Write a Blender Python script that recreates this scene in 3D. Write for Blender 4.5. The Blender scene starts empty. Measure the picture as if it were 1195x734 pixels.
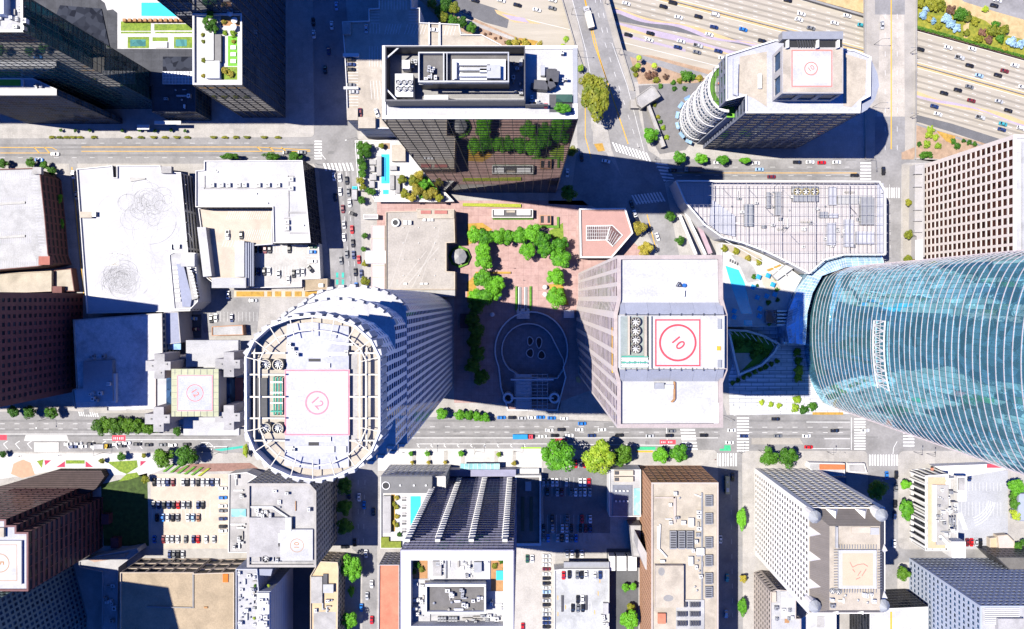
import bpy, bmesh, math, random
from mathutils import Vector, Matrix, Quaternion
from mathutils.geometry import tessellate_polygon
R = math.radians
SC = bpy.context.scene
COL = SC.collection
# ---------------------------------------------------------------- camera model
H = 410.0; FPX = 796.0; W0, H0 = 1195.0, 734.0
NAD = (611.0, 348.0)
CAMZ = Vector((0, 0, H))
_d = Vector((NAD[0]-W0/2, -(NAD[1]-H0/2), -FPX)).normalized()
QCAM = _d.rotation_difference(Vector((0, 0, -1)))
def P(px, py, h=0.0):
    """world point at height h that was measured at photo pixel (px,py)"""
    d = QCAM @ Vector((px-W0/2, -(py-H0/2), -FPX))
    return CAMZ + d*((h-H)/d.z)
def pp(pts, h=0.0): return [P(x, y, h) for x, y in pts]
def RECT(x0, y0, x1, y1): return [(x0, y0), (x1, y0), (x1, y1), (x0, y1)]
def ccw(p):
    a = sum(p[i][0]*p[(i+1) % len(p)][1]-p[(i+1) % len(p)][0]*p[i][1] for i in range(len(p)))
    p = [Vector((q[0], q[1])) for q in p]
    return p if a > 0 else p[::-1]
def inset(p, d):
    n = len(p); o = []
    for i in range(n):
        a, b, c = p[i-1], p[i], p[(i+1) % n]
        u = (b-a).normalized(); v = (c-b).normalized()
        n1 = Vector((-u.y, u.x)); n2 = Vector((-v.y, v.x))
        k = n1+n2
        if k.length < 1e-4: o.append(b+n1*d); continue
        k.normalize(); o.append(b+k*(d/max(.35, k.dot(n1))))
    return o
# ---------------------------------------------------------------- objects
ORG = {}
def tag(o, label=None, cat=None, group=None, kind=None):
    if label: o['label'] = label
    if cat: o['category'] = cat
    if group: o['group'] = group
    if kind: o['kind'] = kind
    return o
def thing(name, label, cat, loc, group=None):
    o = bpy.data.objects.new(name, None); COL.objects.link(o)
    o.location = loc; o.empty_display_size = 1; ORG[o.name] = Vector(loc)
    return tag(o, label, cat, group)
class MB:
    def __init__(s): s.v = []; s.f = []; s.m = []
    def face(s, pts, mi=0):
        b = len(s.v); s.v += [tuple(p) for p in pts]; s.f.append(tuple(range(b, b+len(pts)))); s.m.append(mi)
    def prism(s, p, z0, z1, mi=0, top=True, side=True, bottom=False, topmi=None):
        p = ccw(p); n = len(p)
        if side:
            for i in range(n):
                a, b = p[i], p[(i+1) % n]
                s.face([(a.x, a.y, z0), (b.x, b.y, z0), (b.x, b.y, z1), (a.x, a.y, z1)], mi)
        if top: s.face([(q.x, q.y, z1) for q in p], mi if topmi is None else topmi)
        if bottom: s.face([(q.x, q.y, z0) for q in p[::-1]], mi)
        return s
    def ring(s, po, pi, z0, z1, mi=0):
        n = len(po)
        for i in range(n):
            j = (i+1) % n; a, b, c, d = po[i], po[j], pi[j], pi[i]
            s.face([(a.x, a.y, z1), (b.x, b.y, z1), (c.x, c.y, z1), (d.x, d.y, z1)], mi)
            s.face([(d.x, d.y, z1), (c.x, c.y, z1), (c.x, c.y, z0), (d.x, d.y, z0)], mi)
            if z0 > -900: s.face([(a.x, a.y, z0), (b.x, b.y, z0), (b.x, b.y, z1), (a.x, a.y, z1)], mi)
        return s
    def box(s, c, dx, dy, z0, z1, rot=0, mi=0, topmi=None, bottom=False):
        ca, sa = math.cos(rot), math.sin(rot)
        q = [(c[0]+ca*x-sa*y, c[1]+sa*x+ca*y) for x, y in ((-dx/2, -dy/2), (dx/2, -dy/2), (dx/2, dy/2), (-dx/2, dy/2))]
        return s.prism(q, z0, z1, mi, topmi=topmi, bottom=bottom)
    def cyl(s, c, z0, z1, r, r2=None, n=12, mi=0, topmi=None):
        r2 = r if r2 is None else r2
        a = [(c[0]+r*math.cos(6.28319*i/n), c[1]+r*math.sin(6.28319*i/n), z0) for i in range(n)]
        b = [(c[0]+r2*math.cos(6.28319*i/n), c[1]+r2*math.sin(6.28319*i/n), z1) for i in range(n)]
        for i in range(n): s.face([a[i], a[(i+1) % n], b[(i+1) % n], b[i]], mi)
        s.face(b, mi if topmi is None else topmi); return s
    def annulus(s, c, z0, z1, r0, r1, n=24, mi=0):
        po = [Vector((c[0]+r1*math.cos(6.28319*i/n), c[1]+r1*math.sin(6.28319*i/n))) for i in range(n)]
        pi = [Vector((c[0]+r0*math.cos(6.28319*i/n), c[1]+r0*math.sin(6.28319*i/n))) for i in range(n)]
        return s.ring(po, pi, z0, z1, mi)
    def bar(s, p, q, w, h=None, mi=0):
        h = h or w; p = Vector(p); q = Vector(q); d = (q-p)
        if d.length < 1e-5: return s
        d.normalize(); up = Vector((0, 0, 1)) if abs(d.z) < .95 else Vector((1, 0, 0))
        u = d.cross(up).normalized()*w/2; v = u.cross(d).normalized()*h/2
        A = [p-u-v, p+u-v, p+u+v, p-u+v]; B = [q-u-v, q+u-v, q+u+v, q-u+v]
        for i in range(4): s.face([A[i], A[(i+1) % 4], B[(i+1) % 4], B[i]], mi)
        s.face(A[::-1], mi); s.face(B, mi); return s
    def strip(s, pts, w, z, mi=0):
        for a, b in zip(pts, pts[1:]):
            d = Vector((b[0]-a[0], b[1]-a[1])); L = d.length
            if L < 1e-4: continue
            n = Vector((-d.y, d.x))/L*w/2
            s.face([(a[0]-n.x, a[1]-n.y, z), (b[0]-n.x, b[1]-n.y, z), (b[0]+n.x, b[1]+n.y, z), (a[0]+n.x, a[1]+n.y, z)], mi)
        return s
    def build(s, name, mats, parent=None, label=None, kind=None, smooth=False):
        if not s.f: return None
        o0 = ORG.get(parent.name, Vector((0, 0, 0))) if parent else Vector((0, 0, 0))
        me = bpy.data.meshes.new(name)
        me.from_pydata([(x-o0.x, y-o0.y, z-o0.z) for x, y, z in s.v], [], s.f)
        for m in (mats if isinstance(mats, (list, tuple)) else [mats]): me.materials.append(m)
        me.polygons.foreach_set('material_index', s.m)
        if smooth: me.polygons.foreach_set('use_smooth', [True]*len(me.polygons))
        o = bpy.data.objects.new(name, me); COL.objects.link(o)
        if parent: o.parent = parent; ORG[o.name] = o0
        else: ORG[o.name] = Vector((0, 0, 0))
        tag(o, label=label, kind=kind); return o
def solo(mb, name, mats, label, cat, group=None, loc=None):
    """a thing that is one mesh"""
    o = mb.build(name, mats); return tag(o, label, cat, group)
def struct(mb, name, mats):
    return mb.build(name, mats, kind='structure')
KIDS = {}
def copy_tree(o):
    """a thing and its parts"""
    c = o.copy(); COL.objects.link(c)
    for ch in KIDS.get(o.as_pointer(), []):
        k = ch.copy(); COL.objects.link(k); k.parent = c
    return c
ORD = ['first', 'second', 'third', 'fourth', 'fifth', 'sixth', 'seventh', 'eighth', 'ninth', 'tenth', 'eleventh', 'twelfth', 'thirteenth', 'fourteenth', 'fifteenth', 'sixteenth', 'seventeenth', 'eighteenth', 'nineteenth', 'twentieth']
def ordinals(items, key, pos):
    """items -> list of (ordinal word or None when the only one)"""
    out = {}
    groups = {}
    for i, it in enumerate(items): groups.setdefault(key(it), []).append(i)
    for k, idx in groups.items():
        idx.sort(key=lambda i: pos(items[i]))
        for n, i in enumerate(idx):
            out[i] = None if len(idx) == 1 else (ORD[n] if n < len(idx)-1 or len(idx) == 2 else 'last')
            if len(idx) > 1 and n == 0: out[i] = 'first'
    return out
# ---------------------------------------------------------------- materials
_MATS = {}
def _nodes(name):
    m = bpy.data.materials.new(name); m.use_nodes = True
    nt = m.node_tree; b = nt.nodes['Principled BSDF']
    return m, nt, b
def rgb(c): return (c[0], c[1], c[2], 1)
def sc(c, k): return (min(1, c[0]*k), min(1, c[1]*k), min(1, c[2]*k))
def M(name, col, rough=.85, metal=0, spec=.3, var=.15, scale=.25, fine=.08, stretch=None, ang=0, col2=None, brick=None, bump=0, ior=1.45, stain=0):
    if name in _MATS: return _MATS[name]
    if max(col) > .34: col = sc(col, .76); col2 = sc(col2, .76) if col2 else None
    m, nt, b = _nodes(name); N = nt.nodes.new; L = nt.links.new
    tc = N('ShaderNodeTexCoord'); mp = N('ShaderNodeMapping'); L(tc.outputs['Object'], mp.inputs['Vector'])
    if stretch: mp.inputs['Scale'].default_value = stretch
    mp.inputs['Rotation'].default_value = (0, 0, ang)
    n1 = N('ShaderNodeTexNoise'); n1.inputs['Scale'].default_value = scale; n1.inputs['Detail'].default_value = 6; n1.inputs['Roughness'].default_value = .65
    L(mp.outputs['Vector'], n1.inputs['Vector'])
    cr = N('ShaderNodeValToRGB'); cr.color_ramp.elements[0].position = .3; cr.color_ramp.elements[1].position = .72
    cr.color_ramp.elements[0].color = rgb(sc(col, 1-var)); cr.color_ramp.elements[1].color = rgb(sc(col2, 1) if col2 else sc(col, 1+var))
    L(n1.outputs['Fac'], cr.inputs['Fac']); out = cr.outputs['Color']
    if fine:
        n2 = N('ShaderNodeTexNoise'); n2.inputs['Scale'].default_value = scale*14; n2.inputs['Detail'].default_value = 3
        L(mp.outputs['Vector'], n2.inputs['Vector'])
        mx = N('ShaderNodeMixRGB'); mx.blend_type = 'MULTIPLY'; mx.inputs['Fac'].default_value = 1
        c2 = N('ShaderNodeValToRGB'); c2.color_ramp.elements[0].position = .35; c2.color_ramp.elements[1].position = .65
        c2.color_ramp.elements[0].color = rgb((1-2*fine,)*3); c2.color_ramp.elements[1].color = (1, 1, 1, 1)
        L(n2.outputs['Fac'], c2.inputs['Fac']); L(out, mx.inputs['Color1']); L(c2.outputs['Color'], mx.inputs['Color2']); out = mx.outputs['Color']
    if stain:
        n3 = N('ShaderNodeTexNoise'); n3.inputs['Scale'].default_value = .09; n3.inputs['Detail'].default_value = 8; n3.inputs['Distortion'].default_value = .6
        L(tc.outputs['Object'], n3.inputs['Vector'])
        c3 = N('ShaderNodeValToRGB'); c3.color_ramp.elements[0].position = .36; c3.color_ramp.elements[1].position = .52
        c3.color_ramp.elements[0].color = rgb((1-stain,)*3); c3.color_ramp.elements[1].color = (1, 1, 1, 1)
        mx = N('ShaderNodeMixRGB'); mx.blend_type = 'MULTIPLY'; mx.inputs['Fac'].default_value = 1
        L(n3.outputs['Fac'], c3.inputs['Fac']); L(out, mx.inputs['Color1']); L(c3.outputs['Color'], mx.inputs['Color2']); out = mx.outputs['Color']
    if brick:
        w, h, mort, dark = brick
        bt = N('ShaderNodeTexBrick'); bt.inputs['Scale'].default_value = 1; bt.inputs['Brick Width'].default_value = w; bt.inputs['Row Height'].default_value = h
        bt.inputs['Mortar Size'].default_value = mort; bt.offset = 0 if dark > 1 else .5
        dk = dark % 1
        bt.inputs['Color1'].default_value = (1, 1, 1, 1); bt.inputs['Color2'].default_value = rgb((.9,)*3); bt.inputs['Mortar'].default_value = rgb((dk,)*3)
        L(tc.outputs['Object'], bt.inputs['Vector'])
        mx = N('ShaderNodeMixRGB'); mx.blend_type = 'MULTIPLY'; mx.inputs['Fac'].default_value = 1
        L(out, mx.inputs['Color1']); L(bt.outputs['Color'], mx.inputs['Color2']); out = mx.outputs['Color']
    L(out, b.inputs['Base Color'])
    b.inputs['Roughness'].default_value = rough; b.inputs['Metallic'].default_value = metal
    b.inputs['Specular IOR Level'].default_value = spec; b.inputs['IOR'].default_value = ior
    if bump:
        bp = N('ShaderNodeBump'); bp.inputs['Strength'].default_value = bump; bp.inputs['Distance'].default_value = .3
        L(n1.outputs['Fac'], bp.inputs['Height']); L(bp.outputs['Normal'], b.inputs['Normal'])
    _MATS[name] = m; return m
def WIN(name, col, k=.4, rough=.12):
    """small window panes: dark room behind, partial sky and street reflection"""
    if name in _MATS: return _MATS[name]
    m, nt, b = _nodes(name); N = nt.nodes.new; L = nt.links.new; nt.nodes.remove(b)
    d = N('ShaderNodeBsdfDiffuse'); g = N('ShaderNodeBsdfGlossy'); g.inputs['Roughness'].default_value = rough; fr = N('ShaderNodeFresnel'); fr.inputs['IOR'].default_value = 1.5
    ml = N('ShaderNodeMath'); ml.operation = 'MULTIPLY'; ml.inputs[1].default_value = k; L(fr.outputs[0], ml.inputs[0])
    tc = N('ShaderNodeTexCoord'); vo = N('ShaderNodeTexVoronoi'); vo.inputs['Scale'].default_value = .27; L(tc.outputs['Object'], vo.inputs['Vector'])
    sp = N('ShaderNodeSeparateColor'); L(vo.outputs['Color'], sp.inputs['Color']); mx = N('ShaderNodeMixRGB'); L(sp.outputs['Red'], mx.inputs['Fac'])
    mx.inputs['Color1'].default_value = rgb(sc(col, .5)); mx.inputs['Color2'].default_value = rgb(sc(col, 1.9)); L(mx.outputs['Color'], d.inputs['Color'])
    ms = N('ShaderNodeMixShader'); L(ml.outputs[0], ms.inputs[0]); L(d.outputs[0], ms.inputs[1]); L(g.outputs[0], ms.inputs[2]); L(ms.outputs[0], nt.nodes['Material Output'].inputs[0])
    _MATS[name] = m; return m
def GL(name, col, rough=.03, metal=0., ior=1.6, wav=.02, spec=.6, pan=None, panv=.3):
    """curtain wall / window glass: dark reflective, panes slightly out of plane, each pane its own tone"""
    if name in _MATS: return _MATS[name]
    m, nt, b = _nodes(name); N = nt.nodes.new; L = nt.links.new
    b.inputs['Roughness'].default_value = rough; b.inputs['Metallic'].default_value = metal
    b.inputs['IOR'].default_value = ior; b.inputs['Specular IOR Level'].default_value = spec
    tc = N('ShaderNodeTexCoord'); no = N('ShaderNodeTexNoise'); no.inputs['Scale'].default_value = .35; no.inputs['Detail'].default_value = 2
    L(tc.outputs['Object'], no.inputs['Vector'])
    bp = N('ShaderNodeBump'); bp.inputs['Strength'].default_value = wav; bp.inputs['Distance'].default_value = 1.
    L(no.outputs['Fac'], bp.inputs['Height']); L(bp.outputs['Normal'], b.inputs['Normal'])
    vo = N('ShaderNodeTexVoronoi'); vo.inputs['Scale'].default_value = .3
    L(tc.outputs['Object'], vo.inputs['Vector'])
    mx = N('ShaderNodeMixRGB'); mx.inputs['Color1'].default_value = rgb(sc(col, 1-panv)); mx.inputs['Color2'].default_value = rgb(sc(col, 1+panv))
    sp = N('ShaderNodeSeparateColor'); L(vo.outputs['Color'], sp.inputs['Color']); L(sp.outputs['Red'], mx.inputs['Fac'])
    L(mx.outputs['Color'], b.inputs['Base Color'])
    _MATS[name] = m; return m
def LEAF(name, dark, light, tr=.25):
    if name in _MATS: return _MATS[name]
    m, nt, b = _nodes(name); N = nt.nodes.new; L = nt.links.new
    tc = N('ShaderNodeTexCoord'); no = N('ShaderNodeTexNoise'); no.inputs['Scale'].default_value = .55; no.inputs['Detail'].default_value = 5
    L(tc.outputs['Object'], no.inputs['Vector'])
    oi = N('ShaderNodeObjectInfo'); ad = N('ShaderNodeMath'); ad.operation = 'MULTIPLY_ADD'; ad.inputs[1].default_value = .42; 
    L(oi.outputs['Random'], ad.inputs[0]); L(no.outputs['Fac'], ad.inputs[2])
    cr = N('ShaderNodeValToRGB'); cr.color_ramp.elements[0].position = .4; cr.color_ramp.elements[1].position = .85
    cr.color_ramp.elements[0].color = rgb(dark); cr.color_ramp.elements[1].color = rgb(light)
    L(ad.outputs[0], cr.inputs['Fac']); L(cr.outputs['Color'], b.inputs['Base Color'])
    b.inputs['Roughness'].default_value = .55; b.inputs['Specular IOR Level'].default_value = .25
    t = N('ShaderNodeBsdfTranslucent'); L(cr.outputs['Color'], t.inputs['Color'])
    ms = N('ShaderNodeMixShader'); ms.inputs[0].default_value = tr
    L(b.outputs[0], ms.inputs[1]); L(t.outputs[0], ms.inputs[2]); L(ms.outputs[0], nt.nodes['Material Output'].inputs[0])
    _MATS[name] = m; return m
asphalt = M('asphalt', (.195, .19, .188), var=.22, scale=.06, fine=.06, rough=.9, stain=.14)
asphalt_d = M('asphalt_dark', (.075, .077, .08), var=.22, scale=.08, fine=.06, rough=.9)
pave = M('pavement_concrete', (.40, .38, .355), var=.12, scale=.12, brick=(3, 3, .04, 1.82), stain=.12)
pave_w = M('pale_plaza', (.55, .54, .52), var=.1, scale=.12, brick=(4, 4, .05, 1.85))
pink = M('pink_paver', (.43, .27, .245), var=.15, scale=.3, brick=(4.5, 4.5, .14, 1.78), col2=(.5, .34, .31))
conc = M('concrete', (.38, .36, .33), var=.12, scale=.2, stain=.15)
conc_d = M('concrete_dark', (.2, .195, .19), var=.15, scale=.2)
fwy = M('freeway_concrete', (.36, .325, .265), var=.1, scale=.5, fine=.03, stretch=(.03, .4, 1), ang=R(14), col2=(.42, .38, .315))
fwy_y = M('freeway_peach', (.52, .38, .2), var=.12, scale=.2)
fwy_l = M('freeway_lilac', (.38, .32, .40), var=.12, scale=.2)
deckc = M('bridge_concrete', (.36, .335, .3), var=.12, scale=.15, stain=.15)
white_p = M('white_paint', (.72, .72, .71), var=.15, scale=1., fine=.1)
yell_p = M('yellow_paint', (.65, .36, .03), var=.12, scale=1.)
red_p = M('red_lane_paint', (.6, .06, .09), var=.2, scale=.6)
green_p = M('green_lane_paint', (.05, .42, .2), var=.2, scale=.6)
teal_p = M('teal_lane_paint', (.05, .4, .32), var=.2, scale=.6)
lime_p = M('lime_paint', (.3, .55, .05), var=.15, scale=.6)
pinkpad = M('pink_pad_paint', (.8, .22, .26), var=.15, scale=.5)
faded_r = M('faded_red_paint', (.7, .2, .16), var=.15, scale=.8)
redpad = M('red_pad_paint', (.72, .06, .08), var=.1, scale=.8)
brownpad = M('brown_pad_paint', (.4, .22, .1), var=.1, scale=.8)
roof_w = M('white_roof', (.43, .43, .435), var=.1, scale=.12, stain=.16, brick=(9, 3.2, .09, .93))
roof_ww = M('bright_white_roof', (.5, .5, .503), var=.06, scale=.12, stain=.12, brick=(12, 4, .08, .94))
roof_lil = M('lilac_white_roof', (.43, .44, .5), var=.1, scale=.1, stain=.1)
roof_be = M('beige_roof', (.43, .38, .31), var=.16, scale=.15, stain=.18)
roof_gr = M('grey_roof', (.38, .37, .36), var=.14, scale=.15, stain=.2)
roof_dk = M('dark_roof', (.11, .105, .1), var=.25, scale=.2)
roof_tan = M('tan_roof', (.36, .285, .19), var=.12, scale=.1, stain=.12)
roof_bl = M('mottled_grey_roof', (.72, .72, .72), var=.2, scale=.5, fine=.2, stain=.25)
sand = M('sand_deck', (.5, .43, .35), var=.08, scale=.2, stain=.12)
orange = M('orange_roof', (.55, .2, .12), var=.14, scale=.2, stain=.15)
brickor = M('orange_brick', (.45, .25, .15), var=.12, scale=.4)
brickbr = M('brown_brick', (.13, .06, .055), var=.2, scale=.4)
maroon = M('maroon_granite', (.10, .035, .04), var=.2, scale=.3, rough=.5)
whitew = M('white_wall', (.66, .65, .63), var=.08, scale=.2)
cream = M('cream_wall', (.5, .42, .33), var=.1, scale=.2)
pinkish = M('pinkish_stone', (.52, .44, .41), var=.08, scale=.2)
beigest = M('beige_stone', (.46, .40, .36), var=.08, scale=.2)
greyst = M('grey_stone', (.3, .29, .29), var=.1, scale=.2)
bluegr = M('blue_grey_panel', (.28, .3, .36), var=.08, scale=.2)
metal = M('grey_metal', (.42, .43, .44), rough=.45, metal=.5, var=.1, scale=.5)
metal_d = M('dark_metal', (.07, .07, .075), rough=.45, metal=.3, var=.2, scale=.5)
metal_w = M('white_metal', (.7, .7, .69), rough=.5, var=.05, scale=.5)
roofgrey = M('standing_seam_roof', (.12, .105, .095), rough=.6, var=.08, scale=.3, brick=(60, .9, .06, 1.7))
black = M('black_plastic', (.02, .02, .022), var=.2, scale=1, rough=.6)
wood = M('wood_deck', (.3, .16, .07), var=.2, scale=.6)
grass = M('lawn', (.09, .17, .02), var=.35, scale=.7, col2=(.2, .27, .03))
lime_g = M('artificial_turf', (.12, .32, .03), var=.12, scale=.6)
drygr = M('dry_grass', (.5, .36, .17), var=.25, scale=.3, col2=(.6, .45, .24))
dirt = M('bare_soil', (.36, .25, .17), var=.25, scale=.3)
ivy = M('ground_ivy', (.12, .18, .02), var=.4, scale=.5, col2=(.28, .25, .03))
water = M('pool_water', (.06, .52, .68), rough=.05, var=.12, scale=.2, spec=.5, bump=.03)
ornwall = M('ochre_planting', (.42, .25, .05), var=.3, scale=.5)
gl_dark = WIN('dark_glass', (.018, .02, .025))
gl_c1 = GL('bronze_black_glass', (.014, .01, .011), ior=1.7, wav=.006)
gl_wg = GL('teal_mirror_glass', (.17, .47, .58), metal=.75, wav=.035, ior=1.9, panv=.3)
gl_lob = GL('pale_blue_glass', (.3, .46, .6), metal=.4, wav=.04)
gl_blue = WIN('blue_window_glass', (.015, .035, .07))
gl_win = WIN('window_glass', (.018, .02, .026))
gl_red = WIN('bronze_window_glass', (.028, .011, .008), .2)
gl_pool = GL('canopy_glass', (.25, .5, .52), metal=.2)
GZ = .12
# ---------------------------------------------------------------- facades
def facade(WL, panes, A, B, z0, z1, pitch=3.5, floor=3.6, wf=.6, hf=.6, depth=.35, sill=None, mx=0, mz0=0, mz1=0):
    A = Vector((A[0], A[1])); B = Vector((B[0], B[1])); d = B-A; L = d.length; u = d/L; n = Vector((u.y, -u.x))
    def pt(s, z, k=0): return (A.x+u.x*s-n.x*k, A.y+u.y*s-n.y*k, z)
    if L < 1.2 or z1-z0 < 2:
        WL.face([pt(0, z0), pt(L, z0), pt(L, z1), pt(0, z1)]); return
    mx = min(mx, L*.2)
    nc = max(1, round((L-2*mx)/pitch)); nr = max(1, round((z1-z0-mz0-mz1)/floor))
    cw = (L-2*mx)/nc; ch = (z1-z0-mz0-mz1)/nr
    ww = cw*wf; wh = ch*hf; sl = (ch-wh)*.5 if sill is None else sill*ch
    mid = (A+B)/2; tn = max(.05, -n.dot(mid)/max(20, H-z1)) if n.dot(mid) < 0 else 1   # keep shallow reveals where the wall is seen steeply
    depth = min(depth, .18*wh*tn)
    zp = z0
    for j in range(nr):
        a = z0+mz0+j*ch+sl; b = a+wh
        WL.face([pt(0, zp), pt(L, zp), pt(L, a), pt(0, a)])
        zp = b; xp = 0
        for i in range(nc):
            x0 = mx+i*cw+(cw-ww)/2; x1 = x0+ww
            WL.face([pt(xp, a), pt(x0, a), pt(x0, b), pt(xp, b)]); xp = x1
            D = depth
            WL.face([pt(x0, a), pt(x1, a), pt(x1, a, D), pt(x0, a, D)])
            WL.face([pt(x0, b, D), pt(x1, b, D), pt(x1, b), pt(x0, b)])
            WL.face([pt(x0, a), pt(x0, a, D), pt(x0, b, D), pt(x0, b)])
            WL.face([pt(x1, a, D), pt(x1, a), pt(x1, b), pt(x1, b, D)])
            c = (A+u*(x0+x1)/2)
            panes.append(((b if n.dot(-c) > 0 else -1000+b), [pt(x0, a, D), pt(x1, a, D), pt(x1, b, D), pt(x0, b, D)]))
        WL.face([pt(xp, a), pt(L, a), pt(L, b), pt(xp, b)])
    WL.face([pt(0, zp), pt(L, zp), pt(L, z1), pt(0, z1)])
def put_panes(root, panes, gm, name='window', cap=100):
    panes.sort(key=lambda q: -q[0])
    for sco, q in panes[:cap]:
        MB_ = MB(); MB_.face(q); MB_.build(name, gm, root)
    if panes[cap:]:
        m = MB()
        for _, q in panes[cap:]: m.face(q)
        m.build(name, gm, root, kind='stuff')
def curtain(G, MU, A, B, z0, z1, pv=1.5, ph=3.8, wv=.12, wh=.25, dv=.15, dh=.15):
    A = Vector((A[0], A[1])); B = Vector((B[0], B[1])); d = B-A; L = d.length; u = d/L; n = Vector((u.y, -u.x))
    def pt(s, z, k=0): return (A.x+u.x*s+n.x*k, A.y+u.y*s+n.y*k, z)
    G.face([pt(0, z0), pt(L, z0), pt(L, z1), pt(0, z1)])
    if ph:
        k = max(1, round((z1-z0)/ph))
        for j in range(k+1):
            z = z0+(z1-z0)*j/k; a, b = z-wh/2, z+wh/2
            MU.face([pt(0, a, dh), pt(L, a, dh), pt(L, b, dh), pt(0, b, dh)])
            MU.face([pt(0, b, dh), pt(L, b, dh), pt(L, b), pt(0, b)])
            MU.face([pt(0, a), pt(L, a), pt(L, a, dh), pt(0, a, dh)])
    if pv:
        k = max(1, round(L/pv))
        for j in range(k+1):
            s = L*j/k; a, b = s-wv/2, s+wv/2
            MU.face([pt(a, z0, dv), pt(b, z0, dv), pt(b, z1, dv), pt(a, z1, dv)])
            MU.face([pt(a, z0), pt(a, z0, dv), pt(a, z1, dv), pt(a, z1)])
            MU.face([pt(b, z0, dv), pt(b, z0), pt(b, z1), pt(b, z1, dv)])
def bld(name, label, cat, roof, h, wm, rm, fac=None, par=.9, z0=GZ, at=None, gm=None, pw=.45, pm=None, cur=None, group=None, root=None, mulm=None):
    """building from its roof outline (photo pixels at height `at`, default the roof height)"""
    at = h if at is None else at
    p = ccw([tuple(q.xy) for q in pp(roof, at)]) if not isinstance(roof[0], Vector) else ccw(roof)
    c = sum(p, Vector((0, 0)))/len(p)
    if root is None: root = thing(name, label, cat, (c.x, c.y, z0), group)
    WL = MB(); panes = []; G = MB(); MU = MB(); n = len(p)
    for i in range(n):
        a, b = p[i], p[(i+1) % n]
        s = fac(i, a, b) if callable(fac) else fac
        cc = cur(i, a, b) if callable(cur) else cur
        if cc: curtain(G, MU, a, b, z0, h-.6, **cc); WL.face([(a.x, a.y, h-.6), (b.x, b.y, h-.6), (b.x, b.y, h), (a.x, a.y, h)])
        elif s: facade(WL, panes, a, b, z0, h, **s)
        else: WL.face([(a.x, a.y, z0), (b.x, b.y, z0), (b.x, b.y, h), (a.x, a.y, h)])
    WL.build('wall', wm, root)
    if G.f:
        g = G.build('glass_facade', gm or gl_dark, root); MU.build('mullion_grid', mulm or metal_d, g)
    if panes: put_panes(root, panes, gm or gl_win)
    if par > 0:
        q = inset(p, pw); k = MB()
        for i in range(n):
            j = (i+1) % n; a, b, c2, d = p[i], p[j], q[j], q[i]
            k.face([(a.x, a.y, h), (b.x, b.y, h), (c2.x, c2.y, h), (d.x, d.y, h)])
            k.face([(d.x, d.y, h), (c2.x, c2.y, h), (c2.x, c2.y, h-par), (d.x, d.y, h-par)])
        k.build('parapet', pm or wm, root)
        r = MB(); r.face([(v.x, v.y, h-par) for v in q]); r.build('roof', rm, root)
    else:
        r = MB(); r.face([(v.x, v.y, h) for v in p]); r.build('roof', rm, root)
    root['rz'] = h-par if par > 0 else h
    return root
def rb(root, name, rect, dz, mat, base=None, label=None, top=None, parent=None):
    """box on the roof given by the pixels of its top outline"""
    z = root['rz'] if base is None else base
    poly = RECT(*rect) if len(rect) == 4 and not isinstance(rect[0], tuple) else rect
    pts = [tuple(q.xy) for q in pp(poly, z+dz)]
    m = MB(); m.prism(pts, z-.02, z+dz, 0, topmi=1 if top else 0)
    return m.build(name, [mat, top] if top else [mat], parent or root, label)
def flat(root, name, poly, mat, dz=.03, base=None, label=None):
    z = (root['rz'] if base is None else base)+dz
    m = MB(); m.face([(q.x, q.y, z) for q in ccw([tuple(v.xy) for v in pp(poly, z)])])
    return m.build(name, mat, root, label)
def fan(root, x, y, r, dz=1.5, base=None, blades=6, ringm=None):
    z = (root['rz'] if base is None else base); c = P(x, y, z+dz); rr = (P(x+r, y, z+dz)-c).length
    m = MB(); m.annulus(c, z, z+dz, rr*.86, rr, 18); m.cyl(c, z, z+.25, rr*.9, n=18, mi=1)
    o = m.build('cooling_fan', [ringm or metal, black], root)
    b = MB(); b.cyl(c, z+.3, z+dz*.9, rr*.2, n=10)
    for i in range(blades):
        a = 6.28319*i/blades; u = Vector((math.cos(a), math.sin(a))); v = Vector((-u.y, u.x)); w = rr*.13
        p0 = c.xy+u*rr*.18; p1 = c.xy+u*rr*.84
        b.face([(p0-v*w*.6).to_tuple()+(z+dz*.66,), (p1-v*w).to_tuple()+(z+dz*.6,), (p1+v*w).to_tuple()+(z+dz*.78,), (p0+v*w*.6).to_tuple()+(z+dz*.74,)])
    b.build('fan_blades', metal_w, o); return o
def ac(root, x, y, w, l, dz=1.6, base=None, mat=None, fans=1):
    z = (root['rz'] if base is None else base); c = P(x, y, z+dz); sx = (P(x+1, y, z+dz)-c).length
    W, L = w*sx, l*sx; m = MB()
    m.box(c, W, L, z+.25, z+dz, mi=0)
    for s in (-1, 1): m.box((c.x+s*W*.35, c.y), .2, L*.9, z-.02, z+.25, mi=1)
    n = max(1, fans)
    for i in range(n):
        k = (i+.5)/n-.5; cc = (c.x+(k*W if W >= L else 0), c.y+(0 if W >= L else k*L)); r = min(max(W, L)/n, min(W, L))*.38
        m.annulus(cc, z+dz, z+dz+.14, r*.8, r, 12, 0); m.cyl(cc, z+dz-.01, z+dz+.03, r*.8, n=12, mi=1)
    m.box((c.x, c.y-L/2), W*.8, .06, z+.4, z+dz-.2, mi=1)
    return m.build('air_conditioner', [mat or metal_w, metal_d], root)
def pipe(root, pts, r=.25, dz=.6, mat=None, base=None, name='roof_duct'):
    z = (root['rz'] if base is None else base)+dz; m = MB(); q = pp(pts, z)
    for a, b in zip(q, q[1:]): m.bar(a, b, r*2)
    for a in q: m.box(a, r*1.2, r*1.2, z-dz-.02, z)
    return m.build(name, mat or metal, root)
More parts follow.
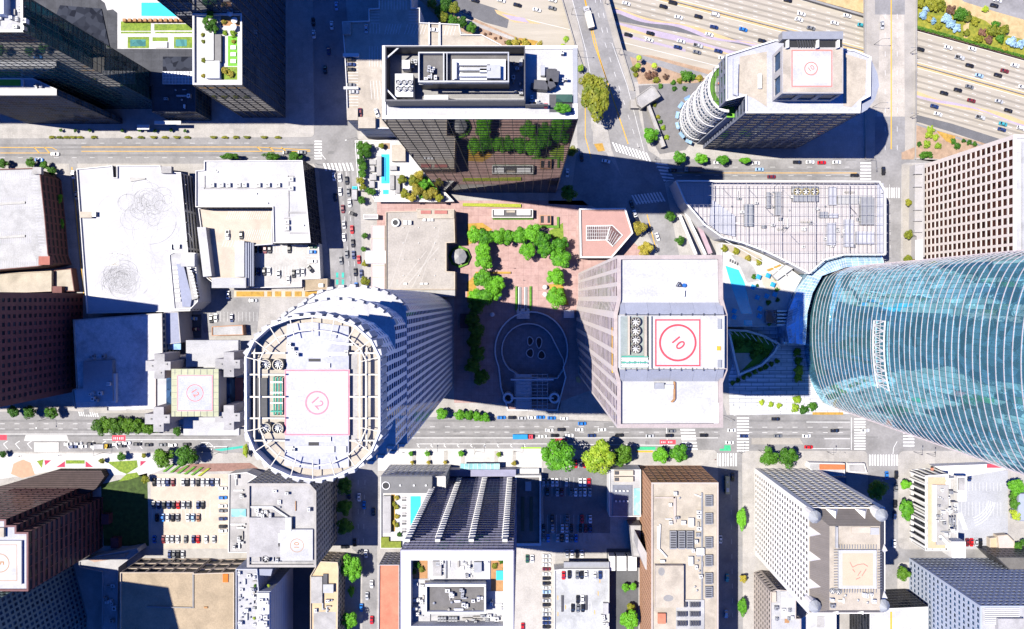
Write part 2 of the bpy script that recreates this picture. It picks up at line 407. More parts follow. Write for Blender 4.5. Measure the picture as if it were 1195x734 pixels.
def clutter(root, rect, n, seed=0, base=None, big=1.):
    rd = random.Random(seed); x0, y0, x1, y1 = rect
    for i in range(n):
        x, y = rd.uniform(x0, x1), rd.uniform(y0, y1); t = rd.random()
        if t < .5: ac(root, x, y, rd.uniform(2.5, 5)*big, rd.uniform(2.5, 5)*big, rd.uniform(1, 2.4), base, rd.choice([metal_w, metal, metal_w]), rd.choice([1, 2]))
        elif t < .75:
            z = (root['rz'] if base is None else base); c = P(x, y, z+1); m = MB(); m.cyl(c, z-.02, z+.7, .35, n=8); m.cyl(c, z+.7, z+1., .6, .2, n=8); m.build('roof_vent', metal, root)
        else:
            dx, dy = (rd.uniform(4, 12), 0) if rd.random() < .5 else (0, rd.uniform(4, 12))
            xa, ya = min(x1, x+dx), min(y1, y+dy); pipe(root, [(x, y), (xa, ya)], rd.uniform(.2, .5), .7, rd.choice([metal, metal_w, conc]), base)
def text_mesh(s, c, z, size, rot, mat, parent, name='helipad_number'):
    cu = bpy.data.curves.new('number', 'FONT'); cu.body = s; cu.size = size; cu.align_x = 'CENTER'; cu.align_y = 'CENTER'; cu.offset = size*.012
    ob = bpy.data.objects.new('number', cu); COL.objects.link(ob)
    dg = bpy.context.evaluated_depsgraph_get(); me = bpy.data.meshes.new_from_object(ob.evaluated_get(dg))
    COL.objects.unlink(ob); bpy.data.objects.remove(ob)
    me.transform(Matrix.Translation(Vector((c.x, c.y, z))-ORG.get(parent.name, Vector()))@Matrix.Rotation(rot, 4, 'Z'))
    me.materials.clear(); me.materials.append(mat); me.name = name
    o = bpy.data.objects.new(name, me); COL.objects.link(o); o.parent = parent; ORG[o.name] = ORG[parent.name]; return o
def helipad(root, rect, dz, padm, markm, num, cx, cy, r, rot, border=None, bw=.5, size=None, base=None, ringw=.6, bm=None):
    z = (root['rz'] if base is None else base); pad = rb(root, 'helipad', rect, dz, padm, base=base)
    zt = z+dz; m = MB()
    if border:
        q = ccw([tuple(v.xy) for v in pp(RECT(*border), zt)]); qi = inset(q, bw)
        for i in range(4):
            j = (i+1) % 4; m.face([(q[i].x, q[i].y, zt+.02), (q[j].x, q[j].y, zt+.02), (qi[j].x, qi[j].y, zt+.02), (qi[i].x, qi[i].y, zt+.02)])
    c = P(cx, cy, zt); rr = (P(cx+r, cy, zt)-c).length
    if r:
        n = 48
        for i in range(n):
            a, b = 6.283185*i/n, 6.283185*(i+1)/n
            f = lambda k, t: (c.x+k*math.cos(t), c.y+k*math.sin(t), zt+.03)
            m.face([f(rr-ringw, a), f(rr, a), f(rr, b), f(rr-ringw, b)])
    m.build('helipad_marking', bm or markm, pad)
    if num: text_mesh(num, c, zt+.035, size or rr*1.1, R(rot), markm, pad)
    return pad
def railing(root, poly, z, hgt=1.1, mat=None, step=2.5, closed=True, name='railing'):
    q = pp(poly, z); m = MB(); n = len(q)
    for i in range(n if closed else n-1):
        a, b = q[i], q[(i+1) % n]; up = Vector((0, 0, hgt))
        m.bar(a+up, b+up, .1); k = max(1, int((b-a).length/step))
        for j in range(k): m.bar(a.lerp(b, j/k), a.lerp(b, j/k)+up, .08)
    return m.build(name, mat or metal_w, root)
# ---------------------------------------------------------------- plants
def crown_mesh(seed, n=1500, rx=5, rz=4, leaf=.75, lobes=9, cz=None):
    rd = random.Random(seed); m = MB(); cz = rz*.95 if cz is None else cz
    lb = [(Vector((0, 0, cz)), .62)]
    for i in range(lobes):
        a = 6.283*i/lobes+rd.uniform(-.3, .3); k = rd.uniform(.38, .78)
        lb.append((Vector((math.cos(a)*rx*k, math.sin(a)*rx*k, cz+rd.uniform(-.35, .45)*rz)), rd.uniform(.22, .46)))
    for i in range(n):
        c, s = rd.choice(lb) if rd.random() > .25 else lb[0]
        d = Vector((rd.gauss(0, 1), rd.gauss(0, 1), rd.gauss(.25, 1))).normalized()
        q = c+Vector((d.x*rx*s, d.y*rx*s, d.z*rz*s))*rd.uniform(.72, 1.08)
        nn = (d+Vector((rd.uniform(-.6, .6), rd.uniform(-.6, .6), rd.uniform(0, .7)))).normalized()
        u = nn.orthogonal().normalized(); u = Quaternion(nn, rd.uniform(0, 6.28)) @ u; v = nn.cross(u); L = leaf*rd.uniform(.6, 1.25)
        m.face([q-u*L*.5-v*L*.2, q+u*L*.15-v*L*.5, q+u*L*.55+v*L*.1, q-u*L*.05+v*L*.5])
    return m
def trunk_mesh(seed, h=4, r=.28, rx=5, top=None):
    rd = random.Random(seed); m = MB(); top = top or h
    m.cyl((0, 0), -.1, h, r, r*.6, n=8)
    for i in range(5):
        a = 6.283*i/5+rd.uniform(-.3, .3); L = rx*.55
        p = Vector((0, 0, h*.75)); q = Vector((math.cos(a)*L*.5, math.sin(a)*L*.5, h*1.15)); s = Vector((math.cos(a)*L, math.sin(a)*L, h*1.35))
        m.bar(p, q, r*.8); m.bar(q, s, r*.5)
    return m
bark = M('bark', (.12, .08, .055), var=.3, scale=1.5)
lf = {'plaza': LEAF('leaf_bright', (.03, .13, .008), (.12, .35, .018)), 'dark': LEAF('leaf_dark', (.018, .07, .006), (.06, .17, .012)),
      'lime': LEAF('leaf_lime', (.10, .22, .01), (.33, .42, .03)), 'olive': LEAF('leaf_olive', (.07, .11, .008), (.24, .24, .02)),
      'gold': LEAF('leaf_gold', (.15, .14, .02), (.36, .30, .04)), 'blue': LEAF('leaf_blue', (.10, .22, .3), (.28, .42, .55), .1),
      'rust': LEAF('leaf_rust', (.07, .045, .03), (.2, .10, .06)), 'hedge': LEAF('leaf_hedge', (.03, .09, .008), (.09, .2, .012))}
PROTO = {}
def plant(kind, x, y, r, label, group=None, name='tree', cat='tree', h=GZ, sx=1., sy=1., trunk=True, vs=None, fh=1.):
    """tree or shrub with crown radius r photo pixels; label given by caller"""
    rd = random.Random(int(x*131+y*17)); var = rd.randrange(3); key = (kind, var, trunk)
    if key not in PROTO:
        if trunk:
            t = thing('tree', None, None, (0, 0, 0)); cm = crown_mesh(sum(map(ord, kind)) % 7+var*11+3, 3000, leaf=.62); 
            for i in range(len(cm.v)): cm.v[i] = (cm.v[i][0], cm.v[i][1], cm.v[i][2]+3.2)
            c_ = cm.build('crown', lf[kind], t); tr = trunk_mesh(var).build('trunk', bark, t); KIDS[t.as_pointer()] = [c_, tr]
        else:
            t = crown_mesh(var*7+2, 1100, rz=3.2, cz=2.2, leaf=.95).build('shrub', lf[kind])
        PROTO[key] = [t, False]
    t, used = PROTO[key]
    zc = h+ (7*r*.1*fh if trunk else 1.); c = P(x, y, zc); rr = (P(x+r, y, zc)-c).length; s = rr/4.6
    if not used: o = t; PROTO[key][1] = True; PROTO[key][0] = t
    else: o = copy_tree(t)
    o.name = name
    o.location = (c.x, c.y, h); o.scale = (s*sx, s*sy, s*fh if trunk else s*fh); o.rotation_euler = (0, 0, rd.uniform(0, 6.28) if sx == sy else 0)
    for k in ('group',):
        if k in o: del o[k]
    return tag(o, label, cat, group)
def palm(x, y, r, label, group, h=GZ):
    if 'palm' not in PROTO:
        rd = random.Random(5); t = thing('palm_tree', None, None, (0, 0, 0)); tr = MB(); tr.cyl((0, 0), -.1, 7, .25, .17, n=8)
        m = MB()
        for i in range(22):
            a = 6.283*i/22+rd.uniform(-.1, .1); e = rd.uniform(.1, .9); prev = None
            for j in range(6):
                s = j/5; rad = 2.6*s*math.cos(e*.6); z = 7+math.sin(e*1.6)*1.4*s-1.8*s*s
                w = .42*math.sin(math.pi*min(1, s*.85+.12)); u = Vector((math.cos(a), math.sin(a), 0)); v = Vector((-u.y, u.x, 0))
                q = (u*rad-v*w+Vector((0, 0, z-.1)), u*rad+Vector((0, 0, z)), u*rad+v*w+Vector((0, 0, z-.1)))
                if prev: m.face([prev[0], q[0], q[1], prev[1]]); m.face([prev[1], q[1], q[2], prev[2]])
                prev = q
        c_ = m.build('crown', lf['lime'], t); b_ = tr.build('trunk', bark, t); KIDS[t.as_pointer()] = [c_, b_]; PROTO['palm'] = [t, False]
    t, used = PROTO['palm']; o = copy_tree(t) if used else t; PROTO['palm'][1] = True
    c = P(x, y, h+7); s = (P(x+r, y, h+7)-c).length/2.4; o.location = (c.x, c.y, h); o.scale = (s, s, 1); o.rotation_euler = (0, 0, x); o.name = 'palm_tree'
    return tag(o, label, 'palm tree', group)
# ---------------------------------------------------------------- cars
PAINT = {'white': (.75, .75, .74), 'black': (.012, .012, .014), 'grey': (.12, .125, .13), 'silver': (.42, .43, .44), 'blue': (.02, .16, .5), 'navy': (.015, .03, .1),
         'red': (.5, .012, .015), 'maroon': (.12, .015, .02), 'teal': (.04, .3, .35), 'green': (.02, .07, .04), 'yellow': (.6, .4, .05), 'pale blue': (.3, .45, .65), 'brown': (.2, .1, .06)}
glass_c = GL('car_glass', (.012, .014, .018), ior=1.5, rough=.08, wav=0)
tyre = M('tyre_rubber', (.02, .02, .02), var=.1, scale=2)
def paint(c): return M('car_paint_'+c.replace(' ', '_'), PAINT[c], rough=.28, spec=.5, var=.02, scale=1, fine=0)
# body outline: x, half width, top height of the lower body ; then glasshouse
CARS = {'car': dict(st=[(-2.33, .70, .72), (-2.25, .82, .88), (-1.6, .89, .95), (-.2, .91, .93), (.9, .9, .92), (1.6, .88, .84), (2.15, .8, .72), (2.33, .62, .6)], gh=(-1.75, -1.05, .35, 1.15, 1.43)),
        'van': dict(st=[(-2.45, .8, .9), (-2.4, .93, 1.0), (-1.5, .96, 1.05), (0, .97, 1.03), (1.1, .96, 1.02), (1.8, .93, .95), (2.3, .86, .85), (2.45, .7, .7)], gh=(-2.38, -2.1, .45, 1.2, 1.75)),
        'pickup': dict(st=[(-2.75, .85, .95), (-2.7, .95, 1.02), (-.9, .97, 1.02), (.1, .97, 1.02), (1.2, .97, 1.02), (2., .94, .98), (2.55, .88, .9), (2.7, .7, .7)], gh=(-.75, -.5, .6, 1.2, 1.78))}
def make_car(kind, colour):
    d = CARS[kind]; st = d['st']; g0, g1, g2, g3, zt = d['gh']; t = thing(kind, None, None, (0, 0, 0)); b = MB(); zl = .28
    rings = [[(x, -w, zl), (x, w, zl), (x, w, z-.18), (x, w*.93, z), (x, -w*.93, z), (x, -w, z-.18)] for x, w, z in st]
    for p, q in zip(rings, rings[1:]):
        for i in range(6): b.face([p[i], p[(i+1) % 6], q[(i+1) % 6], q[i]][::-1])
    b.face(rings[0]); b.face(rings[-1][::-1])
    wb = st[3][1]*.9; wr = wb*.80; zb = st[3][2]-.03
    top = [(g1, -wr, zt), (g2, -wr, zt), (g2, wr, zt), (g1, wr, zt)]
    b.face(top); lo = [(g0, -wb, zb), (g3, -wb, zb), (g3, wb, zb), (g0, wb, zb)]
    for i in range(4):     # slim pillars
        a, c = Vector(lo[i]), Vector(top[i]); b.bar(a, c, .09)
    if kind == 'pickup': b.face([(-2.6, -.78, .75), (-.85, -.78, .75), (-.85, .78, .75), (-2.6, .78, .75)])
    for s in (-1, 1): b.box((g3-.15, s*(wb+.14)), .16, .2, zb, zb+.16)
    o = [b.build('body', paint(colour), t)]
    if kind == 'pickup':
        q = MB(); q.face([(-2.6, -.8, 1.025), (-.85, -.8, 1.025), (-.85, .8, 1.025), (-2.6, .8, 1.025)]); o.append(q.build('cargo_bed', black, t))
    for nm, i, j in (('windscreen', 1, 2), ('rear_window', 3, 0), ('side_window', 0, 1), ('side_window', 2, 3)):
        q = MB(); q.face([lo[i], lo[j], top[j], top[i]]); o.append(q.build(nm, glass_c, t))
    for x in (-1.42, 1.42):
        for s in (-1, 1):
            w = MB(); n = 10; y0 = s*(st[3][1]+.01); y1 = s*(st[3][1]-.2)
            A = [(x+.33*math.cos(6.2832*k/n), y0, .33+.33*math.sin(6.2832*k/n)) for k in range(n)]; B = [(p[0], y1, p[2]) for p in A]
            for k in range(n): w.face([A[k], A[(k+1) % n], B[(k+1) % n], B[k]])
            w.face(A); o.append(w.build('wheel', tyre, t))
    KIDS[t.as_pointer()] = o; return t
CARPOS = []
def cars(items, place, group, ang=None, z=0., sort='x', col='row'):
    """items: (x, y, colour[, kind[, (dx,dy) heading in photo]])"""
    its = [tuple(i)+('car',)*(len(i) < 4) for i in items]
    kd = lambda i: i[3] if i[3] in CARS else 'car'
    od = ordinals(its, lambda i: (i[2], kd(i)), (lambda i: i[0]) if sort == 'x' else (lambda i: i[1]))
    for n, it in enumerate(its):
        x, y, c = it[:3]; k = kd(it); hd = it[4] if len(it) > 4 else ang
        key = (k, c)
        used = key in PROTO
        if not used: PROTO[key] = make_car(k, c)
        o = copy_tree(PROTO[key]) if used else PROTO[key]
        zz = z(x, y) if callable(z) else z
        a, b = P(x, y, zz), P(x+hd[0], y+hd[1], zz); w = random.Random(int(x*7+y*3)).uniform(-.02, .02)
        o.location = (a.x, a.y, zz+.015); o.rotation_euler = (0, 0, math.atan2(b.y-a.y, b.x-a.x)+w); 
        o.scale = (1.08, 1.14, 1.0)
        kn = {'car': 'parked_car' if 'park' in group else 'car', 'van': 'van', 'pickup': 'pickup_truck'}[k]
        o.name = kn
        fr = 'from the left' if sort == 'x' else 'from the top'
        wd = {'car': 'car', 'van': 'van', 'pickup': 'pickup'}[k]
        tag(o, (f"only {c} {wd} {place}" if od[n] is None else f"{od[n]} {c} {wd} {fr} {place}" if od[n] != 'last' else f"last {c} {wd} counted {fr} {place}"), wd if wd != 'pickup' else 'pickup truck', group)
EXPO = 1.22
# ================================================================ ground, roads
FZ = -6.0
def ff(x): return .235*(x-600)+.00004*(x-600)**2
def tess_face(mb, loops, z, mi=0):
    L = [[Vector((p[0], p[1], 0)) for p in l] for l in loops]; flatv = [p for l in L for p in l]
    for t in tessellate_polygon(L):
        a, b, c = [flatv[i] for i in t]
        if (b.x-a.x)*(c.y-a.y)-(b.y-a.y)*(c.x-a.x) < 0: b, c = c, b
        mb.face([(q.x, q.y, z) for q in (a, b, c)], mi)
def sheet(name, poly, mat, z, ground=0., holes=()):
    m = MB(); tess_face(m, [[q.xy for q in pp(poly, ground)]]+[[q.xy for q in pp(h, ground)] for h in holes], z); return struct(m, name, mat)
earth = M('earth', (.2, .18, .15), var=.3, scale=.02)
m = MB(); m.face([(-4000, -4000, -20), (4000, -4000, -20), (4000, 4000, -20), (-4000, 4000, -20)]); struct(m, 'ground', earth)
# freeway trench floor
m = MB(); q = [v.xy for v in pp([(-900, -900), (2400, -900), (2400, 620), (1300, 300), (-900, 60)], FZ)]; m.face([(v.x, v.y, FZ-.02) for v in ccw(q)]); struct(m, 'trench_floor', dirt)
def fband(c0, c1, x0, x1, n=40, z=FZ, mb=None, mi=0):
    mb = mb or MB(); 
    for i in range(n):
        a = x0+(x1-x0)*i/n; b = x0+(x1-x0)*(i+1)/n
        k = lambda x, c: P(x, ff(x)+c, FZ)
        p = [k(a, c0(a) if callable(c0) else c0), k(b, c0(b) if callable(c0) else c0), k(b, c1(b) if callable(c1) else c1), k(a, c1(a) if callable(c1) else c1)]
        mb.face([(v.x, v.y, z) for v in ccw([w.xy for w in p])], mi)
    return mb
struct(fband(-84, lambda x: 26+max(0, 24-abs(x-640)*.2), 380, 1900), 'freeway', fwy)
struct(fband(-46.5, -40.5, 380, 1900, z=FZ+.004), 'freeway_shoulder', fwy_y)
m = MB()
k = [P(x, ff(x)-43.3, FZ) for x in range(400, 1800, 40)]
for a, b in zip(k, k[1:]): m.bar(a+Vector((0, 0, .45)), b+Vector((0, 0, .45)), .6, .9)
solo(m, 'median_barrier', conc_d, 'long grey concrete barrier along the middle of the freeway', 'barrier')
# lane lines
m = MB()
for c in (-77, -70, -63, -56, -50, -35, -28, -21):
    x = 420
    while x < 1500:
        fband(c-.18, c+.18, x, x+5, 1, FZ+.006, m); x += 17
for c in (-8, -1, 6):
    x = 700
    while x < 1500:
        fband(c-.18, c+.18, x, x+5, 1, FZ+.006, m); x += 17
for c in (-83, -47, -40, 19): fband(c-.2, c+.2, 420, 1500, 60, FZ+.006, m)
struct(m, 'lane_marking', white_p)
oil = M('worn_lane', (.2, .18, .15), var=.1, scale=.5, stretch=(.03, .4, 1), ang=R(14), fine=.03)
m = MB()
for c in (-73.5, -66.5, -59.5, -53, -31.5, -24.5, -17.5, -4, 3, 10):
    for d in (0,): fband(c+d-1.2, c+d+1.2, 420 if c < -15 else 690, 1500, 60, FZ+.0025, m)
struct(m, 'worn_lane', oil)
# painted gores
def wav(c, amp, lam, ph): return lambda x: c+amp*math.sin(x/lam+ph)
struct(fband(wav(-17, 2.2, 13, 0), wav(-12.5, 2.2, 13, .6), 716, 905, 60, FZ+.019), 'painted_gore', fwy_l)
struct(fband(wav(-18.5, 2.0, 17, 1), wav(-16, 2.2, 13, 0), 716, 905, 60, FZ+.023), 'painted_gore', fwy_y)
struct(fband(wav(-4, .8, 19, 1), wav(1, 1.5, 17, .3), 722, 900, 60, FZ+.011), 'painted_gore', fwy_l)
struct(fband(wav(-1, 1., 17, .3), wav(2.5, 2., 23, 1), 722, 900, 60, FZ+.007), 'painted_gore', fwy_y)
struct(fband(wav(-12.5, 2.4, 19, 0), wav(-7.5, 2.4, 19, .3), 1060, 1330, 60, FZ+.008), 'painted_gore', fwy_y)
struct(fband(wav(-10.5, 2.2, 19, 1.6), wav(-8, 2.6, 19, 1.3), 1060, 1330, 60, FZ+.010), 'painted_gore', fwy_l)
struct(fband(9, 12, 725, 800, 20, FZ+.008), 'painted_gore', fwy_l)
sheet('painted_gore', [(577, 11), (601, 18), (632, 28), (600, 26), (580, 16)], fwy_y, FZ+.024, FZ)
sheet('painted_gore', [(585, 16), (612, 21), (618, 27), (596, 23)], fwy_l, FZ+.03, FZ)
# dark asphalt ramps
ramp = M('ramp_asphalt', (.10, .1, .105), var=.15, scale=.15)
sheet('ramp', [(680, 6), (718, 15.5), (800, 33), (845, 42.5), (884, 52), (905, 62), (878, 55), (800, 39), (718, 24), (684, 15)], ramp, FZ+.014, FZ)
sheet('ramp', [(495, -9), (545, -1), (579, 10), (594, 22), (592, 33), (565, 26), (538, 14), (512, 0)], ramp, FZ+.012, FZ)
sheet('ramp', [(1050, 128), (1068, 133.5), (1110, 144), (1160, 160), (1300, 205), (1300, 215), (1148, 167), (1110, 154), (1068, 141.5), (1050, 136)], ramp, FZ+.014, FZ)
# planted bank beyond the freeway
bank = [(1060, -60), (1500, -60), (1500, 165), (1195, 67), (1128, 47), (1069, 31)]
m = MB(); q = ccw([v.xy for v in pp(bank, FZ)]); m.prism(q, FZ, FZ+.5); struct(m, 'planted_bank', ivy)
sheet('dry_slope', [(1095, -20), (1195, -20), (1400, 20), (1400, 100), (1195, 46), (1170, 40), (1150, 24), (1128, 16), (1105, 8)], drygr, FZ+.51, FZ+.5)
sheet('ramp', [(1098, -20), (1350, -30), (1350, 70), (1195, 23), (1160, 13), (1125, 2)], asphalt, FZ+.52, FZ+.5)
sheet('footpath', [(1124, 30), (1127, 28), (1134, 12), (1137, 13), (1131, 28), (1129, 44), (1125, 44)], drygr, FZ+.515, FZ+.5)
sheet('dry_slope', [(905, -40), (1010, -40), (1010, 16), (985, 9), (945, -2)], drygr, FZ+.5, FZ+.5)
m = MB(); k = [P(x, y, FZ+1) for x, y in ((900, -12), (943, 0), (1009, 19))]
for a, b in zip(k, k[1:]): m.bar(a, b, 1.2, 2.4)
solo(m, 'retaining_wall', conc_d, 'grey retaining wall under the dry slope beside the straight bridge', 'wall')
# ---- street level
EDGE = [(-900, -500), (380, -60), (500, -8), (540, 22), (600, 46), (665, 64), (727, 58), (824, 86), (930, 104), (1010, 125), (1068, 143), (1146, 169), (1300, 216), (2400, 560)]
CITY = EDGE+[(2400, 2500), (-1500, 2500), (-1500, -500)]
COURT = [(620+42*math.cos(a), 408-44*math.sin(a)) for a in [R(k) for k in range(-28, 215, 9)]]
COURT += [(585, 452), (593, 478), (650, 478), (660, 440)]
m = MB(); q = [v.xy for v in pp(CITY)]; tess_face(m, [q, [v.xy for v in pp(COURT)]], 0); struct(m, 'street', asphalt)
m = MB(); k = pp(EDGE)
for a, b in zip(k, k[1:]): m.face([(a.x, a.y, -19.9), (b.x, b.y, -19.9), (b.x, b.y, 0), (a.x, a.y, 0)])
solo(m, 'retaining_wall', conc, 'pale retaining wall holding the street level above the freeway', 'wall')
def block(poly, mat=pave, holes=(), name='pavement'):
    m = MB(); q = ccw([v.xy for v in pp(poly)]); m.prism(q, 0, GZ, top=False)
    tess_face(m, [q]+[[v.xy for v in pp(h)] for h in holes], GZ); return struct(m, name, mat)
def corner(pts, i, r=6):  # round one corner
    a, b, c = [Vector(pts[k % len(pts)]) for k in (i-1, i, i+1)]; u = (a-b).normalized()*r; v = (c-b).normalized()*r
    return [tuple(b+u*(1-t)**2+v*t**2) for t in (0, .25, .5, .75, 1)]
def rounded(pts, idx, r=6):
    o = []
    for i, p in enumerate(pts): o += corner(pts, i, r) if i in idx else [p]
    return o
block(rounded([(-300, -200), (362, -200), (367, 160), (-300, 163)], (2,)))
block(rounded([(400, -40), (505, -8), (545, 22), (600, 44), (664, 62), (670, 100), (690, 132), (713, 172), (735, 232), (775, 310), (800, 400), (836, 484), (530, 486), (440, 488), (424, 345), (418, 165)], (13,)), holes=[COURT])
block([(740, 96), (820, 88), (930, 107), (1009, 128), (1009, 186), (772, 186), (757, 176), (747, 140)])
block(rounded([(775, 211), (1016, 211), (1019, 300), (1020, 484), (848, 484), (820, 390), (792, 295)], (0, 1)))
block(rounded([(1052, 190), (1500, 190), (1500, 484), (1058, 484), (1051, 300)], (0,)))
block([(1069, 146), (1146, 172), (1300, 218), (1300, 176), (1200, 188), (1069, 186)])
block(rounded([(-300, 191), (366, 191), (372, 200), (388, 345), (392, 482), (114, 482), (80, 479), (-300, 486)], ()))
block(rounded([(-300, 527), (230, 527), (290, 529), (392, 530), (409, 535), (411, 640), (423, 650), (424, 1000), (-300, 1000)], (4,)))
block(rounded([(441, 525), (837, 525), (838, 560), (843, 1000), (438, 1000)], (0, 1)))
block(rounded([(866, 526), (1012, 526), (1013, 545), (1012, 1000), (868, 1000)], (0, 1)))
block(rounded([(1048, 526), (1500, 526), (1500, 641), (1048, 641)], (0, 3), 9))
block(rounded([(1047, 656), (1500, 656), (1500, 1000), (1047, 1000)], (0,)))
Z = GZ+.004
# overlays
sheet('alley', [(80, 188), (90, 188), (103, 346), (104, 484), (98, 484), (96, 345), (88, 260)], asphalt, Z)
sheet('driveway', [(672, 112), (689, 120), (690, 150), (706, 176), (722, 200), (748, 250), (738, 262), (690, 240), (640, 238), (640, 225), (668, 215), (674, 170)], asphalt, Z)
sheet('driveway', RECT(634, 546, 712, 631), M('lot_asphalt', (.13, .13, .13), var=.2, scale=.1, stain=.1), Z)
sheet('driveway', RECT(634, 622, 740, 640), conc, Z+.004)
sheet('car_park', RECT(598, 640, 648, 760), M('lot_beige', (.33, .31, .28), var=.12, scale=.1, stain=.1), Z)
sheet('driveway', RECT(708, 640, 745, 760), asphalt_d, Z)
sheet('car_park', RECT(176, 553, 266, 641), sand, Z)
sheet('driveway', RECT(176, 640, 290, 656), conc, Z+.004)
sheet('car_park', [(236, 336), (305, 340), (300, 388), (238, 388), (228, 350)], asphalt, Z)
sheet('driveway', RECT(1052, 640, 1300, 656), asphalt, Z-.1)
sheet('car_park', RECT(1112, 549, 1176, 640), M('lot_pale', (.38, .39, .415), var=.06, scale=.1, stain=.08), Z)
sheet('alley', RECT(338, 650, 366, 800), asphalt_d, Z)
# centre plaza
sheet('plaza_paving', [(440, 234), (680, 234), (760, 300), (755, 330), (690, 360), (690, 470), (530, 470), (530, 345), (440, 345)], pink, Z, holes=[COURT])
sheet('plaza_paving', [(530, 470), (592, 470), (592, 480), (652, 480), (655, 468), (690, 455), (722, 492), (530, 484)], pave, Z+.001)
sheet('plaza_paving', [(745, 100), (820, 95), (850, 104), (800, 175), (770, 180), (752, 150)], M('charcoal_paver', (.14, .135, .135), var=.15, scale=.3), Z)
wgp = M('paver_light_stripes', (.3, .31, .33), var=.3, scale=.35, stretch=(.06, 2., 1), ang=R(-22), col2=(.8, .81, .83), brick=(7, 2.4, .25, .55))  # pale angled bands are reflected tower light painted into the paving colour
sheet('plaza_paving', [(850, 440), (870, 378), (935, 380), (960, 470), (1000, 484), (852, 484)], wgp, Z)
sheet('plaza_paving', RECT(441, 523.5, 632, 549), pave_w, Z)
for x in (481, 499, 518, 538, 577, 598): sheet('paving_band', RECT(x, 526, x+4.5, 549), pave, Z+.004)
sheet('plaza_paving', [(-20, 529), (180, 529), (196, 545), (170, 556), (60, 550), (-20, 562)], pave_w, Z)
sheet('plaza_paving', [(13, 553), (16, 541), (27, 536), (36, 540), (41, 554), (26, 558)], M('salmon_paver', (.5, .3, .2), var=.1, scale=.4), Z+.004)
sheet('plaza_paving', [(222, 541), (292, 540), (305, 549), (200, 551)], M('brown_paver', (.19, .11, .09), var=.25, scale=.6), Z+.004)
# sunken court
cq = [v.xy for v in pp(COURT)]
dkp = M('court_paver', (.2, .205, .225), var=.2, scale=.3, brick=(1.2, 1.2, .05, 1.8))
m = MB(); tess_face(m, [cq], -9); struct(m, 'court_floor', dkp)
m = MB(); ci = inset(ccw(cq), .3); c2 = ccw(cq)
for i in range(len(c2)):
    a, b = c2[i], c2[(i+1) % len(c2)]; m.face([(b.x, b.y, -9), (a.x, a.y, -9), (a.x, a.y, GZ), (b.x, b.y, GZ)])
m.ring(inset(c2, -.5), ci, GZ, 1.1, 1)
solo(m, 'court_wall', [conc_d, white_p], 'white topped curved wall round the sunken dark court', 'wall')
mid = [(617+31*math.cos(R(k)), 409-31*math.sin(R(k))) for k in range(20, 236, 12)]+[(607, 438), (630, 441), (650, 441), (658, 430), (657, 420)]
m = MB(); a_ = ccw([v.xy for v in pp(mid, -4)]); m.ring(inset(a_, -.6), inset(a_, .1), -9, -3.6); solo(m, 'balcony_rim', metal_w, 'inner rim of the lower walkway inside the sunken court', 'railing')
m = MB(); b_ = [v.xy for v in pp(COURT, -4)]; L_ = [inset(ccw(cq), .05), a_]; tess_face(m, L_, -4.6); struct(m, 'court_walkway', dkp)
for n_, (x, y, rx, ry) in enumerate(((618, 398, 4, 5), (629, 400, 4, 6.5), (619.5, 412, 5, 5), (632, 414, 5, 5))):
    po = [(x+rx*math.cos(R(k))*(.8+.25*math.cos(R(k+n_*90))), y+ry*math.sin(R(k))) for k in range(0, 360, 30)]
    m = MB(); a_ = ccw([v.xy for v in pp(po, -8)]); m.ring(inset(a_, -.3), inset(a_, .2), -9, -8, 0); m.face([(v.x, v.y, -8.3) for v in a_], 1)
    solo(m, 'planter', [metal_w, black], ['upper left', 'upper right', 'lower left', 'lower right'][n_]+' of four leaf shaped planters in the sunken court', 'planter', 'leaf shaped planters in the sunken court')
t = thing('pergola', 'blue slatted pergola over the street end of the sunken court', 'pergola', P(620, 457, 0))
m = MB(); m.prism([v.xy for v in pp(RECT(602, 437, 620, 478), 5)], 4.8, 5); m.build('canopy', metal, t)
m = MB()
for i in range(11): m.bar(P(601, 437+i*4, 5.2), P(639, 437+i*4, 5.2), .3)
for x in (601, 620, 627, 633, 639): m.bar(P(x, 436, 5.5), P(x, 478, 5.5), .3)
m.build('slat_frame', metal, t)
for y in (443, 464.5):
    m = MB(); m.bar(P(596, y, 6.3), P(646, y, 6.3), .9); m.build('beam', metal_w, t)
for x in (593, 647): m = MB(); m.annulus(P(x, 464.5, 6), -9 if x < 0 else 0, 6.6, 2, 3.2, 20); m.build('column', metal_w, t)
# ---- bridges
def bridge(name, label, left, right, th=1.5):
    t = thing(name, label, 'bridge', P(*left[0], 0)); m = MB(); a = pp(left, .02); b = pp(right, .02)
    for i in range(len(a)-1): m.prism([a[i].xy, a[i+1].xy, b[i+1].xy, b[i].xy], -th, .02, bottom=True)
    m.build('deck', deckc, t)
    for s in (a, b):
        m = MB()
        for p, q in zip(s, s[1:]): m.bar(p+Vector((0, 0, .55)), q+Vector((0, 0, .55)), .35, 1.1)
        m.build('railing', conc, t)
    for k in (.3, .62):
        i = 0; p = a[0].lerp(a[-1], k); q = b[0].lerp(b[-1], k); m = MB(); m.bar(p.lerp(q, .06)+Vector((0, 0, -5)), p.lerp(q, .94)+Vector((0, 0, -5)), 1.2, 7); m.build('pier', conc, t)
    return t
bridge('bridge', 'slanted road bridge carrying a white box truck over the freeway', [(640, -70), (656, 0), (671, 52), (689, 104)], [(689, -70), (710, 0), (724, 52), (740, 106)])
bridge('bridge', 'straight wide concrete bridge over the freeway right of the round tower', [(1009, -70), (1009, 0), (1009.5, 186)], [(1070, -70), (1069, 0), (1067.5, 186)])
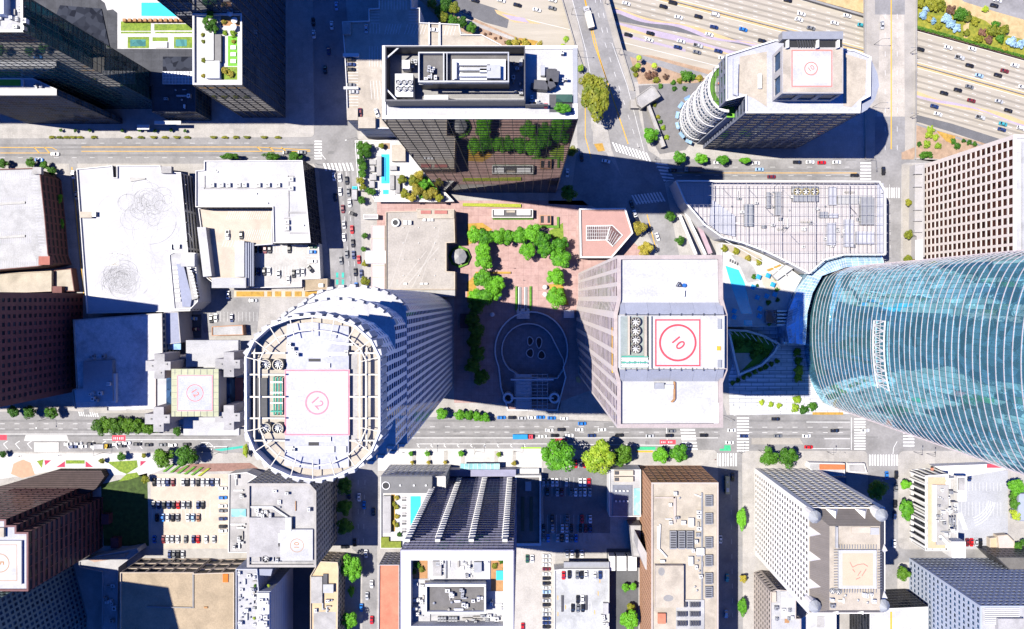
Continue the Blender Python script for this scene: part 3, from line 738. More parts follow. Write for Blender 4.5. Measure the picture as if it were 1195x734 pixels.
sheet('bridge_road', [(659, -70), (681, -70), (703, 0), (717, 52), (736, 110), (690, 110), (686, 100), (680, 52), (668, 0)], asphalt, .03)
sheet('bridge_road', [(1028, -70), (1056, -70), (1055, 0), (1056, 186), (1022, 186), (1026, 60)], M('worn_bridge_road', (.34, .31, .27), var=.15, scale=.1, stain=.2), .03)
sheet('bridge_road', RECT(1021, -30, 1056, 17), asphalt, .034)
sheet('bridge_road', RECT(1021, 136, 1056, 190), asphalt, .034)
wear = M('worn_asphalt', (.15, .147, .146), var=.2, scale=.2)
m = MB()
for y in (491, 501.4, 508.5): 
    for x0, x1 in ((0, 276), (470, 840), (872, 992), (1060, 1200)): m.strip(pp([(x0, y), (x1, y)]), 1.3, .004)
for y in (169.5, 174, 181): m.strip(pp([(0, y), (366, y)]), 1.2, .004)
for y in (198.5, 205.5): m.strip(pp([(790, y), (1005, y)]), 1.2, .004)
for x in (393, 400.5, 408): m.strip(pp([(x, 190), (x+10, 340)]), 1.2, .004)
rd = random.Random(12)
for k_ in range(46):
    x, y = rd.uniform(0, 1100), rd.choice([488, 496, 503, 510, 170, 178, 186, 517]); w_ = rd.uniform(1, 5); m.strip(pp([(x, y), (x+rd.uniform(3, 14), y)]), w_*.5, .005)
struct(m, 'worn_lane', wear)
# ---- street markings
MZ = .008
def marks(lines, w, mat, name='lane_marking', z=MZ, dash=None):
    m = MB()
    for l in lines:
        q = pp(l, 0)
        if dash:
            for a, b in zip(q, q[1:]):
                L = (b-a).length; s = 0
                while s < L: m.strip([a.lerp(b, s/L), a.lerp(b, min(1, (s+dash[0])/L))], w, z); s += dash[0]+dash[1]
        else: m.strip(q, w, z)
    struct(m, name, mat)
marks([[(0, 172), (60, 172), (66, 175)], [(95, 171.5), (300, 171.5), (362, 175)], [(95, 176.5), (362, 176.5)], [(0, 178.5), (68, 178.5)], [(784, 201.8), (1000, 201.8)]], .35, yell_p)
marks([[(40, 172), (46, 178.5)], [(52, 172), (58, 178.5)], [(300, 171.5), (306, 176.5)], [(314, 171.5), (320, 176.5)], [(328, 171.5), (334, 176.5)]], .5, yell_p)
marks([[(0, 184), (360, 184)], [(95, 167), (360, 167)], [(790, 205), (1008, 205)], [(790, 195), (1000, 195)]], .15, white_p, dash=(3, 8))
marks([[(676, -30), (693, 50), (709, 96), (717, 120), (733, 168)]], .55, yell_p, z=.036)
marks([[(678.5, -30), (683, 0), (690, 28), (700, 68), (709, 96)]], .5, yell_p, z=.036)
marks([[(1040, -60), (1040, 174)]], .6, yell_p, z=.038)
marks([[(755, 250), (768, 300)]], .5, yell_p)
marks([[(84, 195), (90, 260), (98, 345)]], .6, yell_p, z=GZ+.008)
marks([[(683, 112), (683, 160), (690, 185)]], .5, yell_p, z=GZ+.008)
marks([[(690, -20), (706, 50), (722, 100), (745, 172)], [(696, -20), (712, 50)]], .18, white_p, z=.037, dash=(3, 6))
marks([[(668, 0), (684, 60), (692, 105)], [(714, 50), (732, 100), (752, 178)]], .2, white_p, z=.037)
marks([[(1047, -50), (1047, 180)], [(1033, -50), (1033, 180)]], .18, white_p, z=.038, dash=(3, 8))
marks([[(0, y), (114, y)] for y in (494.5, 500.5)]+[[(450, y), (838, y)] for y in (498, 504.3)]+[[(872, y), (992, y)] for y in (498.5, 504.8)]+[[(1060, y), (1130, y)] for y in (504, 511)], .2, white_p, dash=(3, 6))
marks([[(0, 506.5), (278, 506.5)], [(480, 511), (838, 511)], [(486, 518), (640, 518), (800, 520)], [(941, 492.5), (992, 492.5)], [(962, 512), (992, 512)], [(940, 523.5), (992, 523.5)], [(993.5, 487), (993.5, 525)], [(777, 487), (779, 520)], [(120, 513), (270, 513)]], .3, white_p)
marks([[(397, 200), (410, 340)], [(404, 200), (416, 335)], [(1029, 215), (1030, 300)], [(1038, 215), (1039, 300)], [(760, 268), (772, 300)], [(426, 560), (424, 640)], [(418, 560), (418, 640)], [(853, 560), (855, 720)], [(1030, 560), (1030, 700)]], .15, white_p, dash=(3, 6))
chev = []
for i in range(10): x = 4+14*i if i < 3 else 76+(i-3)*14.2; chev.append([(x+5, 514.5), (x, 518), (x+5, 524)])
for i in range(9): x = 487+15.5*i; chev.append([(x+2.5, 517.5), (x, 520), (x+2.5, 522)])
marks(chev, .35, white_p, name='chevron_marking')
marks([[(266, 521), (235, 521)], [(230, 521), (235, 516.5), (244, 516.5), (251, 523)], [(238, 521), (243, 516.5)]], .3, white_p)
sheet('bus_platform', [(30, 507.5), (78, 507.5), (80.5, 514.5), (28, 514.5)], pave_w, .012)
m = MB(); m.prism([v.xy for v in pp(RECT(40, 516, 69, 527.5))], 0, .2); struct(m, 'bus_platform', pave_w)
m = MB(); m.prism([v.xy for v in pp([(877, 511), (933, 511), (937.5, 518.5), (877, 518.5)])], 0, .2); struct(m, 'traffic_island', deckc)
m = MB(); m.prism([v.xy for v in pp([(708, 145), (692, 146), (692, 168), (706, 178), (714, 176)])], 0, .2); struct(m, 'traffic_island', pave)
sheet('cycle_lane', [(249, 524.5), (284, 520), (285, 522.5), (258, 526.5)], teal_p, .014)
sheet('cycle_lane', RECT(742.5, 521.3, 765, 525), green_p, .014)
sheet('cycle_lane', RECT(608, 521.8, 631.5, 523.6), lime_p, .014)
sheet('cycle_lane', RECT(840, 523.5, 853, 526), green_p, .012); sheet('cycle_box', RECT(845, 519.5, 852.5, 524), green_p, .02)
sheet('kerb_paint', RECT(742, 526, 762, 527.8), yell_p, GZ+.012)
for r_ in (RECT(131, 508, 146.5, 514.5), RECT(-6, 507.5, 8, 513.5), RECT(770, 513.3, 788.5, 518.3), RECT(647, 511.5, 662, 514.5)): sheet('bus_lane_marking', r_, red_p, .014)
for x0 in (133, 139.5, 772, 780): marks([[(x0, 510+(5 if x0 > 700 else 0)), (x0, 513+(4 if x0 > 700 else 0))], [(x0+2, 510+(5 if x0 > 700 else 0)), (x0+2, 513+(4 if x0 > 700 else 0))], [(x0+4, 510+(5 if x0 > 700 else 0)), (x0+4, 513+(4 if x0 > 700 else 0))]], .4, white_p, z=.018)
for x, y in ((393.5, 321), (393.5, 329), (400.2, 321), (400.2, 329)): sheet('cycle_box', RECT(x-1.4, y-3, x+1.4, y+3), teal_p, .012)
def cross(a, b, c, n, wr=.5):
    """bars between line a-b, each running along vector c (photo px)"""
    m = MB(); A, B = Vector(a), Vector(b)
    for i in range(n):
        p = A.lerp(B, i/max(1, n-1)); d = (B-A).normalized()*((B-A).length/(n-1))*wr/2; c_ = Vector(c)
        m.face([(v.x, v.y, .012) for v in ccw([w.xy for w in pp([p-d, p+d, p+d+c_, p-d+c_])])])
    struct(m, 'crosswalk', white_p)
cross((378, 190.5), (409, 190), (3, 9), 8); cross((367, 165), (367, 185), (8.5, 0), 7); pass
cross((715, 166), (754, 178), (5, 11), 11); cross((765, 190.5), (776, 214.5), (14, 1.5), 7); cross((734, 228), (770, 224), (6, 11), 11)
cross((674, 147), (690, 147), (0, 5), 7, .5)
cross((1018, 177), (1048, 177), (0, 9), 10); cross((1004, 190.5), (1004, 209), (12.5, 0), 6); cross((1032.5, 219), (1049, 219), (0, 12), 7)
cross((794, 501.5), (797, 524), (17, 0), 7); cross((860, 488), (860, 526), (14, 0), 12); cross((822, 529), (859, 529), (0, 15), 13); cross((847, 464), (856, 484), (9, -2), 7)
cross((997, 489), (997, 524), (13, 0), 12); cross((1015, 530.5), (1047, 530.5), (0, 13), 11); cross((1054, 505), (1054, 520), (13, 0), 5)
cross((92, 480.5), (113, 481.5), (1.5, 5), 9)
marks([[(1047, 515), (1043, 522), (1042, 530)], [(734, 237), (776, 233)], [(848, 548), (846, 548)], [(372, 176), (380, 186)]], .3, white_p)
# car park bays
def bays(x0, y0, x1, y1, n, ln, z=Z+.004, mat=white_p):
    m = MB()
    for i in range(n+1):
        x, y = x0+(x1-x0)*i/n, y0+(y1-y0)*i/n; q = pp([(x, y), (x+ln[0], y+ln[1])], z); m.strip(q, .12, z)
    struct(m, 'bay_marking', mat)
bays(183, 557.5, 258, 557.5, 16, (0, 10)); bays(178, 583, 245, 583, 14, (0, 21)); bays(178, 624, 256, 624, 16, (0, 10)); bays(256, 565, 256, 624, 12, (8, 0))
bays(634, 557, 690, 557, 11, (0, 22)); bays(634, 601, 690, 601, 11, (0, 32)); bays(632, 645, 632, 734, 18, (12, 0)); bays(240, 364, 300, 364, 14, (0, 11))
bays(1118, 563, 1168, 563, 12, (0, 10)); bays(1118, 586, 1168, 586, 12, (0, 16))
m = MB()
for k in range(4):
    q = [P(1126+(28+k*2.6)*math.sin(R(t)), 580+(26+k*3.2)*math.cos(R(t)), Z+.01) for t in range(20, 86, 6)]; m.strip(q, .25, Z+.006)
    q = [P(1126+(-4-k*1.6)+t*.6, 598+t*1.7, Z+.01) for t in range(0, 14, 2)]; m.strip(q, .25, Z+.006)
struct(m, 'curved_marking', white_p)
# planting beds and lawns
sheet('planting_bed', [(545, 261), (563, 260), (575, 268), (545, 287)], ornwall, Z+.008); sheet('planting_bed', [(545, 330), (553, 322), (560, 353), (545, 353)], ornwall, Z+.008)
sheet('planting_bed', [(640, 270), (657, 260), (658, 280), (645, 280)], grass, Z+.008); sheet('planting_bed', [(640, 332), (656, 330), (664, 356), (648, 356)], ornwall, Z+.008)
sheet('lawn', [(43, 538), (51, 536), (49, 546)], grass, Z+.008); sheet('lawn', RECT(77, 537, 99, 541), grass, Z+.008); sheet('lawn', [(125, 539), (160, 537), (161, 545), (148, 553), (140, 550)], grass, Z+.008)
for p_ in ([(52, 537), (60, 537), (53, 543)], [(66, 545), (76, 538), (76, 545)], [(100, 538), (109, 545), (100, 545)], [(164, 538), (171, 538), (164, 544)]): sheet('flower_bed', p_, M('magenta_flowers', (.42, .04, .09), var=.25, scale=1), Z+.008)
sheet('planting_bed', [(118, 565), (172, 552), (174, 637), (121, 637)], M('shade_darkened_ground_cover', (.035, .06, .012), var=.5, scale=.4), Z)  # dark planting, colour deepened further to stand in for the tower's cast shade
sheet('lawn', [(138, 562), (148, 553), (160, 551), (163, 556), (150, 560)], grass, Z+.008)
sheet('planting_bed', [(1052, 178), (1071, 170), (1066, 186), (1052, 186)], dirt, Z); sheet('planting_bed', [(1069, 146), (1150, 173), (1100, 186), (1069, 184)], dirt, Z+.003)
sheet('planting_bed', [(1092, 152), (1115, 159), (1112, 168), (1104, 165)], ornwall, Z+.008)
sheet('planting_bed', RECT(1066, 205, 1069.5, 230), lime_g, Z+.006); sheet('planting_bed', RECT(1064, 275, 1068, 312), ornwall, Z+.006)
sheet('planting_bed', [(735, 66), (800, 88), (830, 92), (812, 97), (745, 98)], dirt, Z+.002)
sheet('planting_bed', [(500, -8), (540, 24), (600, 48), (640, 56), (600, 60), (520, 30), (490, 0)], dirt, Z+.004)
sheet('planting_bed', [(606, 44), (628, 48), (622, 56), (600, 54)], ornwall, Z+.008)
sheet('planting_bed', RECT(948, 481, 984, 484), ornwall, Z+.008); sheet('planting_bed', [(693, 168), (703, 167), (706, 176), (698, 177)], ornwall, .21)
sheet('pavement', [(1052, 192), (1072, 192), (1070, 312), (1054, 312)], deckc, Z+.002)
# ================================================================ buildings, upper half
def basebox(poly, hr): return [v.xy for v in pp(poly, 0)]
B = bld
# --- dark glass tower, upper left
t = B('tower', 'dark glass tower in the top left corner with white machinery on its roof', 'tower', ccw(basebox([(-140, 96), (196, 96), (196, 127), (-140, 127)], 0)), 119, metal_d, roof_w, cur=dict(pv=4, ph=3.6, wv=.1, wh=.12), gm=GL('black_green_glass', (.012, .05, .055), ior=1.75, wav=.008), par=1.5, pm=metal_w, pw=1., mulm=GL('mullion_green', (.02, .04, .045), rough=.4))
clutter(t, (-10, 5, 28, 33), 14, 3, big=1.1); rb(t, 'cooling_tower', (-20, -8, 4, 16), 4, metal_w); railing(t, RECT(-60, -14, 29, 36), t['rz'], 1.2)
t = B('podium_block', 'glass block with white terrace and green lawn in front of the corner tower', 'building', [(-60, 91), (38, 91), (66, 104), (66, 111), (-60, 111)], 58, metal_d, roof_w, cur=dict(pv=1.6, ph=3.6), gm=gl_blue, pm=whitew)
flat(t, 'lawn', RECT(-10, 92.5, 24, 100), lime_g); rb(t, 'planter', (24.5, 92.5, 27, 101), .8, whitew)
rb(t, 'canopy', (-60, 104, 66, 110), .6, metal_w); clutter(t, (30, 94, 50, 102), 4, 5)
# --- podium with pool garden
t = B('pool_podium', 'podium roof with swimming pool, palms and striped garden beds between glass towers', 'building', [(-60, -110), (228, -110), (228, 130), (177, 130), (177, 100), (-60, 100)], 20, metal_d, M('black_roof', (.05, .052, .058), var=.3, scale=.15, brick=(5, 5, .12, 1.7)), cur=dict(pv=2, ph=4), gm=gl_blue, par=.6, z0=GZ)
flat(t, 'deck', [(118, 0), (137, 15), (137, 57), (228, 57), (228, -60), (110, -60)], pave_w, .02)
flat(t, 'swimming_pool', [(165, 3), (192, 3), (210, 19), (165, 18.5)], water, .06); flat(t, 'pool_terrace', [(112, -30), (160, -30), (160, 6), (125, 12)], pave_w, .05)
for r_ in ((141, 25, 176, 36), (180, 28, 228, 35.5), (141, 37, 176, 39), (181, 37, 226, 38.8), (149, 43, 174, 56), (178, 43.5, 196, 48), (203, 43, 226, 56)): flat(t, 'lawn', RECT(*r_), grass, .07)
flat(t, 'pond', RECT(152, 46, 170, 54), GL('pond_water', (.05, .15, .13)), .1); flat(t, 'pond', RECT(205, 46, 218, 54), GL('pond_water', (.05, .15, .13)), .1)
rb(t, 'planter', (181, 48.5, 195, 55.5), .8, whitew)
for x in range(143, 226, 6): rb(t, 'cabana', (x, 21.5, x+3.6, 25), 2.2, wood)
rb(t, 'skylight', (190, 66, 228, 83), .6, gl_dark); rb(t, 'skylight_frame', (190, 83.5, 228, 98), .8, metal, base=20)
m = MB()
for i in range(11): m.bar(P(190+i*3.8, 83.5, 21.2), P(190+i*3.8, 98, 21.2), .25)
for i in range(5): m.bar(P(190, 83.5+i*3.6, 21.2), P(228, 83.5+i*3.6, 21.2), .25)
m.build('pergola_frame', metal_w, t)
rb(t, 'dark_roof_light', [(70, 6), (118, 10), (128, 56), (100, 56), (60, 30)], .5, gl_dark)
rb(t, 'canopy', (180, 141, 211, 145), .5, metal_w, base=7); rb(t, 'canopy', (160, 145.5, 174, 151), .5, metal_w, base=5); clutter(t, (184, 104, 222, 126), 7, 51)
PODZ = t['rz']
# --- tall glass tower behind roof garden + garden block
fg = lambda i, a, b: dict(pv=4.8, ph=3.4, wv=.3, wh=.14, dv=.3)
t = B('tower', 'tall blue black glass tower rising off the top edge beside the roof garden', 'tower', ccw(basebox([(265, -60), (333, -60), (333, 66), (265, 66)], 0)), 165, metal_d, roof_w, cur=fg, gm=GL('blue_black_glass', (.025, .04, .06), ior=1.8, wav=.01), mulm=metal_d)
t = B('garden_block', 'dark glass block topped by a white framed roof garden with lounge chairs', 'building', ccw(basebox([(284, 66.5), (333, 66.5), (333, 137), (284, 137)], 0)), 63, metal_d, pave_w, cur=fg, gm=GL('blue_black_glass', (.025, .04, .06)), pm=whitew, par=1.2, pw=.9, mulm=metal_d)
rz = t['rz']
rb(t, 'plant_room', (240, 38, 249, 70), 2.6, metal); rb(t, 'pergola', (240, 71, 256, 91), 2.4, metal_w); rb(t, 'pavilion', (249.5, 40, 258, 72), 2.0, metal_d)
flat(t, 'lawn', RECT(266, 42, 277, 77), lime_g); flat(t, 'planting_bed', RECT(257, 78, 277, 93), grass); flat(t, 'deck', RECT(258, 14, 280, 30), wood)
for y in (55, 63, 71): rb(t, 'lounge_bed', (269, y-2, 275, y+2.4), .5, metal_w)
for x, y in ((273, 23), (272, 31), (268, 15)):
    c = P(x, y, rz+2.5); m = MB(); m.cyl(c, rz, rz+2.2, .05, n=6); m.cyl(c, rz+2.1, rz+2.7, 1.7, .1, n=8); m.build('parasol', metal_w, t)
TREES_G = [(240, 24, 4.5), (245, 17, 5), (244, 32, 5), (249, 26, 4.5), (251, 34, 4)]
for i, (x, y, r) in enumerate(sorted(TREES_G)): plant('dark', x, y, r, f"{ORD[i]} dark tree from the left in the white framed roof garden", 'trees in the white framed roof garden', h=rz)
for i, (x, y, r, k) in enumerate(((236, 40, 2.4, 'olive'), (237, 48, 2.4, 'olive'), (237, 70, 3, 'olive'), (236.5, 88, 2.6, 'gold'), (261, 25, 3, 'gold'), (262, 38, 3, 'lime'), (272, 39, 4, 'lime'), (262, 82, 4, 'gold'), (269, 86, 4, 'gold'), (272, 48, 2.6, 'gold'))):
    plant(k, x, y, r, f"{ORD[i]} small shrub from the left in the white framed roof garden", 'shrubs in the white framed roof garden', name='shrub', cat='shrub', h=rz, trunk=False)
# --- parking garage left of the bronze tower
GAR = [(399, 25), (430, 24), (430, 10), (442, 9), (442, -40), (480, -40), (480, 9), (490, 9), (490, 26), (513, 26), (513, 52), (513, 160), (437, 160), (437, 137), (418, 149), (417, 140), (405, 140), (404, 102), (402, 66), (400, 62)]
GAR = [(399, 25), (430, 24), (430, 10), (442, 9), (442, -40), (480, -40), (480, 9), (490, 9), (490, 26), (536, 28), (538, 40), (562, 40), (585, 52), (585, 70), (500, 150), (418, 150), (418, 140), (405, 140), (404, 102), (402, 64)]
t = B('parking_garage', 'open roofed concrete parking garage with marked bays left of the bronze glass tower', 'garage', GAR, 25, whitew, roof_be, fac=lambda i, a, b: dict(pitch=40, floor=3.2, wf=.95, hf=.35, depth=.6), gm=gl_dark, par=1.1)
gz = t['rz']
rb(t, 'stair_tower', (405, 126, 417.5, 140), 2.5, roof_be); rb(t, 'stair_tower', (418, 136.5, 438, 149.5), 3, roof_be); rb(t, 'stair_tower', (400, 26, 409, 40), 2, conc); rb(t, 'upstand_wall', (400, 62, 418.5, 66), 1.6, whitew); rb(t, 'upstand_wall', (401, 101, 418, 104), 1.6, whitew)
rb(t, 'ramp_wall', (512, 26, 514, 55), 1.4, whitew); rb(t, 'ramp_wall', (500, 26, 501.5, 52), 1.4, whitew)
m = MB()
def rbays(x0, y0, x1, y1, n, ln, z):
    for i in range(n+1):
        x, y = x0+(x1-x0)*i/n, y0+(y1-y0)*i/n; m.strip(pp([(x, y), (x+ln[0], y+ln[1])], z), .16, z+.03)
rbays(432, 28, 443, 28, 3, (0, 11), gz); rbays(446, 0, 474, 0, 8, (0, 11), gz); rbays(452, 28, 468, 28, 5, (-3, 12), gz); rbays(476, 28, 498, 28, 6, (-4, 12), gz); rbays(405, 67, 405, 123, 16, (13, 0), gz); rbays(431, 54, 444, 54, 4, (0, 24), gz); rbays(432, 94, 443, 94, 3, (2, 22), gz); rbays(432, 13, 432, 27, 4, (11, 0), gz); rbays(477, 13, 477, 27, 4, (11, 0), gz); rbays(521, 30, 532, 30, 3, (-3, 11), gz)
m.build('bay_marking', white_p, t)
cars([(427.8, 34, 'silver'), (410, 70, 'black', 'car', (1, 0)), (410, 75.6, 'navy', 'car', (1, 0)), (410, 81.4, 'black', 'car', (1, 0)), (410, 99.6, 'grey', 'car', (1, 0)), (413.4, 107.6, 'silver', 'car', (1, 0)), (420.5, 131.6, 'maroon'), (440, 132, 'white', 'car', (.3, 1)), (506.7, 35.3, 'white', 'car', (1, .05))], 'on the garage roof beside the bronze tower', 'cars parked on the garage roof beside the bronze tower', (0, 1), gz, 'y')
# --- bronze glass tower (top centre)
C1 = [(446, 53), (674, 53), (674, 138.5), (446, 138.5)]
def c1cur(i, a, b): return dict(pv=4.5, ph=4.1, wv=.16, wh=.22, dv=.25, dh=.12)
t = B('tower', 'black and bronze mirror glass tower reflecting the pink plaza, sunken machinery on its roof', 'tower', C1, 168, metal_w, roof_ww, cur=c1cur, gm=gl_c1, par=.5, pw=1.2, pm=metal_w)
rz = t['rz']
for r_ in ((449, 53.5, 613, 55), (449, 55, 450.6, 116), (611.5, 55, 613, 116)): rb(t, 'screen_wall', r_, 7, metal_d)
q = MB(); z1 = rz+7
p0 = [P(449, 116, z1), P(641, 116, z1), P(641, 126, rz), P(449, 126, rz)]
rb(t, 'screen_wall', (449, 116, 613, 118), 7, metal_d); rb(t, 'screen_wall', (613, 121, 640, 122.5), 4, metal_d)
flat(t, 'machine_deck', RECT(451, 56, 611, 115), conc_d, .03); rb(t, 'plant_room', [(488, 61), (594, 61), (594, 95), (488, 95)], 9, metal_d, top=roof_dk)
pr = rz+9
for r_ in ((488, 60.5, 594, 62), (488, 94, 594, 96), (488, 62, 489.5, 94), (592.5, 62, 594, 94), (517, 62, 518.5, 94), (521, 62, 522, 94)): rb(t, 'plant_room_wall', r_, 1.8, metal, base=pr)
rb(t, 'cooling_tower', (528, 69, 590, 93), 1.2, metal_w, base=pr)
for k, (a, b, c, d) in enumerate(((530, 71, 533, 92), (536, 73, 572, 76), (536, 79, 572, 82), (536, 86, 576, 89), (568, 75, 584, 91), (560, 80, 568, 84))): rb(t, 'air_duct', (a, b, c, d), 1.5+.3*(k % 3), metal_w if k % 2 else metal, base=pr+1.2)
clutter(t, (492, 78, 514, 92), 9, 8, base=pr)
rb(t, 'cooling_tower', (461, 86, 482, 113), 4.5, metal_w)
for x in (464.5, 471.5, 478.5):
    for y in (95.5, 103): fan(t, x, y, 3.1, .9, base=rz+4.5)
rb(t, 'chiller', (469, 70, 478, 80), 4, metal_w); rb(t, 'air_handler', (495, 111, 523, 117.5), 4, metal_w); clutter(t, (480, 68, 486, 86), 5, 4); clutter(t, (598, 62, 610, 110), 12, 9)
for a, b in (((450, 69), (466, 55)), ((450, 103), (463, 117)), ((489, 98), (505, 98))): m = MB(); m.bar(P(*a, rz+6), P(*b, rz+6), .5); m.build('brace', metal, t)
# upper white roof on the right
rb(t, 'air_duct', (637.5, 80, 648.5, 97), 2.2, metal_d); pipe(t, [(647, 84), (646, 97), (639, 101), (623, 100)], 1.6, 1.8, metal_d); rb(t, 'vent_box', (631, 76, 636, 88), 2, metal)
rb(t, 'plant_wall', (668.5, 56, 674, 120), .8, metal); flat(t, 'terrace', RECT(641, 110, 668, 131), metal_d); rb(t, 'pergola', (649, 110, 668, 119), 1.5, GL('green_glass_roof', (.03, .06, .04)))
rb(t, 'red_kiosk', (635, 120.5, 639, 125), 2, red_p); clutter(t, (615, 113, 633, 122), 7, 6); clutter(t, (655, 60, 665, 108), 4, 12)
plant('plaza', 657.5, 124.5, 7, 'single leafy tree on the roof corner of the bronze tower', h=rz, sx=1.4, sy=.8)
# --- pool terrace left of the bronze tower
t = B('pool_terrace', 'white terrace with a long blue pool and grey cabanas left of the bronze tower', 'terrace', [(414, 164), (512, 162), (512, 216), (530, 235), (503, 236), (437, 234), (430, 222), (418, 222)], 5, whitew, pave_w, par=.5)
rz = t['rz']
flat(t, 'swimming_pool', RECT(445, 180, 454.5, 214), water, .08); flat(t, 'spa_pool', RECT(447, 221.5, 453.5, 226.5), water, .08); m = MB(); m.strip(pp([(450, 184), (450, 211)], rz), .4, rz+.1); m.build('lane_line', M('navy_tile', (.02, .08, .3)), t)
for x0, y0, x1, y1 in ((431, 186, 439, 192), (431, 193, 437, 200), (431, 203, 439, 210), (431, 211, 437, 219), (439.5, 182, 445, 205), (455, 193, 463, 198.5), (455, 204, 460, 221), (462, 204, 466.5, 225)): rb(t, 'cabana', (x0, y0, x1, y1), 2.4, roof_gr)
rb(t, 'pavilion', (457, 169, 473, 188), 3, roof_be); rb(t, 'low_wall', (437, 233, 512, 235.5), 1.2, whitew); flat(t, 'lawn', [(478, 210), (500, 205), (515, 225), (490, 232)], lime_g); flat(t, 'planting_bed', RECT(447, 167, 455, 174), dirt)
for i in range(6): rb(t, 'lounge_chair', (438+(i % 2)*2.6, 220+(i//2)*2.8, 440+(i % 2)*2.6, 222+(i//2)*2.8), .4, metal_w); rb(t, 'lounge_chair', (456.5+(i % 2)*2.6, 220+(i//2)*2.8, 458.5+(i % 2)*2.6, 222+(i//2)*2.8), .4, metal_w)
i = 0
for x, y, r, k in ((421, 170, 5, 'dark'), (428, 172, 5.5, 'dark'), (422, 179, 5, 'dark'), (429, 180, 4.5, 'dark'), (422, 188, 5, 'dark'), (424, 195, 5, 'dark'), (423, 203, 5, 'dark'), (421, 211, 4.5, 'olive'), (424, 218, 4.5, 'olive'), (431, 223, 4, 'dark'), (436, 224, 3.5, 'dark'), (422, 234, 4.5, 'dark')):
    plant(k, x, y, r, f"{ORD[i]} tree from the top in the hedge row beside the pool terrace", 'trees in the hedge row beside the pool terrace', h=rz if y < 230 else GZ); i += 1
i = 0
for x, y, r, k in ((470, 209, 6, 'olive'), (472, 226, 6, 'olive'), (482, 211, 7, 'olive'), (489, 205, 6, 'gold'), (487, 222, 7, 'gold'), (494, 216, 6, 'plaza'), (498, 228, 6, 'gold'), (506, 224, 6, 'gold'), (512, 231, 5, 'olive'), (480, 231, 5, 'gold'), (445, 170, 3.5, 'olive'), (505, 214, 4, 'plaza')):
    plant(k, x, y, r, f"{ORD[i]} autumn coloured tree from the left at the foot of the bronze tower", 'autumn coloured trees at the foot of the bronze tower', h=rz); i += 1
# --- tower with round corner (top right)
k0 = 78
CR = [(846, 62), (860, 58), (902, 44), (1000, 44), (1017, 66), (1018, 104), (1005, 118), (1004, 132), (872, 132), (872, 138), (846, 138)]
frd = lambda i, a, b: dict(pitch=3.4, floor=3.7, wf=.62, hf=.55, depth=.4)
t = B('tower', 'grey office tower with raised square helipad and a round corner drum', 'tower', [(847, 64), (905, 46), (998, 58), (1017, 66), (1016, 112), (1005, 118), (1004, 132), (870, 132), (870, 112), (847, 118)], k0, M('dark_blue_panel', (.13, .14, .18)), roof_lil, fac=lambda i, a, b: dict(pitch=6.5, floor=4.8, wf=.72, hf=.62, depth=.4), gm=WIN('bright_window_glass', (.03, .04, .06), 1.), par=1., pw=.7, pm=metal_w)
rz = t['rz']
flat(t, 'roof_panel', [(863, 66), (895, 60), (895, 125), (880, 115), (862, 108)], roof_be); flat(t, 'roof_panel', [(984, 62), (1011, 70), (1010, 110), (1003, 116), (994, 125), (984, 124)], roof_be)
rb(t, 'roof_ridge', [(856, 68), (862, 74), (861, 112), (856, 110)], 1.5, roof_lil); rb(t, 'vent_box', (885, 86, 889, 103), 1.2, metal_w)
# raised helipad block
blk = [(913, 53), (984, 53), (984, 109), (913, 109)]
W_ = MB(); pn = []; q = ccw([v.xy for v in pp(blk, k0+12)])
for i in range(4): facade(W_, pn, q[i], q[(i+1) % 4], rz, k0+12, pitch=9, floor=11.5, wf=.72, hf=.6, depth=.5)
W_.face([(v.x, v.y, k0+12) for v in q]); W_.build('helipad_block', greyst, t); put_panes(t, pn, gl_blue)
rb(t, 'helipad_deck', (914, 57, 983, 107.5), .15, roof_be, base=k0+12)
helipad(t, (923, 57.5, 972, 102), .3, roof_ww, faded_r, '10', 946.5, 80, 8, 35, (923.5, 58, 971.5, 101.5), .6, size=3.2, base=k0+12, ringw=.5)
z_ = k0+12
rb(t, 'screen_wall', (913, 36.5, 984, 45.5), 5, metal, base=z_-3); rb(t, 'pit', (915, 46.5, 983, 55), .3, black, base=z_)
for x in (918, 953, 977): rb(t, 'fin_wall', [(x, 47), (x+3, 46), (x+3, 55), (x, 56)], 2, whitew, base=z_)
m = MB()
for x in range(930, 952, 3): m.bar(P(x, 47, z_+1), P(x+2, 55, z_+1), .3)
m.build('steel_frame', metal_d, t)
# round corner drum
c = P(851, 101, 66); rr = (P(831, 101, 66)-c).length
for nm, lab in (('round_drum', None),):
    po = [(831+20*(1-math.cos(R(0)))+0, 0)]
N_ = 20; arc = []
for i in range(N_+1):
    a = R(90+180*i/N_); arc.append(Vector((c.x+rr*1.25*math.cos(a), c.y+rr*1.5*math.sin(a))))
W_ = MB(); pn = []
drum = arc; z1 = 66
for i in range(N_): facade(W_, pn, drum[i], drum[i+1], GZ, z1, pitch=2.6, floor=5.2, wf=.8 if i % 3 else .35, hf=.6, depth=.4)
W_.build('drum_wall', whitew, t); put_panes(t, pn, gl_blue)
m = MB(); ins = [c.xy+(v-c.xy)*.94 for v in drum]
for z in [k*3.9 for k in range(2, 17, 4)]:
    m = MB()
    ou = [c.xy+(v-c.xy)*1.03 for v in drum]
    for i in range(N_): m.face([(ou[i].x, ou[i].y, z), (ou[i+1].x, ou[i+1].y, z), (drum[i+1].x, drum[i+1].y, z+.2), (drum[i].x, drum[i].y, z+.2)]); m.face([(ou[i].x, ou[i].y, z-.7), (ou[i+1].x, ou[i+1].y, z-.7), (ou[i+1].x, ou[i+1].y, z), (ou[i].x, ou[i].y, z)])
    m.build('drum_cornice', whitew, t)
m = MB(); i2 = [c.xy+(v-c.xy)*.9 for v in drum]; i3 = [c.xy+(v-c.xy)*.66 for v in drum]
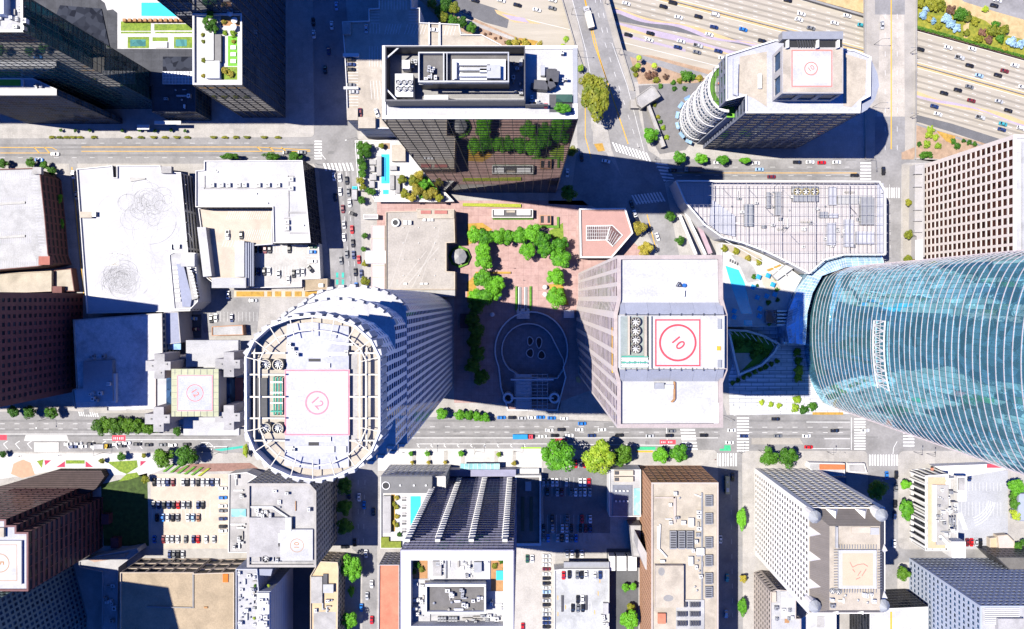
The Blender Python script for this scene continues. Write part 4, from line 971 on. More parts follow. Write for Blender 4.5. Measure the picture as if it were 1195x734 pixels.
for i in range(N_):
    m.face([(drum[i].x, drum[i].y, z1), (drum[i+1].x, drum[i+1].y, z1), (i2[i+1].x, i2[i+1].y, z1), (i2[i].x, i2[i].y, z1)], 0); m.face([(i2[i].x, i2[i].y, z1), (i2[i+1].x, i2[i+1].y, z1), (i2[i+1].x, i2[i+1].y, z1-.6), (i2[i].x, i2[i].y, z1-.6)], 0)
m.build('drum_parapet', whitew, t)
m = MB()
for i in range(N_): m.face([(i2[i].x, i2[i].y, z1-.6), (i2[i+1].x, i2[i+1].y, z1-.6), (i3[i+1].x, i3[i+1].y, z1-.6), (i3[i].x, i3[i].y, z1-.6)])
m.build('turf_ring', M('turf_dark', (.07, .17, .02), var=.2), t)
m = MB(); m.face([(v.x, v.y, z1-.7) for v in i3]); m.build('drum_terrace', roof_gr, t)
c2 = P(841, 99, 66)
m = MB()
for i in range(7): m.bar((c2.x-4+i*1.6, c2.y-8, z1+1), (c2.x-4+i*1.6, c2.y+8, z1+1), .15)
for i in range(5): m.bar((c2.x-4, c2.y-8+i*4, z1+1), (c2.x+6, c2.y-8+i*4, z1+1), .15)
m.build('trellis', metal_d, t); rb(t, 'seat', (838, 96, 842, 98.5), .5, orange, base=z1-.7)
rb(t, 'lawn_terrace', RECT(848, 121, 864, 137), 60, bluegr, base=GZ, top=lime_g)
# glazed awnings at the drum foot
for i in range(6):
    a = R(120+i*25); ca = c.xy+Vector((math.cos(a)*rr*1.42, math.sin(a)*rr*1.7)); m = MB(); m.box(ca, 4, 2, 4, 4.3, rot=a+1.57); m.build('awning', gl_lob, t)
# right rear rounded wing
po = [(1004+0, 118), (1017, 112), (1027, 90), (1026, 105), (1021, 118), (1010, 131), (1004, 134)]
rb(t, 'rounded_wing', [(1005, 119), (1016, 112), (1017, 70), (1024, 86), (1026, 100), (1021, 116), (1012, 128), (1005, 132)], 74, bluegr, base=GZ)
# --- low house by the diagonal street
t = B('kiosk_building', 'small white winged pavilion beside the diagonal street and dark paved court', 'pavilion', [(742, 113), (760, 100), (764, 102), (771, 112), (758, 120), (749, 126), (744, 122)], 6, conc, roof_gr, par=.4); rb(t, 'stair_box', (736, 116, 748, 126), 3, conc, base=0)
t = B('walkway_canopy', 'long thin white canopy beside the diagonal street below the winged pavilion', 'canopy', [(754, 121), (758, 121), (777, 170), (772, 172)], 4, conc, roof_gr, par=.2)
# --- white grid office on the right
t = B('office_block', 'pale pink stone office block with a square grid of bronze windows', 'office block', [(1182.5, 157), (1330, 157), (1330, 300), (1182.5, 300)], 75, M('cream_stone_grid', (.66, .59, .55), var=.05), roof_ww, fac=lambda i, a, b: dict(pitch=4.7, floor=3.95, wf=.7, hf=.76, depth=.6, mx=1.5), gm=gl_red, par=1, pw=1.5)
rb(t, 'roof_deck', (1193, 165, 1300, 292), .6, roof_w)
t = B('entrance_arcade', 'grey stone entrance arcade along the foot of the pale pink office block', 'arcade', [(1068, 192), (1079, 190), (1079, 300), (1070, 302), (1070, 276), (1067, 274)], 6, greyst, greyst, par=.4)
for y in (200, 215, 242, 255, 268): rb(t, 'pier', (1067.5, y, 1076, y+3), 2, greyst)
rb(t, 'glass_canopy', (1068.5, 280, 1077, 304), .6, metal_w)
# --- glass roofed mall (right of centre)
MALL = [(789, 211), (1026, 212), (1033, 224), (1033, 297), (985, 297), (962, 303), (944, 319), (920, 306), (893, 293), (866, 283), (843, 277), (822, 262), (800, 236)]
t = B('shopping_mall', 'flat mall roof under a white steel grid with grey roof units and fans', 'mall', MALL, 20, whitew, M('mall_roof', (.48, .45, .45), var=.06, scale=.12), par=.8, pm=M('grey_steel', (.33, .33, .36), rough=.5))
rz = t['rz']
m = MB(); mq = [v.xy for v in pp(MALL, 25)]
def inside(p, poly):
    r = False; n = len(poly)
    for i in range(n):
        a, b = poly[i], poly[(i+1) % n]
        if (a.y > p[1]) != (b.y > p[1]) and p[0] < (b.x-a.x)*(p[1]-a.y)/(b.y-a.y)+a.x: r = not r
    return r
lat = 0
def seg(x0, y0, x1, y1, w):
    n = 40; run = None
    for i in range(n+1):
        x, y = x0+(x1-x0)*i/n, y0+(y1-y0)*i/n; p = P(x, y, 25); ok = inside(p, mq)
        if ok and run is None: run = p
        if (not ok or i == n) and run is not None:
            if (p-run).length > 1: m.bar(run, p, w, w*1.3)
            run = None
for x in range(791, 1033, 5): seg(x, 208, x, 325, .11 if (x-791) % 10 else .17 if (x-791) % 40 else .3)
for y in range(217, 320, 11): seg(785, y, 1036, y, .2)
rd = random.Random(4)
for i in range(14): x = 820+rd.randrange(20)*10; y = 217+rd.randrange(6)*11; seg(x, y, x+10, y+11 if rd.random() < .5 else y-11, .14)
m.build('steel_grid', M('grey_steel', (.33, .33, .36), rough=.5), t)
m = MB(); q = ccw(mq)
for i in range(len(q)): m.bar((q[i].x, q[i].y, 25), (q[(i+1) % len(q)].x, q[(i+1) % len(q)].y, 25), .8)
for i in range(len(q)): m.bar((q[i].x, q[i].y, 19), (q[i].x, q[i].y, 25), .4)
m.build('edge_beam', metal_w, t)
rb(t, 'chiller', (926, 217, 955, 235), 2.4, metal)
for x in (931, 941, 951): fan(t, x, 223.5, 4.4, 1, base=rz+2.4, ringm=M('ochre_metal', (.4, .33, .15)))
for r_ in ((869, 238, 879, 264), (895, 224, 899, 243), (905, 225, 911, 251), (968, 218, 976, 239), (986, 256, 996, 288), (966, 260, 975, 286), (1005, 230, 1020, 262), (957, 247, 966, 254), (968, 249, 978, 254), (1000, 270, 1020, 285)): rb(t, 'roof_unit', r_, 2.2, metal if r_[0] % 2 else roof_lil)
rb(t, 'plant_deck', (900, 271, 960, 293), .4, M('pinkish_deck', (.46, .42, .42), var=.05)); rb(t, 'plant_deck', (978, 228, 1018, 238), 1.2, roof_w); rb(t, 'raised_roof', [(830, 232), (858, 252), (858, 276), (840, 272), (828, 262)], 1.5, roof_lil); clutter(t, (842, 222, 1020, 268), 26, 17)
clutter(t, (900, 225, 1022, 290), 22, 19, big=.8)
rb(t, 'gable_wall', (1024, 214, 1031, 296), .8, roof_lil)
# escalator ramps beside the mall
for i, (a, b, w) in enumerate((((793, 251), (812, 297), 3.5), ((799, 246), (823, 297), 3), ((806, 240), (829, 296), 5))):
    m = MB(); A_, B_ = P(*a, 3), P(*b, 8); m.bar(A_, B_, w*.5, 1.); s = m.build('walkway', [whitew, metal_w, M('mauve_steps', (.4, .3, .34))][i]); tag(s, ['white', 'pale metal', 'mauve'][i]+' stepped walkway '+['nearest to the diagonal street', 'in the middle beside the mall', 'nearest to the mall wall'][i], 'walkway')
# ================================================================ buildings, middle band
fbr = lambda i, a, b: dict(pitch=5, floor=3.4, wf=.8, hf=.42, depth=.5)
# --- far left white deck garage (brick walls)
t = B('parking_garage', 'white topped brick parking garage with bay lines at the far left', 'garage', [(-60, 199), (38, 196), (47, 204), (52, 250), (56, 296), (60, 307), (44, 311), (-60, 320)], 18, brickbr, roof_w, fac=fbr, gm=black, par=1)
gz = t['rz']; m = MB()
rbays(-20, 203, 36, 199, 24, (0, 9), gz); rbays(-20, 231, 36, 230, 24, (0, 14), gz); rbays(-20, 270, 36, 270, 24, (0, 14), gz); rbays(-20, 306, 44, 302, 24, (0, 8), gz); rbays(43, 206, 54, 300, 26, (-7, 0), gz)
m.build('bay_marking', M('pale_lilac_paint', (.55, .55, .62)), t)
for y in (236, 275): rb(t, 'ramp_slot', [(-20, y+2), (29, y-1), (29, y+1.5), (-20, y+4.5)], .5, metal_d)
rb(t, 'stair_tower', (45, 299, 58, 309), 2.5, brickbr, top=M('red_brick_roof', (.35, .13, .1))); rb(t, 'stair_tower', (38, 195, 48, 203), 2, roof_gr)
t = B('low_block', 'low beige roof below the far left brick garage', 'building', [(-60, 322), (60, 316), (60, 340), (-60, 345)], 7, cream, roof_be, par=.8)
t = B('low_block', 'narrow beige strip roof beside the alley below the brick garage', 'building', [(63, 315), (83, 313), (87, 340), (63, 340)], 5, brickbr, roof_be, par=.6); rb(t, 'brick_hut', (61, 334, 72, 344), 3, brickbr)
# --- maroon tower far left
t = B('tower', 'dark maroon tower with small square windows at the left edge', 'tower', ccw(basebox([(-120, 342), (97, 342), (97, 455), (-120, 462)], 0)), 104, maroon, roof_gr, fac=lambda i, a, b: dict(pitch=4.2, floor=3.8, wf=.5, hf=.5, depth=.5, mx=2), gm=gl_dark)
# --- white parking roof with tyre marks
t = B('parking_garage', 'large bright white parking deck covered with round tyre marks', 'garage', [(89, 197), (131, 193), (132, 207), (136, 207), (136, 193), (187, 193), (188, 200), (211, 201), (219, 290), (222, 363), (101, 366), (97, 310)], 15, whitew, M('white_parking_deck', (.45, .45, .465), var=.05, scale=.1, fine=.03, stain=.08), fac=lambda i, a, b: dict(pitch=18, floor=3.4, wf=.94, hf=.5, depth=.8), gm=black, par=.9)
gz = t['rz']; rd = random.Random(2)
tm = M('tyre_marks', (.37, .37, .375), var=.1, scale=1); m = MB()
def circ(cx, cy, r, a0, a1, n=26, w=.1):
    pts = [P(cx+r*math.cos(a0+(a1-a0)*i/n), cy+r*.85*math.sin(a0+(a1-a0)*i/n), gz) for i in range(n+1)]; m.strip(pts, w, gz+.02+rd.uniform(0, .004))
for i in range(70): circ(172+rd.gauss(0, 10), 238+rd.gauss(0, 8), rd.uniform(6, 15), rd.uniform(0, 6), rd.uniform(7, 13))
for i in range(120): circ(141+rd.gauss(0, 6), 326+rd.gauss(0, 6), rd.uniform(5, 16), rd.uniform(0, 6), rd.uniform(7, 13))
for i in range(46): circ(rd.uniform(120, 200), rd.uniform(240, 345), rd.uniform(8, 34), rd.uniform(0, 6), rd.uniform(4, 8), w=.14)
m.build('tyre_mark', tm, t)
for p_ in (RECT(111, 215, 131, 225), RECT(119, 236, 133, 241), RECT(118, 304, 139, 310), RECT(179, 320, 196, 325), RECT(104, 343, 120, 347)): flat(t, 'roof_patch', p_, M('cream_patch', (.62, .58, .5), var=.08), .012)
rb(t, 'wall_end', [(151, 207), (152, 212), (170, 209), (169, 207.5)], .6, metal_d); rb(t, 'stair_box', (93, 247, 107, 254), 2.2, roof_be); rb(t, 'stair_box', (107, 247, 111.5, 252.5), 2.0, metal); rb(t, 'stair_box', (188, 194, 200, 202), 2.5, roof_gr)
rb(t, 'vent_box', (192, 285, 200, 291), 1.6, metal); rb(t, 'vent_box', (203, 285, 209, 290), 1.6, metal)
for i in range(14): rb(t, 'light_post', (216+i*.15, 204+i*11, 216.8+i*.15, 205+i*11), 2.5, metal_d) if i % 2 else None
for i in range(4): rb(t, 'wheel_stop', (127+i*6, 295+i*.7, 131+i*6, 295.8+i*.7), .25, metal_d)
# ramp / plant structure at its right side
t = B('plant_building', 'narrow white machinery building with louvred roof at the corner of the tyre marked deck', 'building', [(197, 297), (203, 294), (228, 295), (231, 352), (222, 361), (203, 361)], 17, whitew, roof_w, par=.6)
rb(t, 'sloped_roof', [(206, 308), (214, 309), (224, 347), (222, 358), (213, 358)], 1.5, M('slate_blue_roof', (.27, .29, .38), var=.1)); rb(t, 'sloped_roof', [(217, 309), (226, 320), (231, 348), (224, 350)], 2.5, metal_d)
rb(t, 'white_block', (211, 296, 227, 311), 3, roof_ww)
for i in range(8): rb(t, 'vent_box', (201.5+i*.5, 311+i*5.4, 207+i*.5, 314+i*5.4), .8, metal_w)
for i in range(10): rb(t, 'louvre', (219+i*.9, 312+i*3.6, 223+i*.9, 313.4+i*3.6), 3, metal_w)
# --- L shaped white roof
LSH = [(238, 188.5), (352, 187), (363, 283), (319, 283.5), (318, 241.5), (231, 242), (231, 232), (228, 199), (237, 198)]
LSH = [(228, 199), (238, 198), (238, 187.5), (353, 187), (362.5, 283), (319, 283.5), (318, 241.5), (228, 241.5)]
t = B('office_block', 'L-shaped bright white roof with a row of small roof units in a channel', 'building', LSH, 22, metal_d, roof_ww, cur=lambda i, a, b: dict(pv=3, ph=5.5, wv=.2, wh=.35), gm=gl_dark, pm=whitew)
rz = t['rz']
for r_ in ((238, 219, 336, 220.5), (336, 205, 343, 206.2), (336, 205, 337.3, 253), (337, 247, 358, 249), (331, 254, 338, 270), (338, 271, 362, 273), (238, 205, 239.3, 220)): rb(t, 'pipe_channel', r_, .35, roof_gr)
for x in (247, 258, 266, 278, 285, 301, 312, 324): ac(t, x, 215.5, 5, 5, 1.6)
for x, y in ((339.5, 209), (339.5, 219.5), (334.5, 259), (334.5, 266)): ac(t, x, y, 5, 5, 1.6)
for x, y in ((250, 198), (252, 199.5), (311, 236), (353, 262), (298, 225)): rb(t, 'roof_vent', (x, y, x+1.6, y+1.6), .8, metal)
# --- parking deck under it
t = B('parking_deck', 'sandy parking deck with a long white canopy between the two white roofs', 'garage', [(231, 243), (318, 243), (318, 285), (290, 287), (290, 328), (248, 330), (238, 322), (234, 265)], 12, whitew, sand, par=.9)
gz = t['rz']; m = MB(); rbays(268, 245, 314, 245, 18, (-4, 11), gz); rbays(286, 268, 316, 268, 12, (-4, 12), gz); rbays(262, 280, 282, 280, 6, (-3, 8), gz); m.build('bay_marking', white_p, t)
rb(t, 'canopy', [(230, 265), (240, 265), (247, 322), (237, 323)], 5, roof_ww); rb(t, 'canopy', (274, 281, 285, 323), 4, roof_ww)
rb(t, 'roof_block', (247, 324, 287, 336), 4.5, roof_w)
for i in range(4): rb(t, 'louvre', (286+i*2.6, 283, 288+i*2.6, 334), 3.4-i*.6, bluegr)
cars([(266, 274.5, 'white', 'pickup'), (282, 274.5, 'black')], 'on the sandy deck between the white roofs', 'cars parked on the sandy deck', (0, 1), gz)
t = B('parking_deck', 'lower parking deck with many cars below the L-shaped white roof', 'garage', [(294, 287), (372, 284), (374, 325), (352, 326), (352, 335), (294, 336)], 7, whitew, M('deck_grey', (.34, .33, .31), var=.1, scale=.15, stain=.1), par=.9)
gz = t['rz']; m = MB(); rbays(297, 311, 362, 311, 18, (0, 11), gz); rbays(297, 285, 345, 285, 13, (0, 10), gz); rbays(358, 288, 358, 318, 8, (12, 0), gz); m.build('bay_marking', white_p, t)
cars([(298.5, 290.5, 'black'), (304.5, 290.5, 'black'), (309.8, 291, 'maroon'), (315.2, 291, 'black'), (338, 290.7, 'black'), (365, 288, 'green', 'car', (1, 0)), (364.5, 294, 'blue', 'car', (1, 0)), (365, 305, 'white', 'car', (1, 0)), (362.6, 314, 'black', 'car', (1, 1.2)), (297, 317, 'black'), (302.6, 317, 'navy'), (308.6, 317, 'black'), (314.4, 316.7, 'white'), (325.7, 320, 'silver'), (343, 319.5, 'black'), (348.4, 318, 'silver'), (354, 317.6, 'white'), (337, 326, 'white')], 'on the lower deck below the L-shaped roof', 'cars parked on the lower deck below the L-shaped roof', (0, 1), gz)
t = B('low_block', 'ochre topped low hut at the corner of the lower parking deck', 'building', [(354, 326), (382, 325), (382, 338), (354, 340)], 5, cream, roof_tan, par=.5); rb(t, 'air_unit', (372, 331, 377, 335), 1.2, metal)
t = thing('planter_strip', 'long ochre planted strip along the foot of the lower parking deck', 'planter', P(320, 342, 0)); m = MB(); m.prism([v.xy for v in pp(RECT(274, 339, 380, 347))], GZ, 1.2); m.build('kerb_wall', cream, t)
for x0, x1 in ((276, 308), (312, 317), (321, 328), (333, 340), (344, 352), (356, 376)): m = MB(); m.prism([v.xy for v in pp(RECT(x0, 340, x1, 346), 1.2)], 1.1, 1.4); m.build('planting', ornwall, t)
# --- FIG roof centre left
FIG = [(450, 247), (486, 246), (486, 243.5), (530, 244), (531, 283), (521, 283.5), (521, 316.5), (531, 317), (531, 338), (450, 338)]
t = B('shopping_hall', 'flat beige grey hall roof with a notch at the octagonal kiosk', 'mall', FIG, 12, cream, M('hall_roof', (.38, .35, .315), var=.07, scale=.08, stain=.12), par=.9)
rz = t['rz']
m = MB(); rd = random.Random(8)
for i in range(9): x = 455+i*8.5; m.strip(pp([(x, 336), (x+rd.uniform(20, 40), 336-rd.uniform(40, 76))], rz), rd.uniform(.3, .8), rz+.012+i*.002) if x < 490 else None
m.build('pale_streak', M('pale_streak', (.435, .41, .375)), t)
c = P(462, 260, rz); m = MB(); m.annulus(c, rz, rz+1.6, 1.6, 2.4, 20); m.cyl(c, rz, rz+1.2, 1.7, n=20, mi=1); m.build('cooling_fan', [metal, black], t)
rb(t, 'roof_unit', (471, 257, 475, 262), 1.2, metal_w); rb(t, 'roof_unit', (476, 257, 480, 262), 1.8, metal); rb(t, 'raised_strip', (487, 245, 530, 255), 1.2, roof_be)
rb(t, 'skylight', (491, 245.5, 503, 249.5), .5, M('red_glass', (.3, .12, .1), rough=.2), base=rz+1.2); rb(t, 'skylight', (507, 245.5, 522, 249.5), .5, M('red_glass', (.3, .12, .1), rough=.2), base=rz+1.2)
for x in (495, 500, 504): rb(t, 'roof_unit', (x-1.6, 255, x+1.6, 258), 1, metal_w)
rb(t, 'roof_unit', (479, 339, 493, 345), 1, metal, base=8); rb(t, 'lower_strip', (450, 338, 531, 346), 9, roof_gr, base=GZ)
for x in (470, 488, 507): 
    for y in (265, 283, 302, 321): rb(t, 'roof_vent', (x, y, x+1, y+1), .6, metal)
for x in (471, 490, 495): rb(t, 'roof_vent', (x, 330, x+4, 332), .8, metal)
t = B('arcade_roof', 'pale pink gabled strip roof with white barrel vault along the street left of the hall', 'building', [(433, 263), (449, 263), (449, 338), (433, 338)], 9, pinkish, M('pale_pink_roof', (.6, .5, .47), var=.07, scale=.2), par=.3)
m = MB(); z = 9; a0, a1 = P(427, 292, z), P(427, 308, z); b0 = P(451, 292, z); n = 10; h_ = (a0-a1).length/2
prev = None
for i in range(n+1):
    th = math.pi*i/n; y = (a0.y+a1.y)/2+h_*math.cos(th); zz = z-1+h_*.8*math.sin(th); q = ((a0.x, y, zz), (b0.x, y, zz))
    if prev: m.face([prev[0], prev[1], q[1], q[0]])
    prev = q
m.face([(b0.x, (a0.y+a1.y)/2+h_*math.cos(math.pi*i/n), z-1+h_*.8*math.sin(math.pi*i/n)) for i in range(n+1)]); m.face([(a0.x, (a0.y+a1.y)/2+h_*math.cos(math.pi*i/n), z-1+h_*.8*math.sin(math.pi*i/n)) for i in range(n+1)][::-1])
m.build('barrel_vault', metal_w, t)
for y in (278, 309, 323): rb(t, 'roof_step', (433, y, 449, y+.8), .4, cream)
t = B('street_shelter', 'small grey flat shelter roof at the upper left corner of the hall', 'shelter', [(424, 250), (441, 250), (441, 255.5), (424, 255.5)], 4, metal, roof_gr, par=.2)
# --- octagonal kiosk
t = thing('kiosk', 'grey octagonal domed kiosk ringed by a clipped green hedge', 'kiosk', P(535.5, 299, 0)); c = P(535.5, 299, 6)
m = MB(); m.cyl(c, GZ, 4.5, 4.2, n=8); m.build('wall', whitew, t); m = MB(); m.cyl(c, 4.5, 6.8, 4.7, .05, n=8); m.build('roof', M('grey_dome', (.3, .3, .3), rough=.4, metal=.3), t)
m = MB(); m.annulus(c, GZ, 1.6, 5.2, 6.6, 8); m.build('hedge', M('hedge_top', (.08, .19, .02), var=.4, scale=1.5), t)
# --- pink pentagon pavilion
t = B('pavilion', 'pink pentagon roof with white rim and a gridded skylight right of the plaza', 'pavilion', [(676, 243), (730, 242.5), (739, 272), (714, 301), (677, 301)], 10, pinkish, M('pink_roof', (.42, .25, .22), var=.06, scale=.2), par=1, pw=.9, pm=white_p)
SK = [(684, 263), (715, 262.5), (727, 274.5), (715, 288), (707, 280.5), (684, 281)]
rb(t, 'skylight_kerb', SK, .5, white_p); q = [v.xy for v in pp(SK, 10)]; rb(t, 'skylight', [(685, 264), (714.5, 263.5), (725.5, 274.5), (715, 286.5), (707.5, 279.5), (685, 280)], .62, GL('brown_glass', (.1, .06, .05)))
m = MB()
for i in range(12): m.bar(P(685+i*2.2, 264, 9.8), P(685+i*2.2, 280, 9.8), .18)
for i in range(5): m.bar(P(685, 264+i*3.9, 9.8), P(711, 264+i*3.9, 9.8), .18)
for i in range(6): m.bar(P(711+i*2.6, 266+i*1.8, 9.8), P(707+i*1.6, 279.5+i*1.5, 9.8), .18)
m.bar(P(712, 264, 9.8), P(708, 280, 9.8), .4); m.build('skylight_bars', white_p, t)
# plaza bits
t = thing('escalator', 'pair of escalators with green planters going down from the plaza into the court', 'escalator', P(610, 347, 0))
for x in (606.5, 613.5): m = MB(); m.prism([v.xy for v in pp(RECT(x-1.6, 335, x+1.6, 363))], GZ, .7); m.build('stair_flight', metal_w, t); m = MB(); m.prism([v.xy for v in pp(RECT(x-.5, 335, x+.9, 363))], .6, .9); m.build('handrail', metal_d, t)
for x in (602.5, 619): m = MB(); m.prism([v.xy for v in pp(RECT(x-1.2, 334, x+1.2, 362))], GZ, 1.2); m.build('planter', M('hedge_top', (.08, .19, .02)), t)
m = MB(); m.prism([v.xy for v in pp(RECT(603, 360, 618, 372), 1)], -9, .9); m.build('landing', metal, t)
t = B('plaza_shelter', 'long white roofed plaza shelter with dark gaps at the top of the plaza', 'shelter', [(574, 244), (622, 244), (622, 254), (574, 254)], 4, whitew, metal_d, par=.3)
rb(t, 'roof_panel', (577, 245, 588, 251), .6, metal_w); rb(t, 'roof_panel', (591, 245.5, 601, 248), .6, roof_be); rb(t, 'roof_panel', (603, 245, 619, 251), .6, metal_w)
t = B('stair_head', 'small pink brick stair head beside the white plaza shelter', 'stair', [(630, 251), (643, 251), (643, 262), (630, 262)], 3, brickor, M('pink_roof', (.42, .25, .22)), par=.3); rb(t, 'stair_well', (631, 252, 634.5, 260), .2, black); rb(t, 'stair_well', (639, 252, 642, 260), .2, black)
for i, (p_, l_) in enumerate((([(620, 263), (650, 263), (650, 253), (652.5, 253), (652.5, 266), (620, 265.5)], 'clipped low hedge wrapped round the pink stair head'), (RECT(575, 254.5, 622, 256.2), 'low clipped hedge in front of the white plaza shelter'), ([(540, 237), (608, 238), (608, 242), (540, 240.5)], 'yellow green hedge strip along the foot of the bronze tower'), (RECT(555, 317, 596, 319.4), 'thin brown hedge strip between the two left plaza tree groups'))):
    m = MB(); m.prism([v.xy for v in pp(p_, 1)], GZ, 1.1); solo(m, 'hedge', [M('hedge_top', (.08, .19, .02)), M('hedge_top', (.08, .19, .02)), M('yellow_hedge', (.25, .28, .03), var=.4, scale=1.5), ornwall][i], l_, 'hedge')
for n_, (x, y) in enumerate(((636, 335), (582.5, 346), (636, 343.5), (574.5, 367))):
    t = thing('parasol', ['upper white parasol at the right plaza trees', 'white parasol right of the lower left tree clump', 'lower white parasol at the right plaza trees', 'white parasol in the shade left of the sunken court'][n_], 'parasol', P(x, y, 0), 'white plaza parasols'); c = P(x, y, 3)
    m = MB(); m.cyl(c, GZ, 2.8, .06, n=6); m.build('pole', metal, t); m = MB(); m.cyl(c, 2.5, 3.2, 1.4, .05, n=8); m.build('canopy', metal_w, t)
t = thing('cafe_hut', 'little dark framed seating hut in the shaded left plaza strip', 'hut', P(543, 373, 0)); m = MB(); m.prism([v.xy for v in pp(RECT(537, 366, 551, 383), 3)], 2.6, 3, 0); m.build('roof', brickbr, t); m = MB(); m.prism([v.xy for v in pp(RECT(538, 367, 550, 382), 2)], GZ, 2.6); m.build('wall', cream, t)
m = MB(); m.prism([v.xy for v in pp(RECT(658, 362, 670, 371), 2)], GZ, 2.5); solo(m, 'glass_lift', metal_w, 'small white lift box above the sunken court beside the round wall', 'lift')
m = MB(); m.prism([v.xy for v in pp([(672, 440), (675, 439.5), (678, 445), (677, 447), (673, 446)], 1)], GZ, 1); solo(m, 'bench', M('ochre_metal', (.4, .33, .15)), 'curved ochre bench in the shade right of the sunken court', 'bench')
# --- blue shaded roof
t = B('office_block', 'mottled grey flat roof block in the long shadow of the maroon tower', 'building', [(85, 373), (175, 366), (189, 365), (191, 478), (124, 480), (124, 476), (87, 478), (84, 455), (89, 453)], 20, conc, roof_bl, fac=frd, gm=gl_blue, par=.8)
rb(t, 'penthouse', [(97, 422), (131, 420), (132, 468), (88, 470), (88, 455), (97, 453)], 3, metal); clutter(t, (104, 415, 124, 420), 5, 4); clutter(t, (100, 440, 128, 470), 7, 14, base=t['rz']+3); rb(t, 'vent_bank', (130, 436, 135, 470), 2.2, metal_w)
t = B('loft_building', 'slate sloped roof with glazed lower edge beside the shaded grey block', 'building', [(191, 364), (208, 364), (211, 400), (194, 402)], 16, greyst, M('slate_blue_roof', (.27, .29, .38)), par=.3); rb(t, 'glass_edge', (194, 401, 211, 408), .2, gl_lob, base=14)
m = MB(); m.prism([v.xy for v in pp(RECT(219, 367, 235, 394))], GZ, .5); solo(m, 'loading_pit', asphalt_d, 'dark sunken loading bay holding two cars beside the slate roof', 'loading bay')
# --- turreted tower with green framed helipad
t = B('tower', 'stone tower with four cross shaped turrets and a helipad in a pale green frame', 'tower', [(181, 417), (285, 417), (285, 498), (181, 498)], 30, beigest, roof_ww, fac=frd, gm=gl_blue, par=.8)
rb(t, 'roof_wing', (217, 397, 278, 428), 3, roof_w); rb(t, 'roof_wing', (214, 487, 279, 508), 2, roof_ww)
tz = 46
for cx, cy in ((185, 427), (184, 489), (266, 425), (266, 487)):
    rb(t, 'turret', [(cx-5, cy-14), (cx+7, cy-14), (cx+7, cy-5), (cx+14, cy-5), (cx+14, cy+5), (cx+7, cy+5), (cx+7, cy+15), (cx-5, cy+15), (cx-5, cy+6), (cx-15, cy+6), (cx-15, cy-6), (cx-5, cy-6)], tz-29.2, beigest, top=roof_gr)
    for dx, dy in ((-8, 0), (2, 8), (9, -2)): rb(t, 'roof_vent', (cx+dx-.8, cy+dy-.8, cx+dx+.8, cy+dy+.8), .5, metal_d, base=tz)
rb(t, 'centre_block', (203, 433, 255, 486), tz-28, beigest); 
for x0, x1 in ((194, 202), (256, 268)): rb(t, 'glass_wing', (x0, 440, x1, 482), 8, gl_blue)
z_ = 29.2+tz-28
rb(t, 'copper_rim', (200, 430.5, 255, 486), .6, M('pale_green_copper', (.4, .41, .27), var=.12, scale=.3), base=z_)
m = MB()
for i in range(7):
    for (a, b) in (((204+i*7.5, 431), (204+i*7.5, 437)), ((204+i*7.5, 480), (204+i*7.5, 486)), ((200.5, 435+i*7.6), (206, 435+i*7.6)), ((249, 435+i*7.6), (254.5, 435+i*7.6))): m.bar(P(*a, z_+.65), P(*b, z_+.65), .2)
m.build('rim_seam', metal_d, t)
helipad(t, (206.5, 437.5, 248.5, 480), .9, roof_lil, faded_r, '12', 227.5, 458.5, 10, -58, (207, 438, 248, 479.5), .35, size=4.6, base=z_, ringw=.4)
rb(t, 'roof_beam', (193, 455, 206, 457.5), 2.2, roof_gr); rb(t, 'roof_beam', (249, 457, 268, 460), 2.2, roof_gr); rb(t, 'brick_roof', (271, 441, 283, 474), 1, M('red_brick_roof', (.35, .13, .1)))
t = B('low_block', 'small white roof terrace with shrubs below the alley car park', 'building', [(247, 381), (283, 379), (284, 391), (247, 392)], 5, brickor, roof_w, par=.5)
# --- oval white tower (777)
def oct_(x0, y0, x1, y1, c, n=6, cl=None):
    o = []
    for (cx, cy, a0) in ((x1-c, y0+c, -90), (x1-c, y1-c, 0), (x0+c, y1-c, 90), (x0+c, y0+c, 180)):
        for i in range(n+1): a = R(a0+90*i/n); o.append((cx+c*math.cos(a), cy+c*math.sin(a)))
    return o
t = thing('tower', 'white oval skyscraper with stepped ends and a helipad marked 12 in a pink square', 'tower', P(489, 405, 0))
W_ = MB(); pn = []
f7 = dict(pitch=3.1, floor=4.0, wf=.58, hf=.84, depth=.35)
oval = [(450, 382), (450, 425), (455, 437), (464, 446), (476, 451.5), (489, 453.5), (502, 451.5), (514, 446), (523, 437), (528, 425), (528, 382), (523, 372), (514, 364), (502, 359.5), (489, 358), (476, 359.5), (464, 364), (455, 372)]
cap = lambda ys, ya, x0=450, x1=528: [((x0+x1)/2+(x1-x0)/2*math.cos(R(k)), ys-(ys-ya)*math.sin(R(k))) for k in range(0, 181, 12)]
s1 = cap(362, 340)+[(450, 452), (457, 452), (457, 457), (521, 457), (521, 452), (528, 452)]
s2 = cap(370, 349, 450.3, 527.7)+[(450.3, 444), (456, 444), (456, 450), (463, 450), (463, 454), (515, 454), (515, 450), (522, 450), (522, 444), (527.7, 444)]
TOPS = ((s1, GZ, 160), (s2, 160, 182), (oval, 182, 206))
for poly, za, zb in TOPS:
    q = ccw([v.xy for v in pp(poly)])
    for i in range(len(q)):
        a, b = q[i], q[(i+1) % len(q)]; up = (b-a).normalized().x < -.25
        facade(W_, pn, a, b, za, zb, **(dict(f7, hf=.28, wf=.6) if up else f7))
W_.build('wall', M('white_tower_panel', (.88, .88, .88), var=.04, scale=.3, rough=.5), t); put_panes(t, pn, WIN('deep_blue_glass', (.012, .03, .08), .9, .04))
m = MB()
